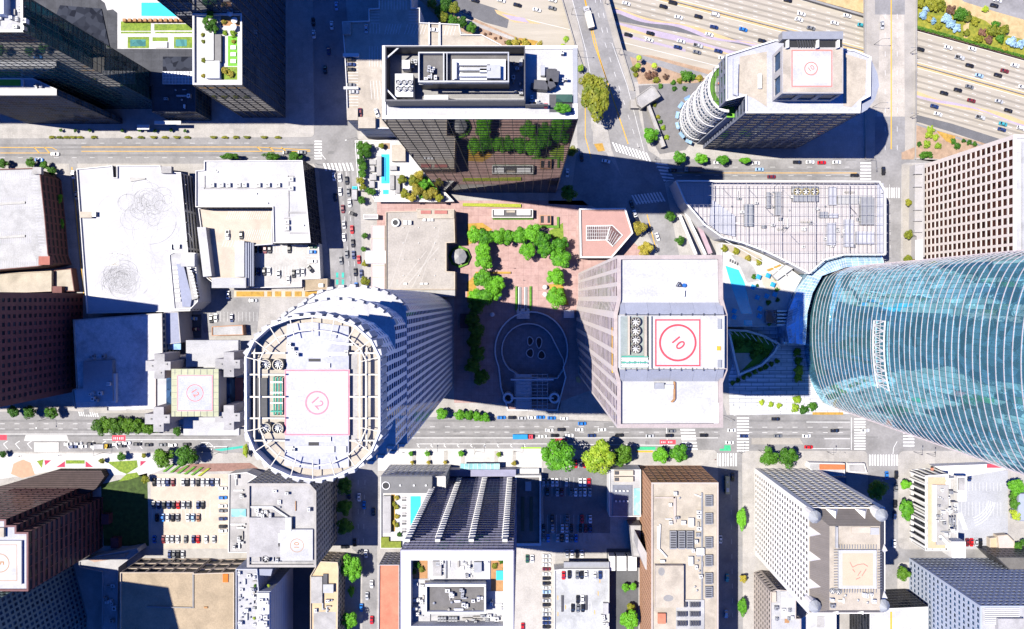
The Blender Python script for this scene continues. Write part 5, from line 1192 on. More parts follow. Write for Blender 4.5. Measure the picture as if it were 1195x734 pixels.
for poly, za, zb in TOPS[:2]: m.face([(v.x, v.y, zb) for v in ccw([w.xy for w in pp(poly)])])
m.build('setback_roof', roof_ww, t); q = ccw([v.xy for v in pp(oval)])
m = MB(); m.face([(v.x, v.y, 204.6) for v in q]); m.build('roof', M('sand_roof', (.42, .38, .32)), t); t['rz'] = 204.6
m = MB(); m.ring(inset(q, -.15), inset(q, .45), 204.4, 208); m.build('crown', metal_w, t)
# toothed white fins round the crown
m = MB(); L_ = []
for i in range(len(q)):
    a, b = q[i], q[(i+1) % len(q)]; k = max(1, int((b-a).length/2.6)); u = (b-a).normalized(); n_ = Vector((u.y, -u.x))
    for j in range(k): L_.append((a.lerp(b, (j+.5)/k), n_, u, .4 if abs(u.y) > .97 else 1))
TE = []
for poly, zz in ((s1, 160), (s2, 182)):
    q2 = ccw([v.xy for v in pp(poly)])
    for i in range(len(q2)):
        a, b = q2[i], q2[(i+1) % len(q2)]; k = max(1, int((b-a).length/3.2)); u = (b-a).normalized(); n_ = Vector((u.y, -u.x))
        for j in range(k): TE.append((a.lerp(b, (j+.5)/k), n_, u, zz))
for p, n_, u, zz in TE:
    if abs(u.y) < .9: m.prism([p+u*1.3, p-u*1.3, p-u*1.3+n_*.9, p+u*.6+n_*1.1], zz-3.5, zz+.6, bottom=True)
for p, n_, u, s_ in L_: m.prism([p+u*1.15, p-u*1.15, p-u*1.15+n_*.8*s_, p+u*.7+n_*1.3*s_], 199, 207.5, bottom=True)
m.build('crown_fin', roof_ww, t, kind='stuff')
# steel ring frame inside the crown
m = MB(); ri = inset(q, 4.2)
for i in range(len(q)): m.bar((ri[i].x, ri[i].y, 207.5), (ri[(i+1) % len(q)].x, ri[(i+1) % len(q)].y, 207.5), .35)
for i in range(0, len(q)): a, b = q[i], inset(q, 6)[i]; m.bar((a.x, a.y, 207.8), (b.x, b.y, 207.8), .25)
for y in (412, 437, 463, 488, 514):
    for x0, x1 in ((287, 333), (408, 441)): m.bar(P(x0, y, 206.8), P(x1, y, 206.8), .45)
for x in (297, 420, 428): m.bar(P(x, 405, 206.5), P(x, 522, 206.5), .5)
m.build('steel_frame', M('cream_steel', (.62, .58, .48), rough=.5), t)
rb(t, 'roof_deck', [(335, 378), (365, 376), (407, 381), (407, 545), (370, 548), (332, 543)], .9, roof_lil)
dz = 205.5
helipad(t, (332, 431, 408, 508.5), .35, roof_ww, pinkpad, '12', 370, 470, 14, -48, (332.3, 431.5, 407.7, 508), .45, size=3.9, base=dz, ringw=.5, bm=pinkpad)
for r_ in ((355, 411, 384, 416), (384, 411, 406, 415), (360, 424, 385, 429), (335, 411, 345, 416), (357, 510, 386, 515), (344, 521, 390, 528), (334, 521, 342, 527), (396, 521, 404, 528)): rb(t, 'roof_panel', r_, .5, metal, base=dz)
rb(t, 'dark_slot', (360, 418.5, 374, 422), .1, black, base=dz); rb(t, 'dark_slot', (360, 516, 372, 520), .1, black, base=dz)
for x, y in ((337, 402), (341, 407), (346, 414), (342, 525), (404, 411)): ac(t, x, y, 4, 4, 1.5, base=dz, mat=metal)
rb(t, 'dark_deck', (288, 441, 312, 488), .3, asphalt_d); rb(t, 'plant_deck', (318, 441, 332, 486), .3, roof_be)
for i in range(3): pipe(t, [(320+i*4, 440), (320+i*4, 484)], .2, 1.2, M('green_pipe', (.05, .24, .17)))
for y in (446, 458, 470, 480): pipe(t, [(316, y), (330, y)], .2, 1.6, metal if y % 4 else M('green_pipe', (.05, .24, .17)))
for y in (425.5, 500):
    for x in (309.5, 324): fan(t, x, y, 6.6, 2.2, blades=10, ringm=M('bronze_metal', (.22, .2, .16), rough=.5, metal=.3))
flat(t, 'grey_deck', RECT(410, 412, 417, 515), roof_gr); rb(t, 'walkway', (417, 404, 428, 525), .5, roof_be)
pipe(t, [(382, 399), (412, 402)], .3, 1, metal, base=dz)
# --- white roofed tower (10)
EY = [(720, 298), (843, 297.5), (844, 349), (849, 367), (849, 432), (843.5, 447), (844, 499), (720, 499.5), (720, 447), (716, 432), (716, 367), (720, 349)]
gs = WIN('grey_mauve_glass', (.12, .1, .12), .4, .06)
def eyf(i, a, b):
    L = (b-a).length
    return dict(pitch=5.6 if L > 15 else 30, floor=4.1, wf=.7, hf=.97, depth=.3, mx=.4)
t = B('tower', 'tower with bright white roofs and a red helipad marked 10', 'tower', EY, 170, M('beige_pier_panel', (.6, .53, .49), var=.04, scale=.3), roof_ww, fac=eyf, gm=gs, par=1.2, pw=1.4, pm=M('mauve_beige_panel', (.40, .34, .32)))
rz = t['rz']
rb(t, 'penthouse', (723, 368, 845.5, 430), 4, whitew, top=roof_ww); hz = rz+4
for y0, y1, s in ((353, 367, 1), (445, 431, -1)):
    m = MB()
    a, b, c_, d = P(724, y0, rz+.2), P(843, y0, rz+.2), P(845, y1, hz), P(723, y1, hz)
    m.face([a, b, c_, d] if s < 0 else [d, c_, b, a])
    m.build('sloped_louvre', M('grey_lilac_louvre', (.33, .34, .38), rough=.5, var=.08, brick=(8, 40, .06, 1.6)), t)
m = MB()
for i in range(9): m.bar(P(730+i*13, 365.5, hz+.4), P(730+i*13, 368.5, hz+.4), .25); m.bar(P(730+i*13, 429, hz+.4), P(730+i*13, 433, hz+.4), .25)
m.build('bracket', metal_d, t)
helipad(t, (764, 370, 818, 429), .2, roof_ww, redpad, '10', 791, 400, 22, -50, (764.5, 372.5, 817.5, 427.5), .5, size=4.8, base=hz, ringw=.7)
flat(t, 'plant_deck', RECT(724, 369, 762, 430), M('teal_grey_deck', (.2, .23, .22)), .02, base=hz)
for y in (375.5, 386, 396.5, 407): fan(t, 742, y, 5.6, 1.8, blades=8, base=hz, ringm=M('bronze_metal', (.22, .2, .16)))
rb(t, 'plant_wall', (752, 369, 755, 416), 1.5, roof_be, base=hz); rb(t, 'plant_wall', (758, 369, 760, 430), 1.2, metal_w, base=hz); rb(t, 'plant_wall', (733, 369, 735, 414), 1.2, sand, base=hz)
for i in range(6): pipe(t, [(726, 416+i*2.3), (756, 416+i*2.3)], .25, 1, M('green_pipe', (.05, .24, .17)) if i % 3 == 0 else metal_w, base=hz)
for x, y in ((732, 424), (738, 425), (745, 423), (750, 425), (756, 424)): ac(t, x, y, 4, 7, 1.2, base=hz, mat=roof_lil)
rb(t, 'roof_hatch', (838, 372, 842, 384), .6, metal, base=hz); rb(t, 'roof_hatch', (838, 420, 842, 429), .6, metal, base=hz); rb(t, 'yellow_crate', (837, 404, 841, 409), .5, yell_p, base=hz)
rb(t, 'davit_base', (785, 339, 799, 346), 1.2, metal_w); rb(t, 'davit_base', (764, 447, 775, 454), 1.5, metal); rb(t, 'davit_base', (776, 449, 786, 454), 1.8, metal_w); pipe(t, [(787, 446), (787, 466), (784, 469)], .3, .8, wood)
c = P(798, 333, rz); m = MB(); m.cyl(c, rz, rz+1, .7, n=10); m.build('blue_drum', M('blue_plastic', (.02, .12, .4)), t)
m = MB()
for a, b in (((789, 334), (792, 329)), ((792, 329), (795, 334)), ((789, 334), (795, 334))): m.bar(P(*a, rz+1.5), P(*b, rz+1.5), .3)
m.build('davit_frame', metal_d, t); flat(t, 'roof_scuff', [(802+9*math.cos(k*.5), 477+6*math.sin(k*.5)) for k in range(13)], M('scuffed_roof', (.6, .6, .6), var=.25, scale=1.2, fine=.2), .01)
for x in range(724, 843, 15):
    for y in (300.5, 497): rb(t, 'anchor', (x, y-.6, x+1.4, y+.6), .5, metal_d)
for y in (325, 340, 462, 484): rb(t, 'anchor', (722, y, 723.4, y+1.2), .5, metal_d); rb(t, 'anchor', (839, y, 840.4, y+1.2), .5, metal_d)
rb(t, 'rail_block', (833, 470, 839, 498), .6, metal_w); rb(t, 'gondola_rail', (714, 382, 716, 435), .3, yell_p, base=166)
# ================================================================ curved glass tower with podium
t = thing('tower', 'huge curved teal mirror glass tower running off the right edge', 'tower', P(975, 395, 0))
WG = [(957, 319), (949, 331), (943, 346), (939.5, 362), (938, 380), (938, 398), (939.5, 416), (943, 434), (948, 450), (955, 463), (964, 473), (985, 480), (1012, 470), (1020, 440), (1020, 340), (1008, 316), (985, 310)]
q = [v.xy for v in pp(WG)]
if sum(q[i].x*q[(i+1) % len(q)].y-q[(i+1) % len(q)].x*q[i].y for i in range(len(q))) < 0: q = q[::-1]
# smooth the curved front
def smooth(q, it=2):
    for _ in range(it):
        o = []
        for i in range(len(q)):
            a, b = q[i], q[(i+1) % len(q)]; o += [a*.75+b*.25, a*.25+b*.75]
        q = o
    return q
qs = smooth(q, 2); n = len(qs); TOPH = 300
g = MB()
for i in range(n):
    a, b = qs[i], qs[(i+1) % n]
    for j in range(0, TOPH, 20): g.face([(a.x, a.y, j), (b.x, b.y, j), (b.x, b.y, j+20), (a.x, a.y, j+20)])
go = g.build('glass_facade', gl_wg, t); m = MB(); m.face([(v.x, v.y, TOPH) for v in qs]); m.build('roof', roof_gr, t)
m = MB()
for z in [12+k*4.15 for k in range(66)]:
    ou = inset(qs, -.16)
    for i in range(n):
        j = (i+1) % n; a, b, c_, d = ou[i], ou[j], qs[j], qs[i]
        m.face([(a.x, a.y, z), (b.x, b.y, z), (b.x, b.y, z+.27), (a.x, a.y, z+.27)]); m.face([(a.x, a.y, z+.27), (b.x, b.y, z+.27), (c_.x, c_.y, z+.27), (d.x, d.y, z+.27)]); m.face([(d.x, d.y, z), (c_.x, c_.y, z), (b.x, b.y, z), (a.x, a.y, z)])
m.build('floor_fin', M('pinkish_white_metal', (.5, .42, .43), rough=.4, var=.04), go)
m = MB(); per = 0
for i in range(n):
    a, b = qs[i], qs[(i+1) % n]; k = max(1, round((b-a).length/3.2)); u = (b-a).normalized(); nn = Vector((u.y, -u.x))
    for s in range(k): c_ = a.lerp(b, s/k); m.face([(c_.x+nn.x*.06-u.x*.06, c_.y+nn.y*.06-u.y*.06, 0), (c_.x+nn.x*.06+u.x*.06, c_.y+nn.y*.06+u.y*.06, 0), (c_.x+nn.x*.06+u.x*.06, c_.y+nn.y*.06+u.y*.06, TOPH), (c_.x+nn.x*.06-u.x*.06, c_.y+nn.y*.06-u.y*.06, TOPH)])
m.build('mullion_grid', M('steel_teal', (.05, .14, .18), rough=.4, metal=.4), go)
# braced belt and slot
m = MB(); fr = [v for v in qs if v.x < P(960, 0, 0).x]; fr.sort(key=lambda v: -v.y)
fr = [v for v in fr if P(0, 366, 0).y >= v.y >= P(0, 432, 0).y]
oo = Vector((-.7, 0, 0))
za, zb = 82, 92
pts = [Vector((v.x, v.y, 0))+oo for v in fr]
for i in range(len(pts)-1):
    a, b = pts[i], pts[i+1]; A0, A1, B0, B1 = a+Vector((0, 0, za)), a+Vector((0, 0, zb)), b+Vector((0, 0, za)), b+Vector((0, 0, zb))
    m.bar(A0, B0, .5); m.bar(A1, B1, .5); m.bar(A0, A1, .4); m.bar(A0 if i % 2 else A1, B1 if i % 2 else B0, .4)
m.build('belt_truss', metal_w, t)
# curved glass lobby roof around its foot
LOB = [(1029, 297), (985, 296.5), (965, 302), (945, 318), (930, 340), (921, 362), (918, 382), (921, 400), (938, 402), (940, 365), (946, 342), (957, 322), (985, 312), (1029, 310)]
t = thing('glass_lobby', 'curved pale blue glass lobby roof wrapped round the foot of the teal tower', 'lobby', P(940, 350, 0)); z = 16
lq = [v.xy for v in pp(LOB, z)]; m = MB(); m.prism(lq, GZ, z-.6, top=False); m.build('wall', gl_lob, t)
o_ = lq[:8]; i_ = lq[8:][::-1]; i_ = [lq[13], lq[12], lq[12].lerp(lq[11], .5), lq[11], lq[10], lq[9].lerp(lq[10], .5), lq[9], lq[8]]
m = MB(); fr_ = MB()
for k in range(7):
    for s in range(6):
        a = o_[k].lerp(o_[k+1], s/6); b = o_[k].lerp(o_[k+1], (s+1)/6); c_ = i_[k].lerp(i_[k+1], (s+1)/6); d = i_[k].lerp(i_[k+1], s/6); prev = None
        for r_ in range(5):
            f_ = r_/5; g_ = (r_+1)/5; hz_ = lambda f: z-.6+3.2*math.sin(f*1.57); p0, p1 = a.lerp(d, f_), b.lerp(c_, f_); p2, p3 = b.lerp(c_, g_), a.lerp(d, g_)
            m.face([(p0.x, p0.y, hz_(f_)), (p1.x, p1.y, hz_(f_)), (p2.x, p2.y, hz_(g_)), (p3.x, p3.y, hz_(g_))][::-1])
            fr_.bar((p0.x, p0.y, hz_(f_)+.05), (p3.x, p3.y, hz_(g_)+.05), .14); fr_.bar((p0.x, p0.y, hz_(f_)+.05), (p1.x, p1.y, hz_(f_)+.05), .12)
bm_ = m.build('glass_roof', gl_lob, t); fr_.build('glazing_bars', metal_w, bm_)
# pool podium between the white roofed tower and the glass tower
POD = [(842, 283), (866, 287), (892, 298), (918, 311), (936, 324), (924, 345), (916, 375), (916, 381), (842, 381)]
t = B('pool_deck', 'white pool terrace with angled blue pool and blue parasols', 'terrace', POD, 12, whitew, pave_w, par=.8); rz = t['rz']
flat(t, 'swimming_pool', [(846.5, 310), (862, 315), (869, 330), (874, 352), (878, 366), (865, 366), (855, 338)], water, .06); flat(t, 'spa_pool', RECT(868, 373.5, 878, 381), water, .06)
flat(t, 'grey_patio', [(853, 297), (868, 300), (880, 312), (886, 328), (872, 330), (864, 312)], roof_gr, .02); flat(t, 'gravel_bed', [(841, 283), (866, 289), (890, 300), (886, 306), (868, 302), (848, 292)], roof_be, .03)
flat(t, 'wood_deck', [(888, 320), (900, 318), (908, 330), (912, 338), (900, 342), (890, 332)], sand, .025); flat(t, 'hedge_bed', [(894, 315), (911, 308), (912, 310), (897, 317)], ornwall, .05); flat(t, 'hedge_bed', [(903, 326), (917, 318), (918, 320), (905, 328)], grass, .05)
rb(t, 'canopy', [(902, 322), (917, 309), (926, 313), (907, 327)], 3, roof_ww); rb(t, 'pavilion', (894, 362, 906, 377), 3, metal, top=gl_blue)
for i in range(5): rb(t, 'slat_roof', (907, 362+i*4, 918, 364+i*4), 2.6, metal_w)
for i in range(4): rb(t, 'lounge_chair', [(852+i*2.8, 302+i*1.4), (853.4+i*2.8, 302.4+i*1.4), (852.8+i*2.8, 305.5+i*1.4), (851.4+i*2.8, 305.1+i*1.4)], .5, metal_d)
for i, (x, y) in enumerate(((885.5, 323), (896.5, 321.5), (902, 332), (879, 335), (884, 347), (895, 345.5), (904.5, 343.5), (887, 360), (886.5, 369), (857, 363), (857, 370))):
    c = P(x, y, rz+2.6); p_ = thing('parasol', f"{ORD[i]} blue square parasol counted downwards on the angled pool terrace", 'parasol', (c.x, c.y, rz), 'blue parasols on the pool terrace')
    m = MB(); m.cyl(c, rz, rz+2.6, .06, n=6); m.build('pole', metal, p_); m = MB(); rot = .4
    q4 = [(c.x+1.9*math.cos(rot+k*1.5708), c.y+1.9*math.sin(rot+k*1.5708), rz+2.4) for k in range(4)]
    for k in range(4): m.face([q4[k], q4[(k+1) % 4], (c.x, c.y, rz+3)])
    m.build('canopy', M('sky_blue_canvas', (.03, .33, .62), var=.05), p_)
for i, (x, y, r, k) in enumerate(((845.5, 290, 4, 'olive'), (859, 293, 4, 'olive'), (873, 301, 3.6, 'gold'), (886, 305.5, 4, 'olive'), (880, 323, 3, 'dark'))): plant(k, x, y, r, f"{ORD[i]} round shrub from the left along the upper edge of the blue parasol terrace", 'shrubs on the blue parasol terrace', name='shrub', cat='shrub', h=rz, trunk=False)
for i, (x, y, r) in enumerate(((907, 338, 2.6), (897, 353, 3.2), (908, 350, 2.6), (898, 378, 2.6), (884, 333, 2))): plant('dark', x, y, r, f"{ORD[i]} dark shrub counted downwards among the blue parasols", 'dark shrubs among the blue parasols', name='shrub', cat='shrub', h=rz, trunk=False)
m = MB()
for k_ in range(40): 
    a = P(846+k_*1.8, 280.5+k_*1.02, 13); m.bar(a, a+Vector((0, 0, 2.)), .12)
m.bar(P(846, 280.5, 15), P(918, 321.3, 15), .3); m.build('railing', metal_w, t)
# curved dark garden bowl and terraces below
t = thing('garden_bowl', 'dark leaf shaped sunken garden framed by curved glass below the pool terrace', 'garden', P(880, 410, 0))
BO = [(849, 384), (872, 385), (892, 391), (911, 401), (905, 412), (890, 427), (862, 439), (857, 420)]
m = MB(); q = ccw([v.xy for v in pp(BO, 4)]); m.ring(q, inset(q, 1.2), GZ, 4); m.build('rim', metal_w, t); m = MB(); m.face([(v.x, v.y, .6) for v in inset(q, 1.2)]); m.build('planting', M('hedge_top', (.08, .19, .02)), t)
m = MB(); m.prism([v.xy for v in pp([(858, 412), (875, 412), (878, 420), (862, 436)], 1.2)], .6, 1.2); m.build('terrace', sand, t)
m = MB()
for i in range(9): m.bar(P(849+i*7, 384.5+i*1.5, 4.6), P(855+i*7, 390+i*2, 4.6), .3)
m.build('glass_frame', metal_w, t)
t = B('entrance_canopy', 'pale gridded glass canopy at the left foot of the teal tower', 'canopy', [(914, 383), (937, 383), (938, 402), (914, 402)], 8, metal_w, gl_lob, par=.2)
m = MB()
for i in range(7): m.bar(P(914+i*3.8, 383, 8.1), P(914+i*3.8, 402, 8.1), .2)
for i in range(6): m.bar(P(914, 383+i*3.8, 8.1), P(938, 383+i*3.8, 8.1), .2)
m.build('glazing_bars', metal_w, t)
# ================================================================ lower band
frd2 = lambda i, a, b: dict(pitch=3.2, floor=3.6, wf=.55, hf=.5, depth=.4)
# maroon stepped tower bottom left
t = B('tower', 'maroon stepped tower with white roof and helipad marked 5 at the lower left', 'tower', [(-80, 606), (7, 606), (7, 613), (19, 613), (19, 621), (33, 621), (33, 690), (-80, 690)], 63, maroon, roof_lil, fac=lambda i, a, b: dict(pitch=6.2, floor=3.9, wf=.94, hf=.5, depth=.6), gm=gl_dark, par=1, pw=1)
helipad(t, (-30, 631, 25, 682), 1.2, roof_ww, brownpad, '5', 0, 657, 11, -90, (-28, 635.5, 20, 678), .3, size=5.5, ringw=.4); rb(t, 'roof_box', (-6, 616, 4.5, 627), 1.5, roof_be)
t = B('tower', 'shaded teal grey tower with rows of windows in the bottom left corner', 'tower', ccw(basebox([(-120, 668), (84, 650), (102, 720), (102, 830), (-120, 830)], 0)), 140, M('teal_grey_wall', (.12, .17, .18)), roof_gr, fac=lambda i, a, b: dict(pitch=3, floor=3.6, wf=.6, hf=.6, depth=.4), gm=gl_blue)
t = B('annex', 'low stone annex in shade between the corner tower and the tan roofed block', 'building', [(92, 655), (117, 648), (160, 640), (162, 644), (138, 662), (136, 760), (119, 760), (119, 668), (92, 662)], 9, greyst, roof_gr, par=.6); clutter(t, (122, 670, 133, 730), 9, 3); rb(t, 'striped_roof', [(100, 652), (150, 645), (146, 650), (110, 656)], .8, M('copper_stripe', (.3, .2, .15)))
for i, (x, y) in enumerate(((129, 628), (118, 600))): 
    m = MB(); m.prism([v.xy for v in pp(RECT(x, y, x+9, y+12), 4)], GZ, 4); solo(m, 'brick_pavilion', maroon, ['lower', 'upper'][i]+' small maroon pavilion at the foot of the stepped tower', 'pavilion')
m = MB(); m.prism([v.xy for v in pp([(-20, 573), (0, 568), (65, 549), (118, 549), (122, 556), (112, 570), (90, 582), (40, 584), (-20, 592)], 5)], GZ, 5)
solo(m, 'entrance_roof', M('maroon_slat', (.06, .042, .04), var=.2, scale=.5, brick=(80, 1.3, .3, 1.45)), 'dark slatted entrance roof at the head of the maroon stepped tower', 'roof')
# tan roof block
t = B('parking_garage', 'tan flat roofed block with dark windowed back wall in the lower left', 'building', [(140, 668), (226, 668), (226, 669.5), (273, 668), (273, 760), (140, 760)], 22, cream, roof_tan, fac=lambda i, a, b: dict(pitch=7.5, floor=7, wf=.86, hf=.7, depth=.8), gm=gl_dark, par=.8)
rb(t, 'joint_wall', (224.5, 669, 226, 710), .5, conc_d); rb(t, 'orange_panel', (260, 670, 266, 679.5), .5, M('orange_paint', (.8, .15, .02))); rb(t, 'roof_vent', (238, 708, 242, 710), .6, wood); pipe(t, [(172, 708), (224, 709)], .3, .5, conc_d)
# grey strip building between car park and helipad block
t = B('low_block', 'narrow grey roof with skylight and ducts right of the lower left car park', 'building', [(267, 553), (288, 551), (300, 556), (290, 563), (289, 645), (266, 645)], 10, whitew, roof_gr, par=.7); rb(t, 'skylight', (270, 594, 287, 603), .6, gl_pool); clutter(t, (270, 612, 285, 640), 9, 5); clutter(t, (270, 556, 286, 585), 5, 6); rb(t, 'white_wall', (269, 611, 286, 613), 1, whitew)
# grey roof building with helipad 10
t = B('office_block', 'grey flat roofed office with a white helipad marked 10 in brown', 'building', [(288, 564), (361, 564), (369, 573), (369, 662), (288, 662)], 42, conc, roof_gr, fac=frd2, gm=gl_dark, par=1.2, pw=1.4)
rz = t['rz']; helipad(t, (327, 618, 365, 654), 2.2, roof_ww, brownpad, '10', 346.5, 636.5, 8, 90, size=3.8, ringw=.3); rb(t, 'penthouse', (291, 604, 334, 650), 2, roof_w, top=roof_gr); rb(t, 'plant_wall', [(292, 591), (318, 591), (336, 603), (334, 604), (317, 593), (293, 593)], 1.5, metal); clutter(t, (294, 594, 316, 602), 10, 2); rb(t, 'stair_box', (333, 604, 340, 620), 2.5, metal); pipe(t, [(326, 622), (326, 642)], .5, 1.5, metal_w); fan(t, 310, 652.5, 4.2, 2, ringm=metal_d); clutter(t, (300, 646, 326, 655), 6, 9); railing(t, RECT(290, 655, 368, 659), rz, 1, metal)
clutter(t, (320, 570, 362, 600), 5, 31); pipe(t, [(345, 585), (345, 596)], .2, .4, wood)
# cluttered slim building
t = B('apartment_block', 'slim building with cluttered white roof machines below the helipad marked 10', 'building', [(275, 664), (300, 664), (302, 690), (316, 690), (316, 800), (275, 800)], 37, M('blue_white_wall', (.45, .47, .52), var=.05), roof_w, fac=lambda i, a, b: dict(pitch=60, floor=3.6, wf=.97, hf=.06, depth=.12, mx=.3) if i != 99 else None, gm=metal_d, par=.8)
clutter(t, (277, 668, 300, 732), 40, 77, big=.9); rb(t, 'plant_frame', (300, 692, 314, 745), 2.5, metal_w); clutter(t, (302, 695, 313, 732), 14, 78, base=t['rz']+2.5); rb(t, 'blue_rack', [(298, 664), (318, 664), (316, 672), (297, 671)], .8, bluegr, base=35)
for i, (x, y, k) in enumerate(((297, 684, 'dark'), (297, 710, 'dark'), (296, 722, 'lime'), (313, 684, 'lime'))): plant(k, x, y, 1.8, ['upper left', 'middle left', 'lowest', 'right hand'][i]+' small potted shrub among the cluttered roof machines', 'potted shrubs on the cluttered roof', name='shrub', cat='shrub', h=t['rz'], trunk=False)
# cream building
t = B('apartment_block', 'cream narrow building with tan roof right of the shaded alley', 'building', [(362, 672), (372, 655), (394, 656), (395, 664), (393, 800), (362, 800)], 16, cream, M('cream_roof', (.55, .42, .26), var=.12, scale=.2, stain=.1), fac=frd2, gm=gl_dark, par=.8); rb(t, 'stair_box', (377, 682, 389, 692), 2, metal); rb(t, 'roof_slab', (363, 673, 376, 704), 1.5, roof_gr); clutter(t, (366, 700, 388, 716), 10, 21); flat(t, 'roof_panel', RECT(366, 714, 392, 790), roof_gr); rb(t, 'dark_wall', (377, 670, 382, 682), 1, metal_d)
# orange roof building
t = B('shop_building', 'long orange red flat roof beside the street at the bottom', 'building', [(442, 659), (466, 659), (466, 800), (441, 800)], 20, greyst, orange, fac=frd2, gm=gl_dark, par=.7)
# hotel podium with pool
t = B('hotel_podium', 'pool terrace podium with dark strip roof below the street left of the striped tower', 'terrace', [(444, 556), (504, 556), (520, 556), (520, 640), (444, 640)], 28, whitew, pave_w, fac=frd2, gm=gl_blue, par=1)
rz = t['rz']; rb(t, 'strip_roof', (444.5, 556, 504, 575.5), 4, whitew, top=M('charcoal_roof', (.13, .13, .13), var=.12)); 
c = P(450.5, 566.5, rz+4); m = MB(); m.annulus(c, rz+4, rz+4.4, 1.9, 2.3, 20); m.cyl(c, rz+4, rz+4.3, 1.7, n=16, mi=1); m.build('round_vent', [white_p, black], t)
for x in (467, 483, 497): rb(t, 'roof_vent', (x-1, 565.5, x+1, 567.5), .6, metal_w, base=rz+4)
flat(t, 'swimming_pool', RECT(479, 579, 491, 618), water, .06); rb(t, 'pavilion', (447, 579, 456, 622), 2.5, metal, top=roof_gr); flat(t, 'planting_bed', RECT(456.5, 577, 461, 620), ornwall, .05); rb(t, 'green_roof', [(444.5, 627), (454, 627), (454, 632), (468, 632), (468, 639.5), (444.5, 639.5)], 1.2, M('moss_roof', (.14, .17, .02), var=.3, scale=.6))
for i in range(5): rb(t, 'lounge_chair', (469, 580+i*9.2, 473.5, 582+i*9.2), .5, roof_gr); rb(t, 'lounge_chair', (469, 583+i*9.2, 473.5, 584.6+i*9.2), .5, metal_d)
for i, (x, y, k) in enumerate(((463, 581, 'gold'), (463, 592, 'olive'), (463, 603, 'gold'), (463, 613, 'olive'), (466, 624, 'dark'), (459, 588, 'olive'), (459, 610, 'gold'))): plant(k, x, y, 3, f"{ORD[i]} bushy planting clump counted downwards on the hotel pool terrace", 'planting on the hotel pool terrace', name='shrub', cat='shrub', h=rz, trunk=False)
# hotel tower
HT = [(468, 642.5), (599, 642.5), (599, 742), (468, 742)]
nf = 0
gh = GL('violet_black_glass', (.06, .06, .10), ior=1.8)
t = B('tower', 'striped dark glass hotel tower with a thick white square roof rim', 'tower', HT, 122, bluegr, roof_w, cur=lambda i, a, b: dict(pv=2.2, ph=3.3, wv=.16, wh=.7, dv=.2, dh=.35) , gm=gh, par=5, pw=4.2, pm=whitew, mulm=M('lilac_panel', (.2, .2, .28), rough=.5))
q = ccw([v.xy for v in pp(HT, 122)]); top = [i for i in range(4) if abs(q[i].y-q[(i+1) % 4].y) < 3 and q[i].y > P(0, 700, 122).y][0]; a, b = q[top], q[(top+1) % 4]; u = (b-a).normalized(); n_ = Vector((u.y, -u.x)); L = (b-a).length
if u.x < 0: a, b = b, a; u = -u
for f_ in (.02, .30, .61, .92):
    s = a+u*(L*f_); m = MB()
    m.prism([s-u*1.1, s+u*1.1, s+u*1.1+n_*1.3, s-u*1.1+n_*1.3], 8, 112)
    for k in range(30): m.prism([s-u*1.5, s+u*1.5, s+u*1.5+n_*1.6, s-u*1.5+n_*1.6], 9+k*3.4, 9.6+k*3.4)
    m.build('balcony_stack', whitew, t)
rz = t['rz']
for r_ in ((500, 649, 572, 676), (478, 676, 502, 700), (480, 705, 502, 730), (566, 690, 594, 730)): rb(t, 'roof_deck', r_, .5, roof_ww)
for r_ in ((474, 650, 499, 675), (573, 650, 592, 694)): flat(t, 'terrace', RECT(*r_), wood, .02)
rb(t, 'plant_room', [(496, 683), (567, 683), (567, 716), (496, 716)], 5, metal, top=roof_dk)
for r_ in ((496, 682, 567, 684.5), (496, 714, 567, 716.5), (496, 684, 498, 714), (565, 684, 567, 714)): rb(t, 'plant_room_wall', r_, 1.8, metal_w, base=rz+5)
clutter(t, (500, 688, 562, 712), 20, 61, base=rz+5, big=1.1)
m = MB(); m.face([P(496, 677, rz+.5), P(567, 677, rz+.5), P(567, 683, rz+5), P(496, 683, rz+5)][::-1]); m.build('sloped_louvre', metal, t)
for x in (512, 515.5, 519, 525, 528.5, 532):
    for y in (723, 729, 735): ac(t, x, y, 3, 5, 1.6, mat=metal)
clutter(t, (504, 652, 570, 674), 20, 62, big=1.2); clutter(t, (500, 718, 592, 732), 14, 68); clutter(t, (478, 680, 500, 728), 10, 69); rb(t, 'roof_unit', (505, 655, 515, 672), 2, roof_gr); rb(t, 'roof_unit', (553, 656, 562, 668), 2.2, metal); pipe(t, [(520, 652), (520, 675)], .4, .8, metal); pipe(t, [(500, 700), (478, 700)], .5, .8, metal); clutter(t, (540, 718, 562, 735), 8, 63); clutter(t, (476, 678, 494, 730), 8, 64); clutter(t, (568, 695, 592, 730), 8, 65); pipe(t, [(548, 650), (548, 675)], .4, .8, metal_w)
for i, (x, y, k) in enumerate(((478, 656, 'dark'), (487, 660, 'dark'), (482, 668, 'dark'), (492, 665, 'olive'), (577, 661, 'olive'), (585, 655, 'dark'), (590, 664, 'olive'))): plant(k, x, y, 3.6, f"{ORD[i]} roof terrace bush from the left inside the white roof rim", 'bushes inside the white roof rim', name='shrub', cat='shrub', h=rz, trunk=False)
rb(t, 'spa_pool', (579, 666, 591, 677), .6, water)
t = thing('entrance_canopy', 'pale green glass entrance canopy above the pavement at the striped hotel tower', 'canopy', P(560, 545, 0)); m = MB(); m.prism([v.xy for v in pp(RECT(537, 541, 583, 553), 6)], 5.6, 6, bottom=True); m.build('glass_roof', gl_pool, t); m = MB()
for i in range(10): m.bar(P(537+i*5.1, 541, 6.1), P(537+i*5.1, 553, 6.1), .2)
for x in (538, 582): m.bar(P(x, 552, 0), P(x, 552, 6), .4)
m.build('frame', metal_w, t)
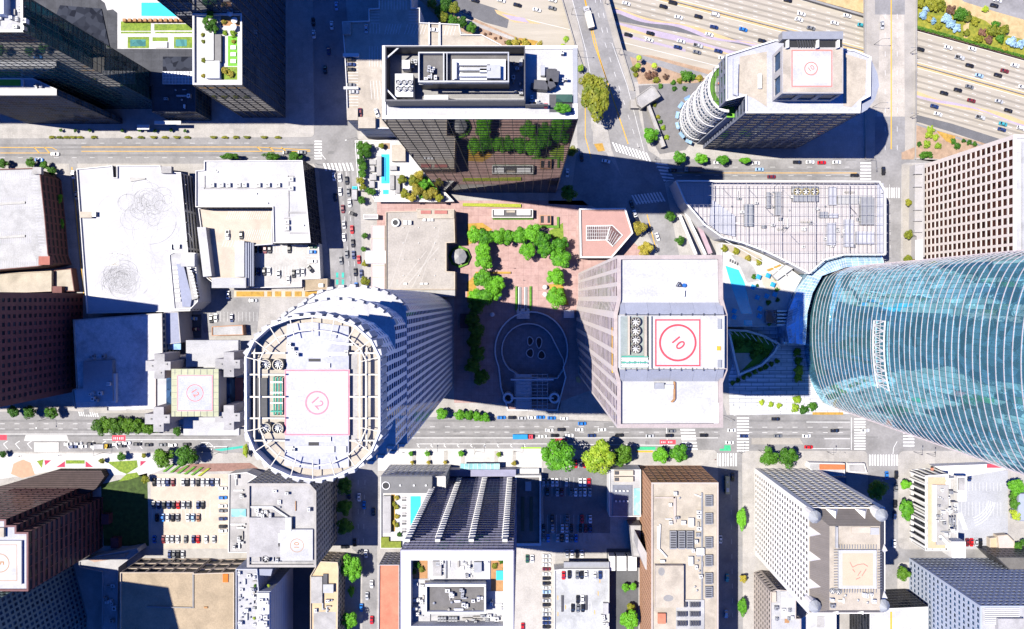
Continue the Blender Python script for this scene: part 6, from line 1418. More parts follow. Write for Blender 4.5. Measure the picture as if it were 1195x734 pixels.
# striped low shop front left of the canopy and right
m = MB(); m.prism([v.xy for v in pp(RECT(452, 548, 602, 556), 7)], GZ, 7); solo(m, 'street_canopy', M('lilac_panel', (.2, .2, .28)), 'low lilac canopy roof along the foot of the striped hotel tower', 'canopy')
# low dark roofed hall
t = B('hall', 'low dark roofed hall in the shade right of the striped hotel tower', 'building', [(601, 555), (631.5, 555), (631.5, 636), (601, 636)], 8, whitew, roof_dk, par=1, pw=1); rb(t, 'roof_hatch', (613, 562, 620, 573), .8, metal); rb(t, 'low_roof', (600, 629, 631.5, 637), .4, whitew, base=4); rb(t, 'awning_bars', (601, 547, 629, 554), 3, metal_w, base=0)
for x in (608, 618): rb(t, 'roof_strip', (x, 580, x+4, 620), .2, M('dark_green_roof', (.05, .07, .05)))
# garage right of it
t = B('parking_garage', 'pale grey rooftop car park with stairs, right of the beige lot', 'garage', [(647, 665), (658, 664), (711, 664), (711, 780), (647, 780)], 9, whitew, M('pale_deck', (.42, .43, .43), var=.12, scale=.12, stain=.18), par=.8); gz = t['rz']
rb(t, 'louvred_wall', (658, 656, 711, 665), 1.5, metal, base=6); rb(t, 'ramp_slot', (655, 695, 657.5, 714), .6, metal_d); rb(t, 'ramp_slot', (683, 695, 685.5, 712), .6, metal_d); rb(t, 'stair_box', (704, 704, 710, 717), 2, roof_w); clutter(t, (702, 718, 709, 730), 4, 2)
m = MB(); rbays(660, 665, 705, 665, 14, (0, 11), gz); rbays(666, 703, 690, 703, 7, (0, 12), gz); m.build('bay_marking', white_p, t); m = MB()
for x, y in ((651, 695), (660, 706), (694, 712), (698, 690), (700, 675), (651, 714)): m.strip(pp([(x, y), (x+.1, y+5)], gz), .4, gz+.03)
m.build('yellow_marking', yell_p, t)
cars([(657.5, 671, 'red'), (664.3, 670, 'black'), (673.6, 670.5, 'grey'), (678.7, 670.5, 'black'), (683.6, 670, 'white'), (694, 672, 'white'), (700.2, 670.5, 'navy'), (674.2, 699, 'black'), (679.6, 699, 'white'), (668.2, 709, 'black'), (674.4, 709.5, 'grey'), (680, 709, 'black')], 'on the pale grey rooftop car park', 'cars parked on the pale grey rooftop car park', (0, 1), gz)
# small building with cabs
t = B('shop_building', 'small building with dark patio roof and two tan roof huts', 'building', [(711, 548), (748, 548), (748, 603), (711, 603)], 12, whitew, roof_w, par=.6); rb(t, 'patio', (715, 566, 738, 602), .3, M('slate_tile', (.13, .14, .17), var=.2, scale=.4)); rb(t, 'glass_strip', (740, 570, 747, 601), .5, gl_pool)
for y in (549, 556.5): rb(t, 'roof_hut', (717, y, 739, y+6), 2, sand); rb(t, 'roof_rack', (717.5, y+1, 722, y+5), .6, metal_d, base=t['rz']+2)
for i in range(8): rb(t, 'patio_table', (718+(i % 4)*4.5, 572+(i//4)*12, 720+(i % 4)*4.5, 574+(i//4)*12), .8, metal_w, base=t['rz']+.3)
for i, (x0, x1) in enumerate(((711, 718), (720, 731), (733, 743))):
    m = MB(); m.prism([v.xy for v in pp(RECT(x0, 649, x1, 666), 6)], GZ, 6); o = m.build('service_box', whitew); tag(o, ['left', 'middle', 'right'][i]+' white service box at the loading yard left of the orange brick tower', 'service box', 'white service boxes at the loading yard')
    m = MB(); 
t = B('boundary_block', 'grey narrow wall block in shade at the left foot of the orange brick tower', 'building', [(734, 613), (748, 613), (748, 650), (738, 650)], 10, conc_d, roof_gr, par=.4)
# orange brick tower
t = B('apartment_block', 'tall orange brick block with beige roof full of air conditioners', 'building', [(760, 563), (838.5, 563), (838.5, 800), (760, 800)], 38, brickor, roof_be, fac=lambda i, a, b: dict(pitch=2.9, floor=3.1, wf=.42, hf=.42, depth=.3) if abs(b.x-a.x) < 5 else dict(pitch=4, floor=3.4, wf=.8, hf=.7, depth=.7), gm=gl_red, par=.8, pw=.9, pm=beigest)
rz = t['rz']
rb(t, 'penthouse', (765, 660, 798, 709), 3, beigest, top=roof_be); flat(t, 'roof_stain', [(772+4*math.cos(k*.7), 667+5*math.sin(k*.7)) for k in range(9)], conc_d, .02, base=rz+3); flat(t, 'roof_stain', [(780+6*math.cos(k*.7), 698+4*math.sin(k*.7)) for k in range(9)], conc_d, .02, base=rz+3)
rb(t, 'low_wall', (764, 580, 788, 581.5), .8, beigest); rb(t, 'low_wall', (786, 580, 789, 610), .8, beigest); rb(t, 'roof_step', (767, 614, 770, 640), 1, metal_w)
for x in (786, 796, 805.5):
    rb(t, 'chiller', (x-4, 620, x+3.5, 641), 2, metal)
    for k in range(7): rb(t, 'chiller_grille', (x-3.4, 621+k*2.8, x+2.9, 622.8+k*2.8), .15, metal_d, base=rz+2)
for y in (585, 606, 634, 655, 676, 692): 
    rb(t, 'air_conditioner', (823.5, y-7, 831.5, y+6), 1.8, metal)
    for k in range(5): rb(t, 'grille', (824, y-6+k*2.4, 830.5, y-4.6+k*2.4), .15, metal_d, base=rz+1.8)
for y in (617, 603, 598): ac(t, 816, y, 5, 4, 1.4)
for r_ in ((804, 605, 810, 615), (804, 650, 809, 660), (813, 640, 822, 648), (771, 654, 776, 657)): rb(t, 'roof_box', r_, 2, metal_w)
pipe(t, [(819, 575), (819, 700)], .35, .6, metal); pipe(t, [(770, 612), (769, 640), (778, 650)], .4, .8, metal_w); pipe(t, [(811, 577), (819, 580)], .3, .6, metal_w); clutter(t, (808, 600, 820, 690), 12, 44)
rb(t, 'condenser_deck', (789, 700, 822, 745), .6, roof_w)
for y in (706, 717, 728, 739):
    for x in (796, 811):
        rb(t, 'condenser', (x-6, y-3, x+6, y+3), 1.8, metal)
        for k in range(4): rb(t, 'grille', (x-5.4+k*2.9, y-2.4, x-3.2+k*2.9, y+2.4), .15, metal_d, base=rz+2.4)
rb(t, 'rusty_unit', (768, 716, 777, 728), 1.5, orange); rb(t, 'side_wing', [(745, 628), (758, 651), (759, 668), (753, 664), (744, 640)], 24, greyst, base=GZ); rb(t, 'roof_tray', (760, 570, 761.5, 581), .4, pinkpad)
clutter(t, (765, 572, 815, 612), 7, 47)
# white tower lower right with turrets
S8 = [(943, 592), (1033, 592), (1033, 716), (943, 716)]
ws = M('white_stone', (.82, .79, .75), var=.06, scale=.25)
t = B('tower', 'white windowed tower with round corner turrets and a steep dark roof', 'tower', S8, 77, ws, roof_be, fac=lambda i, a, b: dict(pitch=3.1, floor=3.55, wf=.5, hf=.6, depth=.5, mx=2.2) if abs(b.x-a.x) < 8 else dict(pitch=4.2, floor=3.55, wf=.62, hf=.86, depth=.5, mx=2), gm=gl_dark, par=.6)
rz = t['rz']; q = ccw([v.xy for v in pp(S8, 77)])
IN = [(968, 623), (1031, 623), (1031, 713), (968, 713)]
RO = [(946, 594), (1031, 594), (1031, 622), (1029, 622)]
m = MB(); o1 = [P(*v, 77) for v in ((945, 594), (1031, 594), (1031, 714), (945, 714))]; o2 = [P(*v, 83) for v in ((977, 606), (1031, 606), (1031, 714), (977, 714))]
o1 = [P(945, 594, 77), P(1032, 594, 77), P(1032, 715, 77), P(945, 715, 77)]; o2 = [P(968, 614, 84), P(1027, 614, 84), P(1027, 712, 84), P(968, 712, 84)]
for i in range(4): j = (i+1) % 4; m.face([o1[j], o1[i], o2[i], o2[j]])
m.build('mansard_roof', roofgrey, t); m = MB(); m.face([v for v in o2[::-1]]); m.build('upper_roof', roof_be, t)
hz = 84
helipad(t, (979, 642, 1023, 687), 1.5, roof_ww, faded_r, '', 1001, 665, 0, 0, (981, 644, 1021, 685), .01, base=hz); flat(t, 'helipad_deck', RECT(983, 645.5, 1019, 683.5), M('tan_deck', (.5, .4, .29), var=.06), .04, base=hz+1.5)
m = MB(); rd = random.Random(9)
for a, b in (((992, 656), (995, 662)), ((995, 662), (1001, 659)), ((1001, 659), (1008, 658)), ((1008, 658), (1013, 661)), ((1011, 664), (1006, 672)), ((1004, 674), (999, 676)), ((998, 668), (995, 664)), ((1001, 672), (1005, 666))): m.strip(pp([a, b], hz+1.6), .4, hz+1.56)
m.build('helipad_marking', faded_r, t)
m = MB()
for i in range(15):
    for a, b in (((978, 642+i*3.2), (973, 642+i*3.2)), ((1024, 642+i*3.2), (1029, 642+i*3.2)), ((979+i*3.1, 641), (979+i*3.1, 636)), ((979+i*3.1, 688), (979+i*3.1, 692))): m.bar(P(*a, hz+1.4), P(*b, hz+1.), .2)
m.build('net_bracket', metal, t)
rb(t, 'white_wall', (976, 615, 978, 640), 1.5, roof_w, base=hz); rb(t, 'sand_panel', (994, 615, 1016, 622), .4, sand, base=hz); rb(t, 'white_wall', (1016, 616, 1026, 624), .8, roof_w, base=hz)
for x, y in ((972, 690), (979, 691)): fan(t, x, y, 3.2, 1, base=hz)
clutter(t, (995, 692, 1022, 705), 8, 13, base=hz); clutter(t, (970, 695, 988, 708), 5, 15, base=hz)
for x, y in ((952, 604), (1030, 602), (952, 709), (1032, 708)):
    c = P(x, y, 84); m = MB(); m.cyl(c, 76, 83, 2.9, n=12); m.build('turret', ws, t); m = MB(); m.cyl(c, 83, 86.5, 3.2, .1, n=10); m.build('turret_roof', M('grey_lead_roof', (.24, .25, .26), rough=.5), t)
def gable(cx, cy, ang, w, hgt=8, d=8):
    m = MB(); c = P(cx, cy, 78); u = Vector((math.cos(ang), math.sin(ang))); v = Vector((-u.y, u.x)); z = 77
    a, b = c.xy-v*w/2, c.xy+v*w/2; ap = c.xy; back = u*d
    f = [(a.x, a.y, z), (b.x, b.y, z), (ap.x, ap.y, z+hgt)]; k = [(p[0]-back.x, p[1]-back.y, p[2]) for p in f]
    m.face(f); m.face(k[::-1])
    for i in range(3): m.face([f[i], k[i], k[(i+1) % 3], f[(i+1) % 3]])
    return m.build('gable', ws, t)
for y in (621, 650, 682): gable(945.5, y, math.pi, 5, 4, 4)
for x in (972, 1006): gable(x, 594.5, math.pi/2, 6, 4, 5)
for y in (640, 695): gable(1032, y, 0, 5, 4, 4)
for x in (975, 1004): gable(x, 714, -math.pi/2, 5, 4, 4)
t = B('apartment_block', 'beige windowed annex left of the white turreted tower', 'building', [(899, 691), (908, 688), (929, 690), (929, 722), (935, 722), (935, 800), (899, 800)], 28, beigest, roof_w, fac=frd2, gm=gl_dark, par=.7); rb(t, 'rust_hut', (901, 691, 906, 703), 1.5, sand); rb(t, 'white_hut', (911, 690, 929, 722), .6, roof_ww); rb(t, 'wood_patch', (916, 716, 921, 727), .4, wood); clutter(t, (902, 705, 930, 732), 6, 18)
t = B('annex', 'small white flat roof with a grey patch below the turreted tower', 'building', [(943, 717), (976, 717), (976, 790), (935, 790), (935, 722)], 14, ws, roof_ww, par=.6); rb(t, 'grey_patch', (954, 719, 962, 732), .3, roof_gr)
t = B('office_block', 'white flat roof with one yellow line at the bottom right', 'building', [(1015, 711), (1083, 708), (1083, 800), (1015, 800)], 24, metal_d, roof_ww, cur=dict(pv=2, ph=3.4), gm=gl_dark, par=.8, pm=whitew); rb(t, 'yellow_strip', (1039, 714, 1041, 790), .1, yell_p)
# small roofs near the corner, right of the white tower top
t = B('shop_building', 'low shop with bright orange tiled roof strip near the right crosswalk', 'building', [(945, 540), (986, 541), (986, 555), (958, 556), (943, 546)], 5, ws, roof_w, par=.4); rb(t, 'tiled_strip', (957, 542, 986, 548), .8, M('orange_tile', (.6, .16, .06), var=.2, scale=1.))
t = B('shop_building', 'low grey roofed shop beside the orange tiled shop', 'building', [(990, 541), (1009, 541), (1012, 552), (990, 551)], 4, ws, roof_gr, par=.3)
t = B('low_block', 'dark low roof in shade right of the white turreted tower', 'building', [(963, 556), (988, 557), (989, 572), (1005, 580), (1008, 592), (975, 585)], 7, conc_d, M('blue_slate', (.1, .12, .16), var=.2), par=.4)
# white building with slanted fins
t = B('office_block', 'white building with slanted white fins and a long grey machinery roof', 'building', [(1080, 555), (1107, 553), (1107, 643), (1080, 643)], 15, whitew, roof_w, fac=lambda i, a, b: dict(pitch=4.2, floor=14, wf=.72, hf=.92, depth=1.4), gm=gl_dark, par=.7)
rz = t['rz']; flat(t, 'roof_edge', RECT(1083, 557, 1104, 640), M('peach_roof', (.55, .4, .26), var=.1), .02); rb(t, 'roof_deck', (1093, 566, 1107, 636), 1, roof_gr); rb(t, 'white_wall', (1089, 566, 1093, 632), 1.5, whitew); clutter(t, (1094, 570, 1118, 630), 38, 91, base=rz+1, big=.8)
m = MB()
for i in range(12): m.bar(P(1079.5, 558+i*7.3, 15), P(1062, 551+i*7.0, 2), 1.0, .8)
m.build('slanted_fin', whitew, t)
rb(t, 'stair_tower', (1117, 556, 1128, 585), 3, whitew, base=12); rb(t, 'roof_box', (1119, 558, 1126, 572), 1, roof_gr, base=15); rb(t, 'stair_tower', (1111, 632, 1127, 651), 9, whitew, base=9); rb(t, 'bridge_beam', [(1095, 626), (1098, 624), (1112, 637), (1110, 640)], 2, whitew)
t = B('plant_strip', 'narrow grey strip of roof machines beside the pale car park', 'building', [(1108, 558), (1118, 558), (1118, 632), (1108, 634)], 12, whitew, roof_gr, par=.4)
t = B('canopy_building', 'white roof with red sign stripe above the pale car park', 'building', [(1090, 544), (1172, 541), (1174, 548), (1128, 556), (1110, 555)], 6, whitew, metal_w, par=.3); rb(t, 'red_sign', (1152, 541.5, 1170, 546), .4, red_p); rb(t, 'red_sign', (1086.5, 546, 1089.5, 549), .5, orange)
t = B('hut', 'small peach roofed hut at the lower edge of the pale car park', 'hut', [(1155, 628), (1164, 627), (1164, 640), (1155, 640)], 3, sand, M('peach_roof', (.55, .4, .26)), par=.2); t = B('hut', 'larger cream and pink roofed hut right of the small peach hut', 'hut', [(1164, 625), (1176, 624), (1184, 632), (1184, 641), (1166, 641)], 4, cream, pinkish, par=.2)
t = B('low_block', 'blue grey flat roof at the right edge beside the green hedge', 'building', [(1189, 576), (1240, 576), (1240, 610), (1187, 608)], 6, bluegr, M('blue_grey_roof', (.33, .37, .47), var=.08), par=.4)
# blue grid building bottom right
t = B('tower', 'blue white gridded office tower in the bottom right corner', 'tower', [(1144, 707), (1300, 707), (1300, 820), (1144, 820)], 64, M('blue_white_panel', (.38, .42, .5), var=.05), roof_w, fac=lambda i, a, b: dict(pitch=2.9, floor=3.7, wf=.62, hf=.5, depth=.5, mx=1.) , gm=gl_blue, par=1, pw=.8)
for i in range(9): rb(t, 'roof_louvre', (1150, 710+i*2.2, 1190, 711+i*2.2), .8, metal_w)
rb(t, 'roof_box', (1165, 722, 1195, 740), 2.5, roof_gr)
t = B('low_block', 'dark narrow block behind the blue gridded tower at the right edge', 'building', [(1162, 650), (1260, 650), (1260, 664), (1185, 672)], 18, metal_d, roof_dk, fac=frd2, gm=gl_dark, par=.5)
# ================================================================ trees
def row(items, what, place, group, sort='x', **kw):
    """items: (x, y, r, kind[, sx, sy])"""
    it = sorted(items, key=lambda i: i[0] if sort == 'x' else i[1])
    fr = 'from the left' if sort == 'x' else 'from the top'
    for n, i in enumerate(it):
        w = 'only ' if len(it) == 1 else ORD[n]+' '
        kk = dict(kw)
        if len(i) > 4: kk.update(sx=i[4], sy=i[5])
        plant(i[3], i[0], i[1], i[2], f"{w}{what} {fr+' ' if len(it) > 1 else ''}{place}", group, **kk)
px_ = lambda x, y: (525+x/5.648, 235+y/5.648)
row([px_(x, y)+(r, 'plaza') for x, y, r in ((170, 225, 10), (240, 240, 10), (320, 235, 10), (385, 228, 9.5), (465, 225, 10))], 'round bright tree', 'in the top left row of the plaza', 'plaza trees')
row([px_(x, y)+(r, 'plaza') for x, y, r in ((545, 215, 11), (512, 322, 10), (605, 245, 11), (635, 305, 11), (725, 290, 10))], 'round bright tree', 'in the top right clump of the plaza', 'plaza trees')
row([px_(x, y)+(r, 'plaza') for x, y, r in ((725, 375, 11.5), (705, 495, 11), (697, 632, 11.5))], 'round bright tree', 'in the right hand column of the plaza', 'plaza trees', 'y')
row([px_(x, y)+(r, 'plaza') for x, y, r in ((215, 315, 9.5), (232, 390, 11))], 'round bright tree', 'in the left pair above the thin hedge', 'plaza trees', 'y')
row([px_(x, y)+(r, 'plaza') for x, y, r in ((215, 505, 11.5), (300, 545, 10.5), (240, 625, 10.5), (175, 620, 9), (290, 600, 9))], 'round bright tree', 'in the lower left clump of the plaza', 'plaza trees')
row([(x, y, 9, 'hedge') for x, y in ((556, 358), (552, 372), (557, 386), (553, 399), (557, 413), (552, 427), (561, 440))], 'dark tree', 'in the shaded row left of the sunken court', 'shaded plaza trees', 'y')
row([(663, 226, 9, 'dark')], 'dark tree', 'in the deep shade below the driveway island', 'street trees')
row([(695, 113, 17, 'olive', 1, 1.5), (687, 95, 10, 'olive')], 'big olive tree', 'between the bronze tower and the slanted bridge', 'olive street trees', 'y')
row([(758.5, 158, 9.5, 'plaza')], 'round clipped tree', 'on the corner below the winged pavilion', 'street trees')
row([(793, 185, 8, 'plaza'), (818.5, 185, 7, 'plaza', 1.1, .8), (843, 186, 7, 'plaza', 1.1, .8), (869, 187, 6, 'plaza', 1.2, .6)], 'clipped green tree', 'along the street foot of the round cornered tower', 'clipped trees at the round cornered tower')
row([(746, 266, 8, 'gold'), (752.5, 291, 8.5, 'gold')], 'yellow tree', 'between the pink pentagon roof and the street', 'yellow street trees', 'y')
row([(782, 252, 6, 'dark'), (793.5, 281, 5.5, 'dark')], 'small dark tree', 'on the pavement left of the mall walkways', 'pavement trees', 'y')
row([(667, 177, 6, 'olive'), (677.5, 79.5, 4, 'lime')], 'small tree', 'at the right hand foot of the bronze tower', 'small trees', 'y')
row([(516, 482, 7, 'plaza')], 'square clipped tree', 'at the base corner of the oval white tower', 'street trees')
row([(537, 484, 6.5, 'plaza'), (547, 485, 6.5, 'plaza'), (557, 486, 6.5, 'plaza'), (567, 487, 6, 'plaza')], 'bright tree', 'in the hedge row at the main street top edge', 'hedge row at the main street')
row([(650.5, 531.5, 18.5, 'plaza')], 'large deep green tree', 'at the top of the shaded car park', 'large street trees')
row([(699, 532, 19, 'lime')], 'large yellow green tree', 'at the top right of the shaded car park', 'large street trees')
row([(726.5, 531, 12.5, 'hedge')], 'darker green tree', 'touching the right side of the yellow green tree', 'large street trees')
row([(770, 530.5, 9.5, 'plaza'), (791.5, 529, 11, 'plaza')], 'round bright tree', 'above the orange brick tower', 'street trees')
row([(897, 533.5, 10.5, 'dark'), (918.5, 533, 11, 'dark')], 'round green tree', 'of the pair above the white turreted tower', 'street trees')
row([(479.5, 529, 3.2, 'plaza'), (499, 529, 3.2, 'plaza'), (538.5, 529, 3.6, 'plaza'), (582, 530, 3, 'lime')], 'little tree', 'in the upper pavement row above the striped tower', 'little pavement trees')
row([(481, 539.5, 2.4, 'gold'), (500, 539.5, 2.4, 'gold'), (519.5, 539.5, 2.3, 'gold'), (600, 540.5, 3, 'gold')], 'little golden tree', 'in the lower pavement row above the striped tower', 'little pavement trees')
row([(17, 480.5, 7, 'dark'), (35, 481, 7, 'dark'), (61, 481, 7, 'dark')], 'round green tree', 'in the row below the far left maroon tower', 'trees below the far left maroon tower')
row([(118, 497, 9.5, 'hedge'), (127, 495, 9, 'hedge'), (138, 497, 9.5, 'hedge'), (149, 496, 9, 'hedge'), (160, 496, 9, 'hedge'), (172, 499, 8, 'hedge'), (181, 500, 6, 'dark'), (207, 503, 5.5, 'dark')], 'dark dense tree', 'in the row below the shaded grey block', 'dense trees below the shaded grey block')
row([(190.5, 533.5, 11.5, 'hedge'), (218.5, 532, 12, 'dark')], 'big dark round tree', 'above the lower left car park', 'big trees above the lower left car park')
row([(287, 526, 4, 'lime', .8, 2)], 'narrow yellow green shrub', 'at the lower left foot of the oval tower', 'street trees')
row([(4, 530, 4, 'dark'), (142, 533, 5, 'dark'), (119, 538, 3.5, 'olive'), (168.5, 531.5, 2.8, 'olive'), (170, 559, 5, 'olive')], 'small tree', 'along the pale garden strip at the lower left street', 'small trees of the garden strip')
row([(402, 567, 9, 'dark'), (402.5, 591.5, 9, 'dark'), (403, 614, 9.5, 'dark')], 'shaded street tree', 'in the dark street by the helipad office', 'shaded street trees', 'y')
row([(412, 661, 11, 'plaza', 1, 1.4), (410.5, 690, 5, 'plaza', .8, 1.3), (409, 723, 9.5, 'plaza')], 'bright street tree', 'in the street right of the cream building', 'bright street trees', 'y')
row([(425.5, 275, 3.4, 'dark'), (424.5, 291, 3.2, 'dark'), (426, 308, 4, 'olive'), (425.5, 328, 6, 'olive')], 'little pavement tree', 'left of the white barrel vault', 'pavement trees by the barrel vault', 'y')
row([(4, 190.5, 5.5, 'dark'), (36, 190, 5.5, 'dark'), (52, 193, 5, 'dark'), (61, 200, 5, 'dark')], 'street tree', 'along the top of the far left brick garage', 'trees at the far left brick garage')
row([(69.5, 232, 4.5, 'plaza', .9, 1.5), (71, 261, 4.5, 'plaza', .9, 1.6)], 'narrow green tree', 'in the alley beside the far left brick garage', 'trees in the alley', 'y')
row([(268, 182.5, 7, 'dark', 1.4, .6), (318, 182.5, 7, 'dark', 1.4, .6), (344, 182.5, 7, 'dark', 1.1, .8)], 'street tree', 'along the top edge of the L-shaped roof', 'trees above the L-shaped roof')
row([(x, 152 + (i % 2)*.6, 2, 'dark') for i, x in enumerate((71, 88, 105, 143, 163, 181, 200, 216))], 'tiny tree', 'in the pavement row under the pool podium', 'tiny pavement trees')
row([(x, 160, 2.6, 'olive', 1.5, .7) for x in (60, 69, 77, 85, 93, 109, 149, 164, 179, 192, 206, 218, 249, 262, 275, 288, 308, 324)], 'low street shrub', 'in the kerb row under the pool podium', 'kerb shrubs under the pool podium', name='shrub', cat='shrub', trunk=False)
row([(865, 604, 7, 'plaza', .8, 1.9), (866, 707, 6, 'plaza', .9, 1.8), (867, 675, 4.5, 'gold')], 'street tree', 'in the dark street left of the turreted tower', 'trees in the dark street', 'y')
row([(1056, 565.5, 6.5, 'plaza'), (1058.5, 595, 9, 'plaza', 1, 1.4)], 'round tree', 'left of the slanted white fins', 'trees at the slanted white fins', 'y')
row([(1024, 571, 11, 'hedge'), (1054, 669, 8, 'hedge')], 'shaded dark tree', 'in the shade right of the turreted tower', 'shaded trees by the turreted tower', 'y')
row([(1185, 567, 9.5, 'plaza'), (1184, 588, 6, 'dark'), (1185, 601, 6, 'lime'), (1188, 637, 5, 'dark'), (1194, 633, 4, 'dark'), (1183, 578, 5, 'dark')], 'green tree', 'at the right edge beside the pale car park', 'trees beside the pale car park', 'y')
row([(729.5, 685, 4.5, 'plaza'), (739, 684, 4.5, 'plaza')], 'small bright tree', 'in the driveway right of the rooftop car park', 'driveway trees')
row([(734, 722, 11, 'plaza', 1, 1.1), (736, 708, 5, 'olive')], 'bright tree', 'at the bottom left foot of the orange brick tower', 'driveway trees', 'y')
row([(889, 469.5, 3.4, 'lime'), (900, 472, 3.4, 'lime'), (909, 473.5, 3.4, 'lime')], 'lime ball shrub', 'on the paving at the teal tower', 'lime ball shrubs', name='shrub', cat='shrub', trunk=False)
row([(930, 411, 5, 'hedge'), (931, 421, 5, 'dark'), (932, 432, 6, 'lime'), (931, 441, 5, 'lime'), (930, 466, 5, 'lime'), (928, 476, 5, 'lime'), (938, 478, 5.5, 'dark'), (948, 474, 5.5, 'dark')], 'garden shrub', 'along the left foot of the teal tower', 'garden shrubs at the teal tower', 'y', trunk=False, name='shrub', cat='shrub')
row([(855+i*6.5, 447-i*3.2, 3, 'hedge') for i in range(9)]+[(872, 436, 3, 'dark'), (880, 432, 3, 'dark'), (893, 428, 3.5, 'dark')], 'dark low shrub', 'in the strip below the dark garden bowl', 'dark shrubs below the garden bowl', trunk=False, name='shrub', cat='shrub')
row([(862, 402, 6, 'hedge'), (874, 400, 5, 'dark'), (884, 406, 7, 'hedge'), (885, 396, 4, 'lime'), (893, 412, 5, 'hedge'), (879, 414, 5, 'hedge')], 'dark garden tree', 'inside the leaf shaped garden bowl', 'trees inside the garden bowl', h=.6, trunk=False)
# freeway banks
row([(520, 6, 8, 'dark'), (504, 4, 6, 'olive'), (517, 20, 7, 'olive'), (530, 10, 7, 'olive'), (540, 26, 6, 'dark'), (550, 33, 6, 'dark'), (528, 24, 6, 'dark'), (512, 12, 6, 'dark')], 'bushy tree', 'on the bank between the garage and the freeway', 'bushes on the freeway bank')
row([(560+i*6, 34+i*2.4+(i % 2)*3, 1.8, 'rust') for i in range(7)], 'tiny shrub', 'on the bare soil bank left of the slanted bridge', 'tiny bank shrubs', name='shrub', cat='shrub', trunk=False)
row([(602, 49, 5, 'gold'), (613, 50, 5, 'gold'), (630, 52, 4, 'gold'), (594, 50, 4, 'olive')], 'golden bush', 'behind the top edge of the bronze tower', 'golden bushes', name='shrub', cat='shrub', trunk=False)
for i, (x, y) in enumerate(((661, 45), (657, 54))): palm(x, y, 4, ['upper', 'lower'][i]+' palm tree at the left side of the slanted bridge', 'palms by the slanted bridge')
for i, (x, y) in enumerate(((746, 67), (745, 76), (764, 76))): palm(x, y, 3.8, ['upper', 'lower left', 'right hand'][i]+' palm tree on the dry bank right of the slanted bridge', 'palms on the dry bank')
row([(741, 80, 4.5, 'olive'), (742, 87, 3, 'olive'), (766, 93, 4, 'olive'), (801, 89, 7, 'dark'), (808, 90, 4, 'dark'), (816, 91, 4, 'gold'), (793, 94, 3.5, 'olive'), (757, 88, 5, 'rust'), (777, 89.5, 3.5, 'rust'), (764, 87, 4, 'rust'), (771, 100, 3, 'dark'), (786, 96, 3, 'dark'), (787, 103, 3, 'dark'), (799, 103, 3, 'dark')], 'dry garden bush', 'on the bank left of the round cornered tower', 'bushes on the dry bank', name='shrub', cat='shrub', trunk=False)
row([(764, 122, 2.6, 'olive'), (768, 136, 2.6, 'olive'), (771, 142, 2.6, 'dark'), (774, 149, 3, 'lime'), (778, 160, 3, 'lime')], 'small plant', 'in the row along the long thin canopy', 'plants along the thin canopy', 'y', name='shrub', cat='shrub', trunk=False)
row([(1077, 18, 5, 'blue'), (1081, 10, 4, 'blue'), (1089, 24, 4, 'blue'), (1104, 22, 6, 'blue'), (1109, 28, 6, 'blue'), (1116, 33, 5, 'blue'), (1180, 49, 6, 'blue'), (1190, 52, 5, 'blue'), (1195, 50, 4, 'blue')], 'blue flowering shrub', 'on the planted bank beyond the freeway', 'blue flowering shrubs', name='shrub', cat='shrub', trunk=False, h=FZ+.5)
row([(1088, 6, 8, 'olive'), (1097, 7, 6, 'olive'), (1074, 4, 6, 'olive'), (1109, 12, 6, 'rust'), (1120, 17, 8, 'dark'), (1128, 20, 6, 'olive'), (1150, 10.5, 4, 'lime'), (1138, 25, 5, 'olive'), (1146, 38, 5, 'rust'), (1158, 36, 7, 'olive'), (1170, 36, 7, 'olive'), (1161, 29, 5, 'plaza'), (1154, 46, 5, 'rust'), (1142, 46, 5, 'olive'), (1167, 45, 5, 'dark'), (1085, 22, 4, 'gold'), (1172, 56, 4, 'gold'), (1096, 30, 4, 'olive'), (1128, 38, 4, 'olive')], 'bank bush', 'on the planted bank beyond the freeway', 'bushes on the planted bank', name='shrub', cat='shrub', trunk=False, h=FZ+.5)
m = MB(); rd = random.Random(6)
for i in range(2600):
    x = rd.uniform(1069, 1330); c = P(x, ff(x)-87+rd.uniform(-2.2, .8), FZ+rd.uniform(.4, 2.4)); a = rd.uniform(0, 6.3); u = Vector((math.cos(a), math.sin(a), rd.uniform(-.5, .5)))*.5; v = Vector((-math.sin(a), math.cos(a), rd.uniform(-.5, .5)))*.5
    m.face([c-u, c-v*.6, c+u, c+v])
solo(m, 'hedge', lf['hedge'], 'long green hedge along the far edge of the freeway at top right', 'hedge')
m = MB(); k = [P(x, ff(x)-84.6, FZ+.7) for x in range(1069, 1500, 20)]
for a, b in zip(k, k[1:]): m.bar(a, b, .5, 1.6)
solo(m, 'barrier', M('brown_barrier', (.10, .06, .05)), 'dark brown barrier wall under the long freeway hedge', 'barrier')
row([(1086, 151, 4.5, 'lime'), (1084, 157, 4.5, 'lime'), (1092, 160, 4, 'lime'), (1082, 168, 4.5, 'lime'), (1095, 170, 4, 'lime'), (1073, 168, 3, 'dark'), (1113, 164.5, 3.4, 'dark'), (1117, 170, 4, 'dark'), (1125, 164, 2.5, 'dark'), (1131.5, 166, 3.2, 'dark'), (1138, 168, 3, 'dark'), (1080, 181, 6, 'dark', 1.4, .7)], 'bush', 'on the brown bed above the pale pink office block', 'bushes above the pale pink office block', name='shrub', cat='shrub', trunk=False)
row([(1060.5, 236.5, 4.5, 'olive'), (1060, 274, 5, 'olive'), (1059, 302, 5, 'olive')], 'pale olive tree', 'left of the pale pink office block', 'pale pavement trees', 'y')
m = MB()
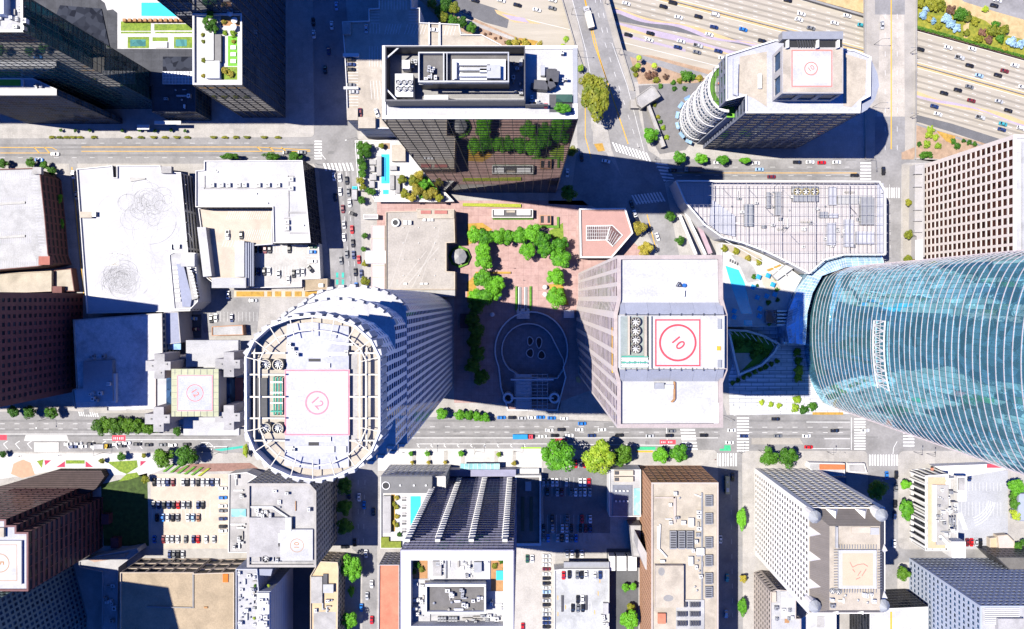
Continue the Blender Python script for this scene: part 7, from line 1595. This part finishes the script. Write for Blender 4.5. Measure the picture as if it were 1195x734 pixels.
for i in range(6):
    q = [(199+i*8.2, 552), (203+i*8.2, 549.6), (206+i*8.2, 549.6), (198+i*8.2+3, 557), (196.5+i*8.2, 557)]
    q = [(201+i*8.2, 541.5+i*1), (204+i*8.2, 541.5+i*1), (192+i*8.2, 551+i*1), (189.5+i*8.2, 550+i*1)]
    o = MB(); o.prism([v.xy for v in pp(q, 1)], GZ, 1.1); h_ = o.build('hedge', [M('hedge_top', (.08, .19, .02)), M('yellow_hedge', (.25, .28, .03))][i == 5]); tag(h_, f"{ORD[i]} slanted clipped hedge from the left above the lower left car park", 'hedge', 'slanted clipped hedges')
# ================================================================ cars
F = lambda x, y: FZ
fd = (1, .25)
cars([(554.6, 1, 'black'), (585, 1, 'white'), (603.8, 6.3, 'black'), (626.5, 12, 'white'), (644.4, 10, 'grey'), (645, .8, 'white')], 'on the freeway left of the slanted bridge', 'cars on the freeway', fd, FZ)
cars([(730.6, 4.5, 'white'), (785, 3.5, 'black', 'van'), (774, 8, 'black'), (791.6, 20.7, 'white'), (814.8, 19.7, 'black'), (834.4, 17.6, 'white', 'van'), (833, 32, 'navy'), (867, 34.8, 'blue'), (827.4, 40.8, 'white'), (889, 48, 'black'), (733, 41, 'black'), (758.8, 39.3, 'black'), (757.5, 47, 'white'), (794.6, 48.6, 'white'), (790.8, 55.5, 'navy'), (814.3, 53.7, 'silver', 'pickup'), (813, 61.3, 'grey'), (838, 60, 'navy'), (843, 68.6, 'white'), (934.8, 16.9, 'white'), (932, 23.4, 'white'), (946, 33.3, 'grey'), (973.6, 27.2, 'white'), (988.3, 18.9, 'white'), (1005, 29.8, 'teal'), (919, .8, 'black')], 'on the freeway between the two bridges', 'cars on the freeway', fd, FZ)
fd2 = (1, .275)
cars([(1073.5, 58, 'black'), (1106, 56, 'white'), (1134, 57.5, 'white'), (1119.3, 67.6, 'silver', 'pickup'), (1131, 76.9, 'black'), (1183.6, 76.9, 'white'), (1171.8, 83.2, 'maroon'), (1164, 88.2, 'black'), (1142, 88.7, 'pale blue')], 'on the upper freeway right of the straight bridge', 'cars on the freeway', fd2, FZ)
cars([(1130.7, 101.6, 'grey'), (1117.3, 105.4, 'black'), (1101.2, 109, 'black'), (1133, 117.7, 'maroon'), (1165, 118.7, 'silver'), (1176, 129.3, 'black'), (1089.9, 124.5, 'navy'), (1094, 133.6, 'white'), (1143.3, 137.4, 'silver', 'pickup'), (1169.8, 145, 'teal'), (1168.5, 151.5, 'navy'), (1192.5, 102, 'white'), (1191, 150, 'white', 'van')], 'on the lower freeway right of the straight bridge', 'cars on the freeway', fd2, FZ)
cars([(1159.7, 7, 'black'), (1163.5, .8, 'white')], 'on the slip road in the top right corner', 'cars on the slip road', (1, .25), FZ+.52)
cars([(1028.9, 29.5, 'silver')], 'on the straight bridge over the freeway', 'cars on the straight bridge', (0, 1), .04)
cars([(390.2, 206.5, 'white'), (396.8, 207.7, 'white'), (405, 210.8, 'black'), (397.3, 223.6, 'white'), (407, 224.6, 'grey'), (391.5, 230.4, 'black'), (408.4, 237, 'white'), (400.3, 244, 'maroon'), (412, 249.6, 'black', 'car', (1, .4)), (401.8, 262.4, 'silver'), (411, 268, 'red'), (401.8, 277, 'white'), (412, 284, 'black'), (405, 296.7, 'grey'), (413, 297.5, 'navy'), (398.3, 304, 'grey'), (419, 303, 'red'), (415, 317.6, 'black'), (422, 319.4, 'navy'), (416, 334.5, 'blue'), (423.5, 336.3, 'silver')], 'in the street traffic left of the beige hall', 'cars in the street left of the hall', (.06, 1), 0, 'y')
cars([(393, 7.6, 'pale blue'), (387.5, 30, 'white'), (366.5, 40.3, 'white'), (366, 26, 'black'), (380, 82, 'black'), (384, 60, 'navy')], 'in the shaded street at the top left', 'cars in the shaded top left street', (.06, 1), 0, 'y')
cars([(46.6, 186.8, 'blue'), (65, 180, 'white'), (335.3, 178.2, 'black'), (353, 178.2, 'grey')], 'in the cross street under the pool podium', 'cars in the cross street under the podium', (1, 0), 0)
cars([(86.2, 204, 'white'), (90, 228, 'silver')], 'in the yellow lined alley left of the tyre marked deck', 'cars in the alley', (.06, 1), .13, 'y')
cars([(266.5, 344.3, 'white'), (247, 372.3, 'black'), (252.3, 371, 'white'), (271, 371, 'navy'), (296, 350.6, 'silver', 'car', (1, 0)), (226, 371.5, 'pale blue', 'car', (1, .1)), (228, 384, 'maroon', 'car', (1, 0))], 'around the alley car park left of the oval tower', 'cars parked in the alley car park', (0, 1), .13)
cars([(80.3, 518, 'white'), (85.8, 521, 'navy'), (92, 517.4, 'silver'), (97.6, 520.5, 'white'), (106.7, 517.7, 'black'), (111.5, 521, 'white'), (129, 519.5, 'black'), (136.8, 518.3, 'white'), (143, 520, 'black'), (148.4, 516.7, 'white'), (160.7, 518, 'black'), (174, 518.7, 'black'), (190, 518.7, 'grey'), (202, 519, 'white'), (218.4, 518.4, 'black')], 'in the queue at the lower left main street', 'cars queuing at the lower left main street', (1, 0), 0)
cars([(679.2, 494, 'blue'), (655, 501, 'black'), (675.9, 501, 'white'), (702.6, 501, 'white'), (641, 501.7, 'white'), (633.3, 509, 'white'), (647.4, 508, 'black'), (664.5, 507.7, 'white'), (690.6, 508, 'navy'), (722.8, 507.6, 'black'), (758.2, 508.3, 'silver'), (781.2, 508, 'black'), (783.6, 502.6, 'grey'), (821.3, 507.7, 'black'), (853.6, 501.7, 'white'), (851.2, 516, 'white')], 'on the main street below the white roofed tower', 'cars driving on the main street', (1, 0), 0)
cars([(585.3, 487, 'blue'), (597.7, 487, 'black'), (609.4, 487.6, 'silver'), (620.8, 487, 'white'), (631, 486.6, 'blue'), (643.7, 487.5, 'blue'), (658.4, 488, 'white')], 'in the kerb row below the sunken court', 'cars parked in the kerb row below the court', (1, 0), 0)
cars([(671.7, 541, 'red'), (677.4, 541, 'grey'), (682.3, 540.9, 'red')], 'between the two large trees above the shaded car park', 'cars parked between the large trees', (0, 1), .13)
cars([(904.9, 488.7, 'black'), (867.9, 508.5, 'navy'), (907.4, 508.3, 'grey'), (940.7, 508.3, 'white'), (973.8, 502.3, 'black'), (1009, 501.8, 'white'), (943.2, 521.4, 'red')], 'on the main street below the teal tower', 'cars on the main street below the teal tower', (1, 0), 0)
cars([(1034, 554.5, 'blue'), (1045.4, 553.7, 'black'), (1045, 569, 'grey'), (1044.2, 587.7, 'black'), (1043.4, 601, 'navy'), (1042.9, 633.8, 'white')], 'in the side street left of the slanted fins', 'cars in the side street left of the fins', (0, 1), 0, 'y')
cars([(1030.4, 199.7, 'black', 'car', (0, 1)), (930, 189.5, 'black'), (945, 189.5, 'white'), (958.5, 190, 'red'), (976, 189.6, 'white'), (997, 204.7, 'black'), (900, 206.5, 'maroon'), (881.8, 190.6, 'white'), (886, 198, 'pale blue'), (837.5, 190, 'white'), (784.8, 199, 'black')], 'in the street between round cornered tower and mall', 'cars in the street above the mall', (1, 0), 0)
cars([(707, 188.3, 'white', 'car', (1, .2)), (678.6, 184, 'black', 'car', (.1, 1)), (662, 202, 'white', 'car', (0, 1)), (737, 238.5, 'black'), (741, 250, 'white'), (743.7, 257.6, 'black'), (755.8, 265.7, 'navy'), (766.9, 276.5, 'white')], 'around the slanted street above the white roofed tower', 'cars on the slanted street', (.35, 1), .02, 'y')
cars([(419.4, 580, 'white'), (425.4, 589, 'blue'), (436, 597, 'black'), (407.8, 577.6, 'navy'), (402.8, 637.7, 'black', 'car', (1, 0)), (427.4, 645.7, 'white'), (434, 681, 'white'), (428.6, 695, 'silver'), (422, 708.6, 'blue'), (434, 723, 'red'), (414, 632.7, 'black')], 'in the street between helipad office and hotel', 'cars in the street beside the hotel', (0, 1), .13, 'y')
cars([(854.6, 556.6, 'black'), (848.3, 673.8, 'teal'), (847, 716, 'pale blue'), (840.5, 629, 'white')], 'in the dark street right of the orange brick tower', 'cars in the dark street', (0, 1), 0, 'y')
LX = lambda L, y: [(160+x/6.114, y, c) for x, c in L]
PK = 'cars parked in the lower left car park'
cars(LX([(125, 'black'), (160, 'white'), (193, 'white'), (222, 'navy'), (260, 'maroon'), (333, 'silver'), (362, 'black'), (400, 'white'), (438, 'black'), (472, 'white'), (507, 'silver'), (540, 'navy'), (575, 'white')], 562.6), 'in the lower left car park top row', PK, (0, 1), .13)
cars(LX([(122, 'grey'), (158, 'navy'), (195, 'black'), (230, 'navy'), (265, 'black'), (297, 'red'), (335, 'silver'), (372, 'grey'), (438, 'navy'), (472, 'black')], 589), 'in the lower left car park second row', PK, (0, 1), .13)
cars(LX([(145, 'black'), (186, 'blue'), (222, 'white'), (258, 'black'), (294, 'grey'), (366, 'white'), (402, 'pale blue'), (440, 'brown')], 603.8), 'in the lower left car park third row', PK, (0, 1), .13)
cars(LX([(128, 'blue'), (192, 'maroon'), (222, 'white'), (255, 'silver'), (293, 'white'), (350, 'grey'), (405, 'navy'), (438, 'red'), (495, 'white'), (552, 'silver')], 629), 'in the lower left car park fourth row', PK, (0, 1), .13)
cars(LX([(236, 'navy'), (266, 'grey'), (296, 'black'), (330, 'silver')], 646.6), 'in the small row behind the tan roofed block', PK, (0, 1), .13)
cars([(260.5, y, c) for y, c in ((569.4, 'white'), (580.4, 'blue'), (590, 'white'), (595.6, 'grey'), (605, 'navy'), (614, 'black'), (618.8, 'white'))], 'in the lower left car park right column', PK, (1, 0), .13, 'y')
HX = lambda L, y: [(595+x/3.688, y, c) for x, c in L]; PK = 'cars parked in the shaded car park'
cars(HX([(145, 'silver'), (163, 'grey'), (184, 'white'), (202, 'white'), (243, 'silver'), (303, 'white'), (322, 'white'), (340, 'red')], 562.6), 'in the top row of the shaded car park', PK, (0, 1), .13)
cars(HX([(162, 'black'), (204, 'silver'), (223, 'maroon'), (264, 'grey'), (283, 'white'), (303, 'silver'), (322, 'white'), (344, 'silver')], 574.3), 'in the second row of the shaded car park', PK, (0, 1), .13)
cars(HX([(183, 'black'), (247, 'grey'), (310, 'red'), (346, 'white')], 605.5), 'in the third row of the shaded car park', PK, (0, 1), .13)
cars(HX([(145, 'black'), (184, 'silver'), (226, 'white'), (245, 'silver'), (265, 'black'), (304, 'black'), (326, 'maroon'), (346, 'navy')], 616.3), 'in the fourth row of the shaded car park', PK, (0, 1), .13)
cars(HX([(145, 'grey'), (165, 'blue'), (205, 'silver'), (224, 'black'), (245, 'white'), (265, 'grey'), (285, 'blue')], 627.7), 'in the lowest row of the shaded car park', PK, (0, 1), .13)
cars(HX([(246, 'silver'), (267, 'white'), (289, 'black'), (310, 'white')], 646), 'in the short sunlit row under the shaded car park', PK, (0, 1), .13)
cars([(615.3, 651.6, 'green'), (621, 651.6, 'white'), (610, 731, 'red')], 'standing upright in the beige lot at the hotel', 'cars parked in the beige lot', (0, 1), .13)
cl = 'white white white maroon white black black white pale_blue black silver black white silver navy navy'.split()
cars([(637.8, 535+y/3.688, c.replace('_', ' ')) for y, c in zip((417, 436, 455, 474, 495, 514, 535, 553, 572, 590, 609, 628, 648, 667, 686, 705), cl)]+[(637.8, 731, 'black')], 'in the long column of the beige lot', 'cars parked in the beige lot column', (1, 0), .13, 'y')
cars([(1130.6, 556.6, 'navy'), (1128, 632.5, 'maroon'), (1133, 632.5, 'red'), (1138.5, 632.5, 'silver'), (1143.3, 632.5, 'black')], 'in the pale car park at the lower right', 'cars parked in the pale car park', (0, 1), .13)
# ================================================================ trucks and buses
def truck(name, cat, label, x, y, L, wd, hd, cab, box, z=0., bh=3.2, stripes=None):
    a, b = P(x, y, z), P(x+hd[0], y+hd[1], z); u = (b-a).to_2d().normalized(); ang = math.atan2(u.y, u.x); t = thing(name, label, cat, (a.x, a.y, z))
    L *= .515; wd *= .515
    m = MB(); m.box(a.xy-u*(L*.5-L*.375), L*.72, wd, z+.9, z+bh, rot=ang); m.build('cargo_box', box, t)
    m = MB(); cc = a.xy+u*(L*.5-L*.11); m.box(cc, L*.2, wd*.92, z+.6, z+2.5, rot=ang); m.build('cab', cab, t); m = MB(); m.box(cc+u*L*.085, .25, wd*.84, z+1.5, z+2.35, rot=ang); m.box(cc-u*L*.02, .4, wd*.5, z+2.49, z+2.56, rot=ang); m.build('windscreen', glass_c, t)
    m = MB(); m.box(a.xy, L*.96, wd*.5, z+.45, z+.9, rot=ang); m.build('chassis', black, t)
    v = Vector((-u.y, u.x))
    for k in (-.36, -.22, .36):
        for s in (-1, 1):
            c = a.xy+u*L*k+v*s*wd*.42; w = MB(); w.bar((c.x-v.x*.15, c.y-v.y*.15, z+.5), (c.x+v.x*.15, c.y+v.y*.15, z+.5), .95); w.build('wheel', tyre, t)
    return t
truck('box_truck', 'truck', 'long white box truck on the slanted bridge over the freeway', 686.5, 22, 26, 7, (-.26, -1), roof_w, M('cream_box', (.7, .66, .58), var=.03), .04, 3.6)
truck('delivery_truck', 'truck', 'white cab truck with brown box above the mall', 808, 198.4, 20, 5.4, (-1, 0), roof_w, M('brown_box', (.25, .15, .12)))
truck('delivery_truck', 'truck', 'white truck with cyan end at the kerb beside the pool terrace', 415, 226, 16, 6, (0, -1), M('cyan_cab', (.05, .5, .6)), roof_w)
truck('flatbed_truck', 'truck', 'blue truck with red cab on the main street below the court', 610, 509, 24, 5.5, (1, 0), red_p, M('blue_box', (.02, .25, .6)), bh=2.2)
truck('delivery_truck', 'truck', 'white and black truck in the queue at the lower left street', 120.5, 520, 16, 5.5, (1, 0), M('yellow_cab', (.6, .4, .04)), roof_w)
def bus(x, y, L, hd, label, col):
    a, b = P(x, y, 0), P(x+hd[0], y+hd[1], 0); u = (b-a).to_2d().normalized(); ang = math.atan2(u.y, u.x); t = thing('bus', label, 'bus', (a.x, a.y, 0)); L *= .515
    m = MB(); m.box(a.xy, L, 2.5, .35, 3.1, rot=ang); m.build('body', col, t); m = MB(); m.box(a.xy, L*.9, 2.54, 1.5, 2.4, rot=ang); m.build('window_band', glass_c, t)
    m = MB(); m.box(a.xy+u*L*.25, 2.4, 1.6, 3.09, 3.35, rot=ang); m.build('roof_unit', metal_w, t); m = MB(); m.box(a.xy-u*L*.2, 1.2, 1.2, 3.09, 3.2, rot=ang); m.build('roof_hatch', metal, t)
    v = Vector((-u.y, u.x))
    for k in (-.3, .33):
        for s in (-1, 1): c = a.xy+u*L*k+v*s*1.15; w = MB(); w.bar((c.x-v.x*.15, c.y-v.y*.15, .5), (c.x+v.x*.15, c.y+v.y*.15, .5), .95); w.build('wheel', tyre, t)
bus(847.5, 565, 20, (0, 1), 'pale yellow bus in the dark street right of the orange brick tower', M('pale_yellow_paint', (.55, .52, .3)))
m = MB(); 
# ================================================================ street lamps, signals, people
def lamp(x, y, hd, label, group='street lamps', z=0.02, H_=9, arm=4):
    a, b = P(x, y, z), P(x+hd[0], y+hd[1], z); u = (b-a).normalized(); t = thing('street_lamp', label, 'street lamp', a, group)
    m = MB(); m.cyl(a, z, z+H_, .14, .08, n=6); m.bar(a+Vector((0, 0, H_)), a+u*arm+Vector((0, 0, H_+.3)), .12); m.build('pole', metal_d, t); m = MB(); m.box((a+u*arm).xy, .9, .4, z+H_+.15, z+H_+.4, rot=math.atan2(u.y, u.x), bottom=True); m.build('lamp_head', metal, t)
for i, (x, y, d) in enumerate(((1020, 52, (1, 0)), (1062, 62, (-1, 0)), (1018, 125, (1, 0)), (1062, 137, (-1, 0)))): lamp(x, y, d, ['upper left', 'upper right', 'lower left', 'lower right'][i]+' street lamp on the straight bridge')
for i, (x, y, d) in enumerate(((667, 17, (1, 0)), (706, 4, (-1, 0)), (674, 66, (1, 0)), (722, 63, (-1, 0)))): lamp(x, y, d, ['upper left', 'upper right', 'lower left', 'lower right'][i]+' street lamp on the slanted bridge')
for i, x in enumerate((455, 500, 555, 600)): lamp(x, 526.5, (0, -1), ORD[i]+' street lamp from the left along the pavement above the hotel', z=GZ)
for i, x in enumerate((55, 120, 255)): lamp(x, 488.5 if x < 100 else 528, (0, 1 if x < 100 else -1), ORD[i]+' street lamp from the left on the lower left main street', z=GZ)
for i, (x, y) in enumerate(((885, 525), (965, 527), (1066, 527), (1081, 529))): lamp(x, y, (0, -1), ORD[i]+' street lamp from the left on the right main street pavement', z=GZ)
for i, (x, y) in enumerate(((371, 192), (418, 163), (764, 186), (776, 212), (1016, 187), (839, 484), (862, 527), (1014, 485))): lamp(x, y, ((1, .3), (-1, .3), (0, 1), (0, -1), (0, 1), (1, .5), (0, -1), (1, .4))[i], 'traffic signal arm '+['at the crosswalk corner above the L-shaped roof', 'at the corner by the pool terrace hedge', 'at the corner above the clipped trees', 'at the upper left corner of the mall', 'right of the round cornered tower', 'at the corner below the white roofed tower', 'left of the tree pair above the turreted tower', 'at the crosswalk under the teal tower'][i], 'traffic signal arms', GZ, 6, 6)
# walking figures: one continuous skinned body each
def person_mesh(seed):
    rd = random.Random(seed); st = rd.choice([.28, .18, .34]); me = bpy.data.meshes.new('person')
    V = [(0, 0, .95), (0, 0, 1.2), (.01, 0, 1.42), (.02, 0, 1.53), (.03, 0, 1.66), (.02, 0, 1.77), (0, .1, .9), (st*.6, .1, .5), (st*.8, .1, .06), (st*.8+.17, .11, .03), (0, -.1, .9), (-st*.3, -.1, .5), (-st, -.1, .1), (-st+.15, -.11, .03), (0, .21, 1.4), (-.08, .26, 1.12), (.06, .27, .88), (0, -.21, 1.4), (.07, -.26, 1.12), (.2, -.26, .92)]
    E = [(0, 1), (1, 2), (2, 3), (3, 4), (4, 5), (0, 6), (6, 7), (7, 8), (8, 9), (0, 10), (10, 11), (11, 12), (12, 13), (2, 14), (14, 15), (15, 16), (2, 17), (17, 18), (18, 19)]
    rad = [.15, .14, .16, .06, .1, .07, .1, .07, .05, .04, .1, .07, .05, .04, .07, .05, .04, .07, .05, .04]
    me.from_pydata(V, E, []); o = bpy.data.objects.new('person', me); COL.objects.link(o); mo = o.modifiers.new('s', 'SKIN')
    for i, sv in enumerate(me.skin_vertices[0].data): sv.radius = (rad[i], rad[i]); sv.use_root = (i == 0)
    o.modifiers.new('d', 'SUBSURF').levels = 1
    dg = bpy.context.evaluated_depsgraph_get(); r = bpy.data.meshes.new_from_object(o.evaluated_get(dg)); COL.objects.unlink(o); bpy.data.objects.remove(o)
    sk = M('skin', (.45, .26, .18), var=.05, scale=3); tops = [('red', (.4, .03, .03)), ('white', (.7, .7, .7)), ('dark', (.03, .03, .04)), ('blue', (.04, .1, .35))]
    nm, c = tops[seed % 4]; r.materials.clear()
    for mm in (sk, M('shirt_'+nm, c, var=.1, scale=3), M('trousers', (.03, .035, .06), var=.2, scale=3), M('hair', (.02, .014, .01), var=.2, scale=4)): r.materials.append(mm)
    for p in r.polygons:
        z = p.center.z; y = abs(p.center.y); p.material_index = 3 if z > 1.69 or (z > 1.58 and p.center.x < 0) else 0 if z > 1.47 or (y > .2 and z < 1.05) else 1 if z > .95 else 2; p.use_smooth = True
    return r, nm
PM = [person_mesh(i) for i in range(4)]
for i, (x, y, d, wh, k) in enumerate(((834, 536, (1, .1), 'on the wide crosswalk below the white roofed tower', 0), (845, 540, (-1, .1), 'on the wide crosswalk below the white roofed tower', 1), (852, 533, (1, 0), 'on the wide crosswalk below the white roofed tower', 2), (1004, 500, (0, 1), 'on the crosswalk under the teal tower', 2), (600, 313, (1, .5), 'alone in the open upper middle of the pink plaza', 2), (611, 327, (0, 1), 'just above the escalators of the pink plaza', 3), (745, 172, (1, .3), 'on the crosswalk of the slanted street', 1), (640, 528, (-1, 0), 'on the pavement under the large deep green tree', 0), (470, 528, (1, 0), 'on the pavement above the hotel pool', 2), (1075, 530, (1, 0), 'on the pavement above the slanted fins', 3), (1090, 528, (-1, 0), 'on the pavement above the slanted fins', 2), (24, 532, (1, 0), 'beside the salmon paved circle', 2), (985, 528, (1, 0), 'beside the orange tiled shop', 1), (70, 531, (-1, 0), 'beside the magenta flower beds', 3))):
    r, nm = PM[k]; o = bpy.data.objects.new('person', r); COL.objects.link(o); z = .015 if 'cross' in wh else GZ+.012; a, b = P(x, y, z), P(x+d[0], y+d[1], z); o.location = (a.x, a.y, z); o.rotation_euler = (0, 0, math.atan2(b.y-a.y, b.x-a.x)); tag(o, f"person in {nm} top walking {wh}", 'person', 'people walking')
# ================================================================ camera, light, render
cam = bpy.data.cameras.new('camera'); co = bpy.data.objects.new('camera', cam); COL.objects.link(co); SC.camera = co
co.location = CAMZ; co.rotation_mode = 'QUATERNION'; co.rotation_quaternion = QCAM
cam.sensor_fit = 'HORIZONTAL'; cam.sensor_width = 36; cam.lens = 36*FPX/W0; cam.clip_start = 1; cam.clip_end = 20000
SUN_EL = R(59); sd = Vector((1, -.13, 0)).normalized()           # direction shadows fall on the ground
sun = bpy.data.lights.new('sun', 'SUN'); so = bpy.data.objects.new('sun', sun); COL.objects.link(so)
sun.energy = 5; sun.angle = R(.5); sun.color = (1, .945, .86)
dirn = Vector((sd.x*math.cos(SUN_EL), sd.y*math.cos(SUN_EL), -math.sin(SUN_EL)))
so.rotation_euler = dirn.to_track_quat('-Z', 'Y').to_euler(); so.location = (-300, 0, 600)
w = bpy.data.worlds.new('World'); SC.world = w; w.use_nodes = True; nt = w.node_tree
sky = nt.nodes.new('ShaderNodeTexSky'); sky.sky_type = 'NISHITA'; sky.sun_disc = False; sky.air_density = .7; sky.dust_density = 0; sky.ozone_density = 8; sky.altitude = 400; sky.sun_elevation = SUN_EL
sky.sun_rotation = math.atan2(-sd.x, -sd.y)
tint = nt.nodes.new('ShaderNodeMixRGB'); tint.blend_type = 'MULTIPLY'; tint.inputs[0].default_value = 1; tint.inputs[2].default_value = (.17, .44, 1.0, 1)   # deep clear blue of the photograph's shade
nt.links.new(sky.outputs[0], tint.inputs[1]); nt.links.new(tint.outputs[0], nt.nodes['Background'].inputs[0]); nt.nodes['Background'].inputs[1].default_value = .14
SC.view_settings.view_transform = 'Standard'; SC.view_settings.look = 'None'; SC.view_settings.exposure = EXPO; SC.view_settings.gamma = 1
SC.render.engine = 'CYCLES'; SC.cycles.max_bounces = 5; SC.cycles.diffuse_bounces = 1; SC.cycles.glossy_bounces = 3; SC.cycles.transmission_bounces = 2; SC.cycles.caustics_reflective = False; SC.cycles.sample_clamp_indirect = 6; SC.cycles.caustics_refractive = False
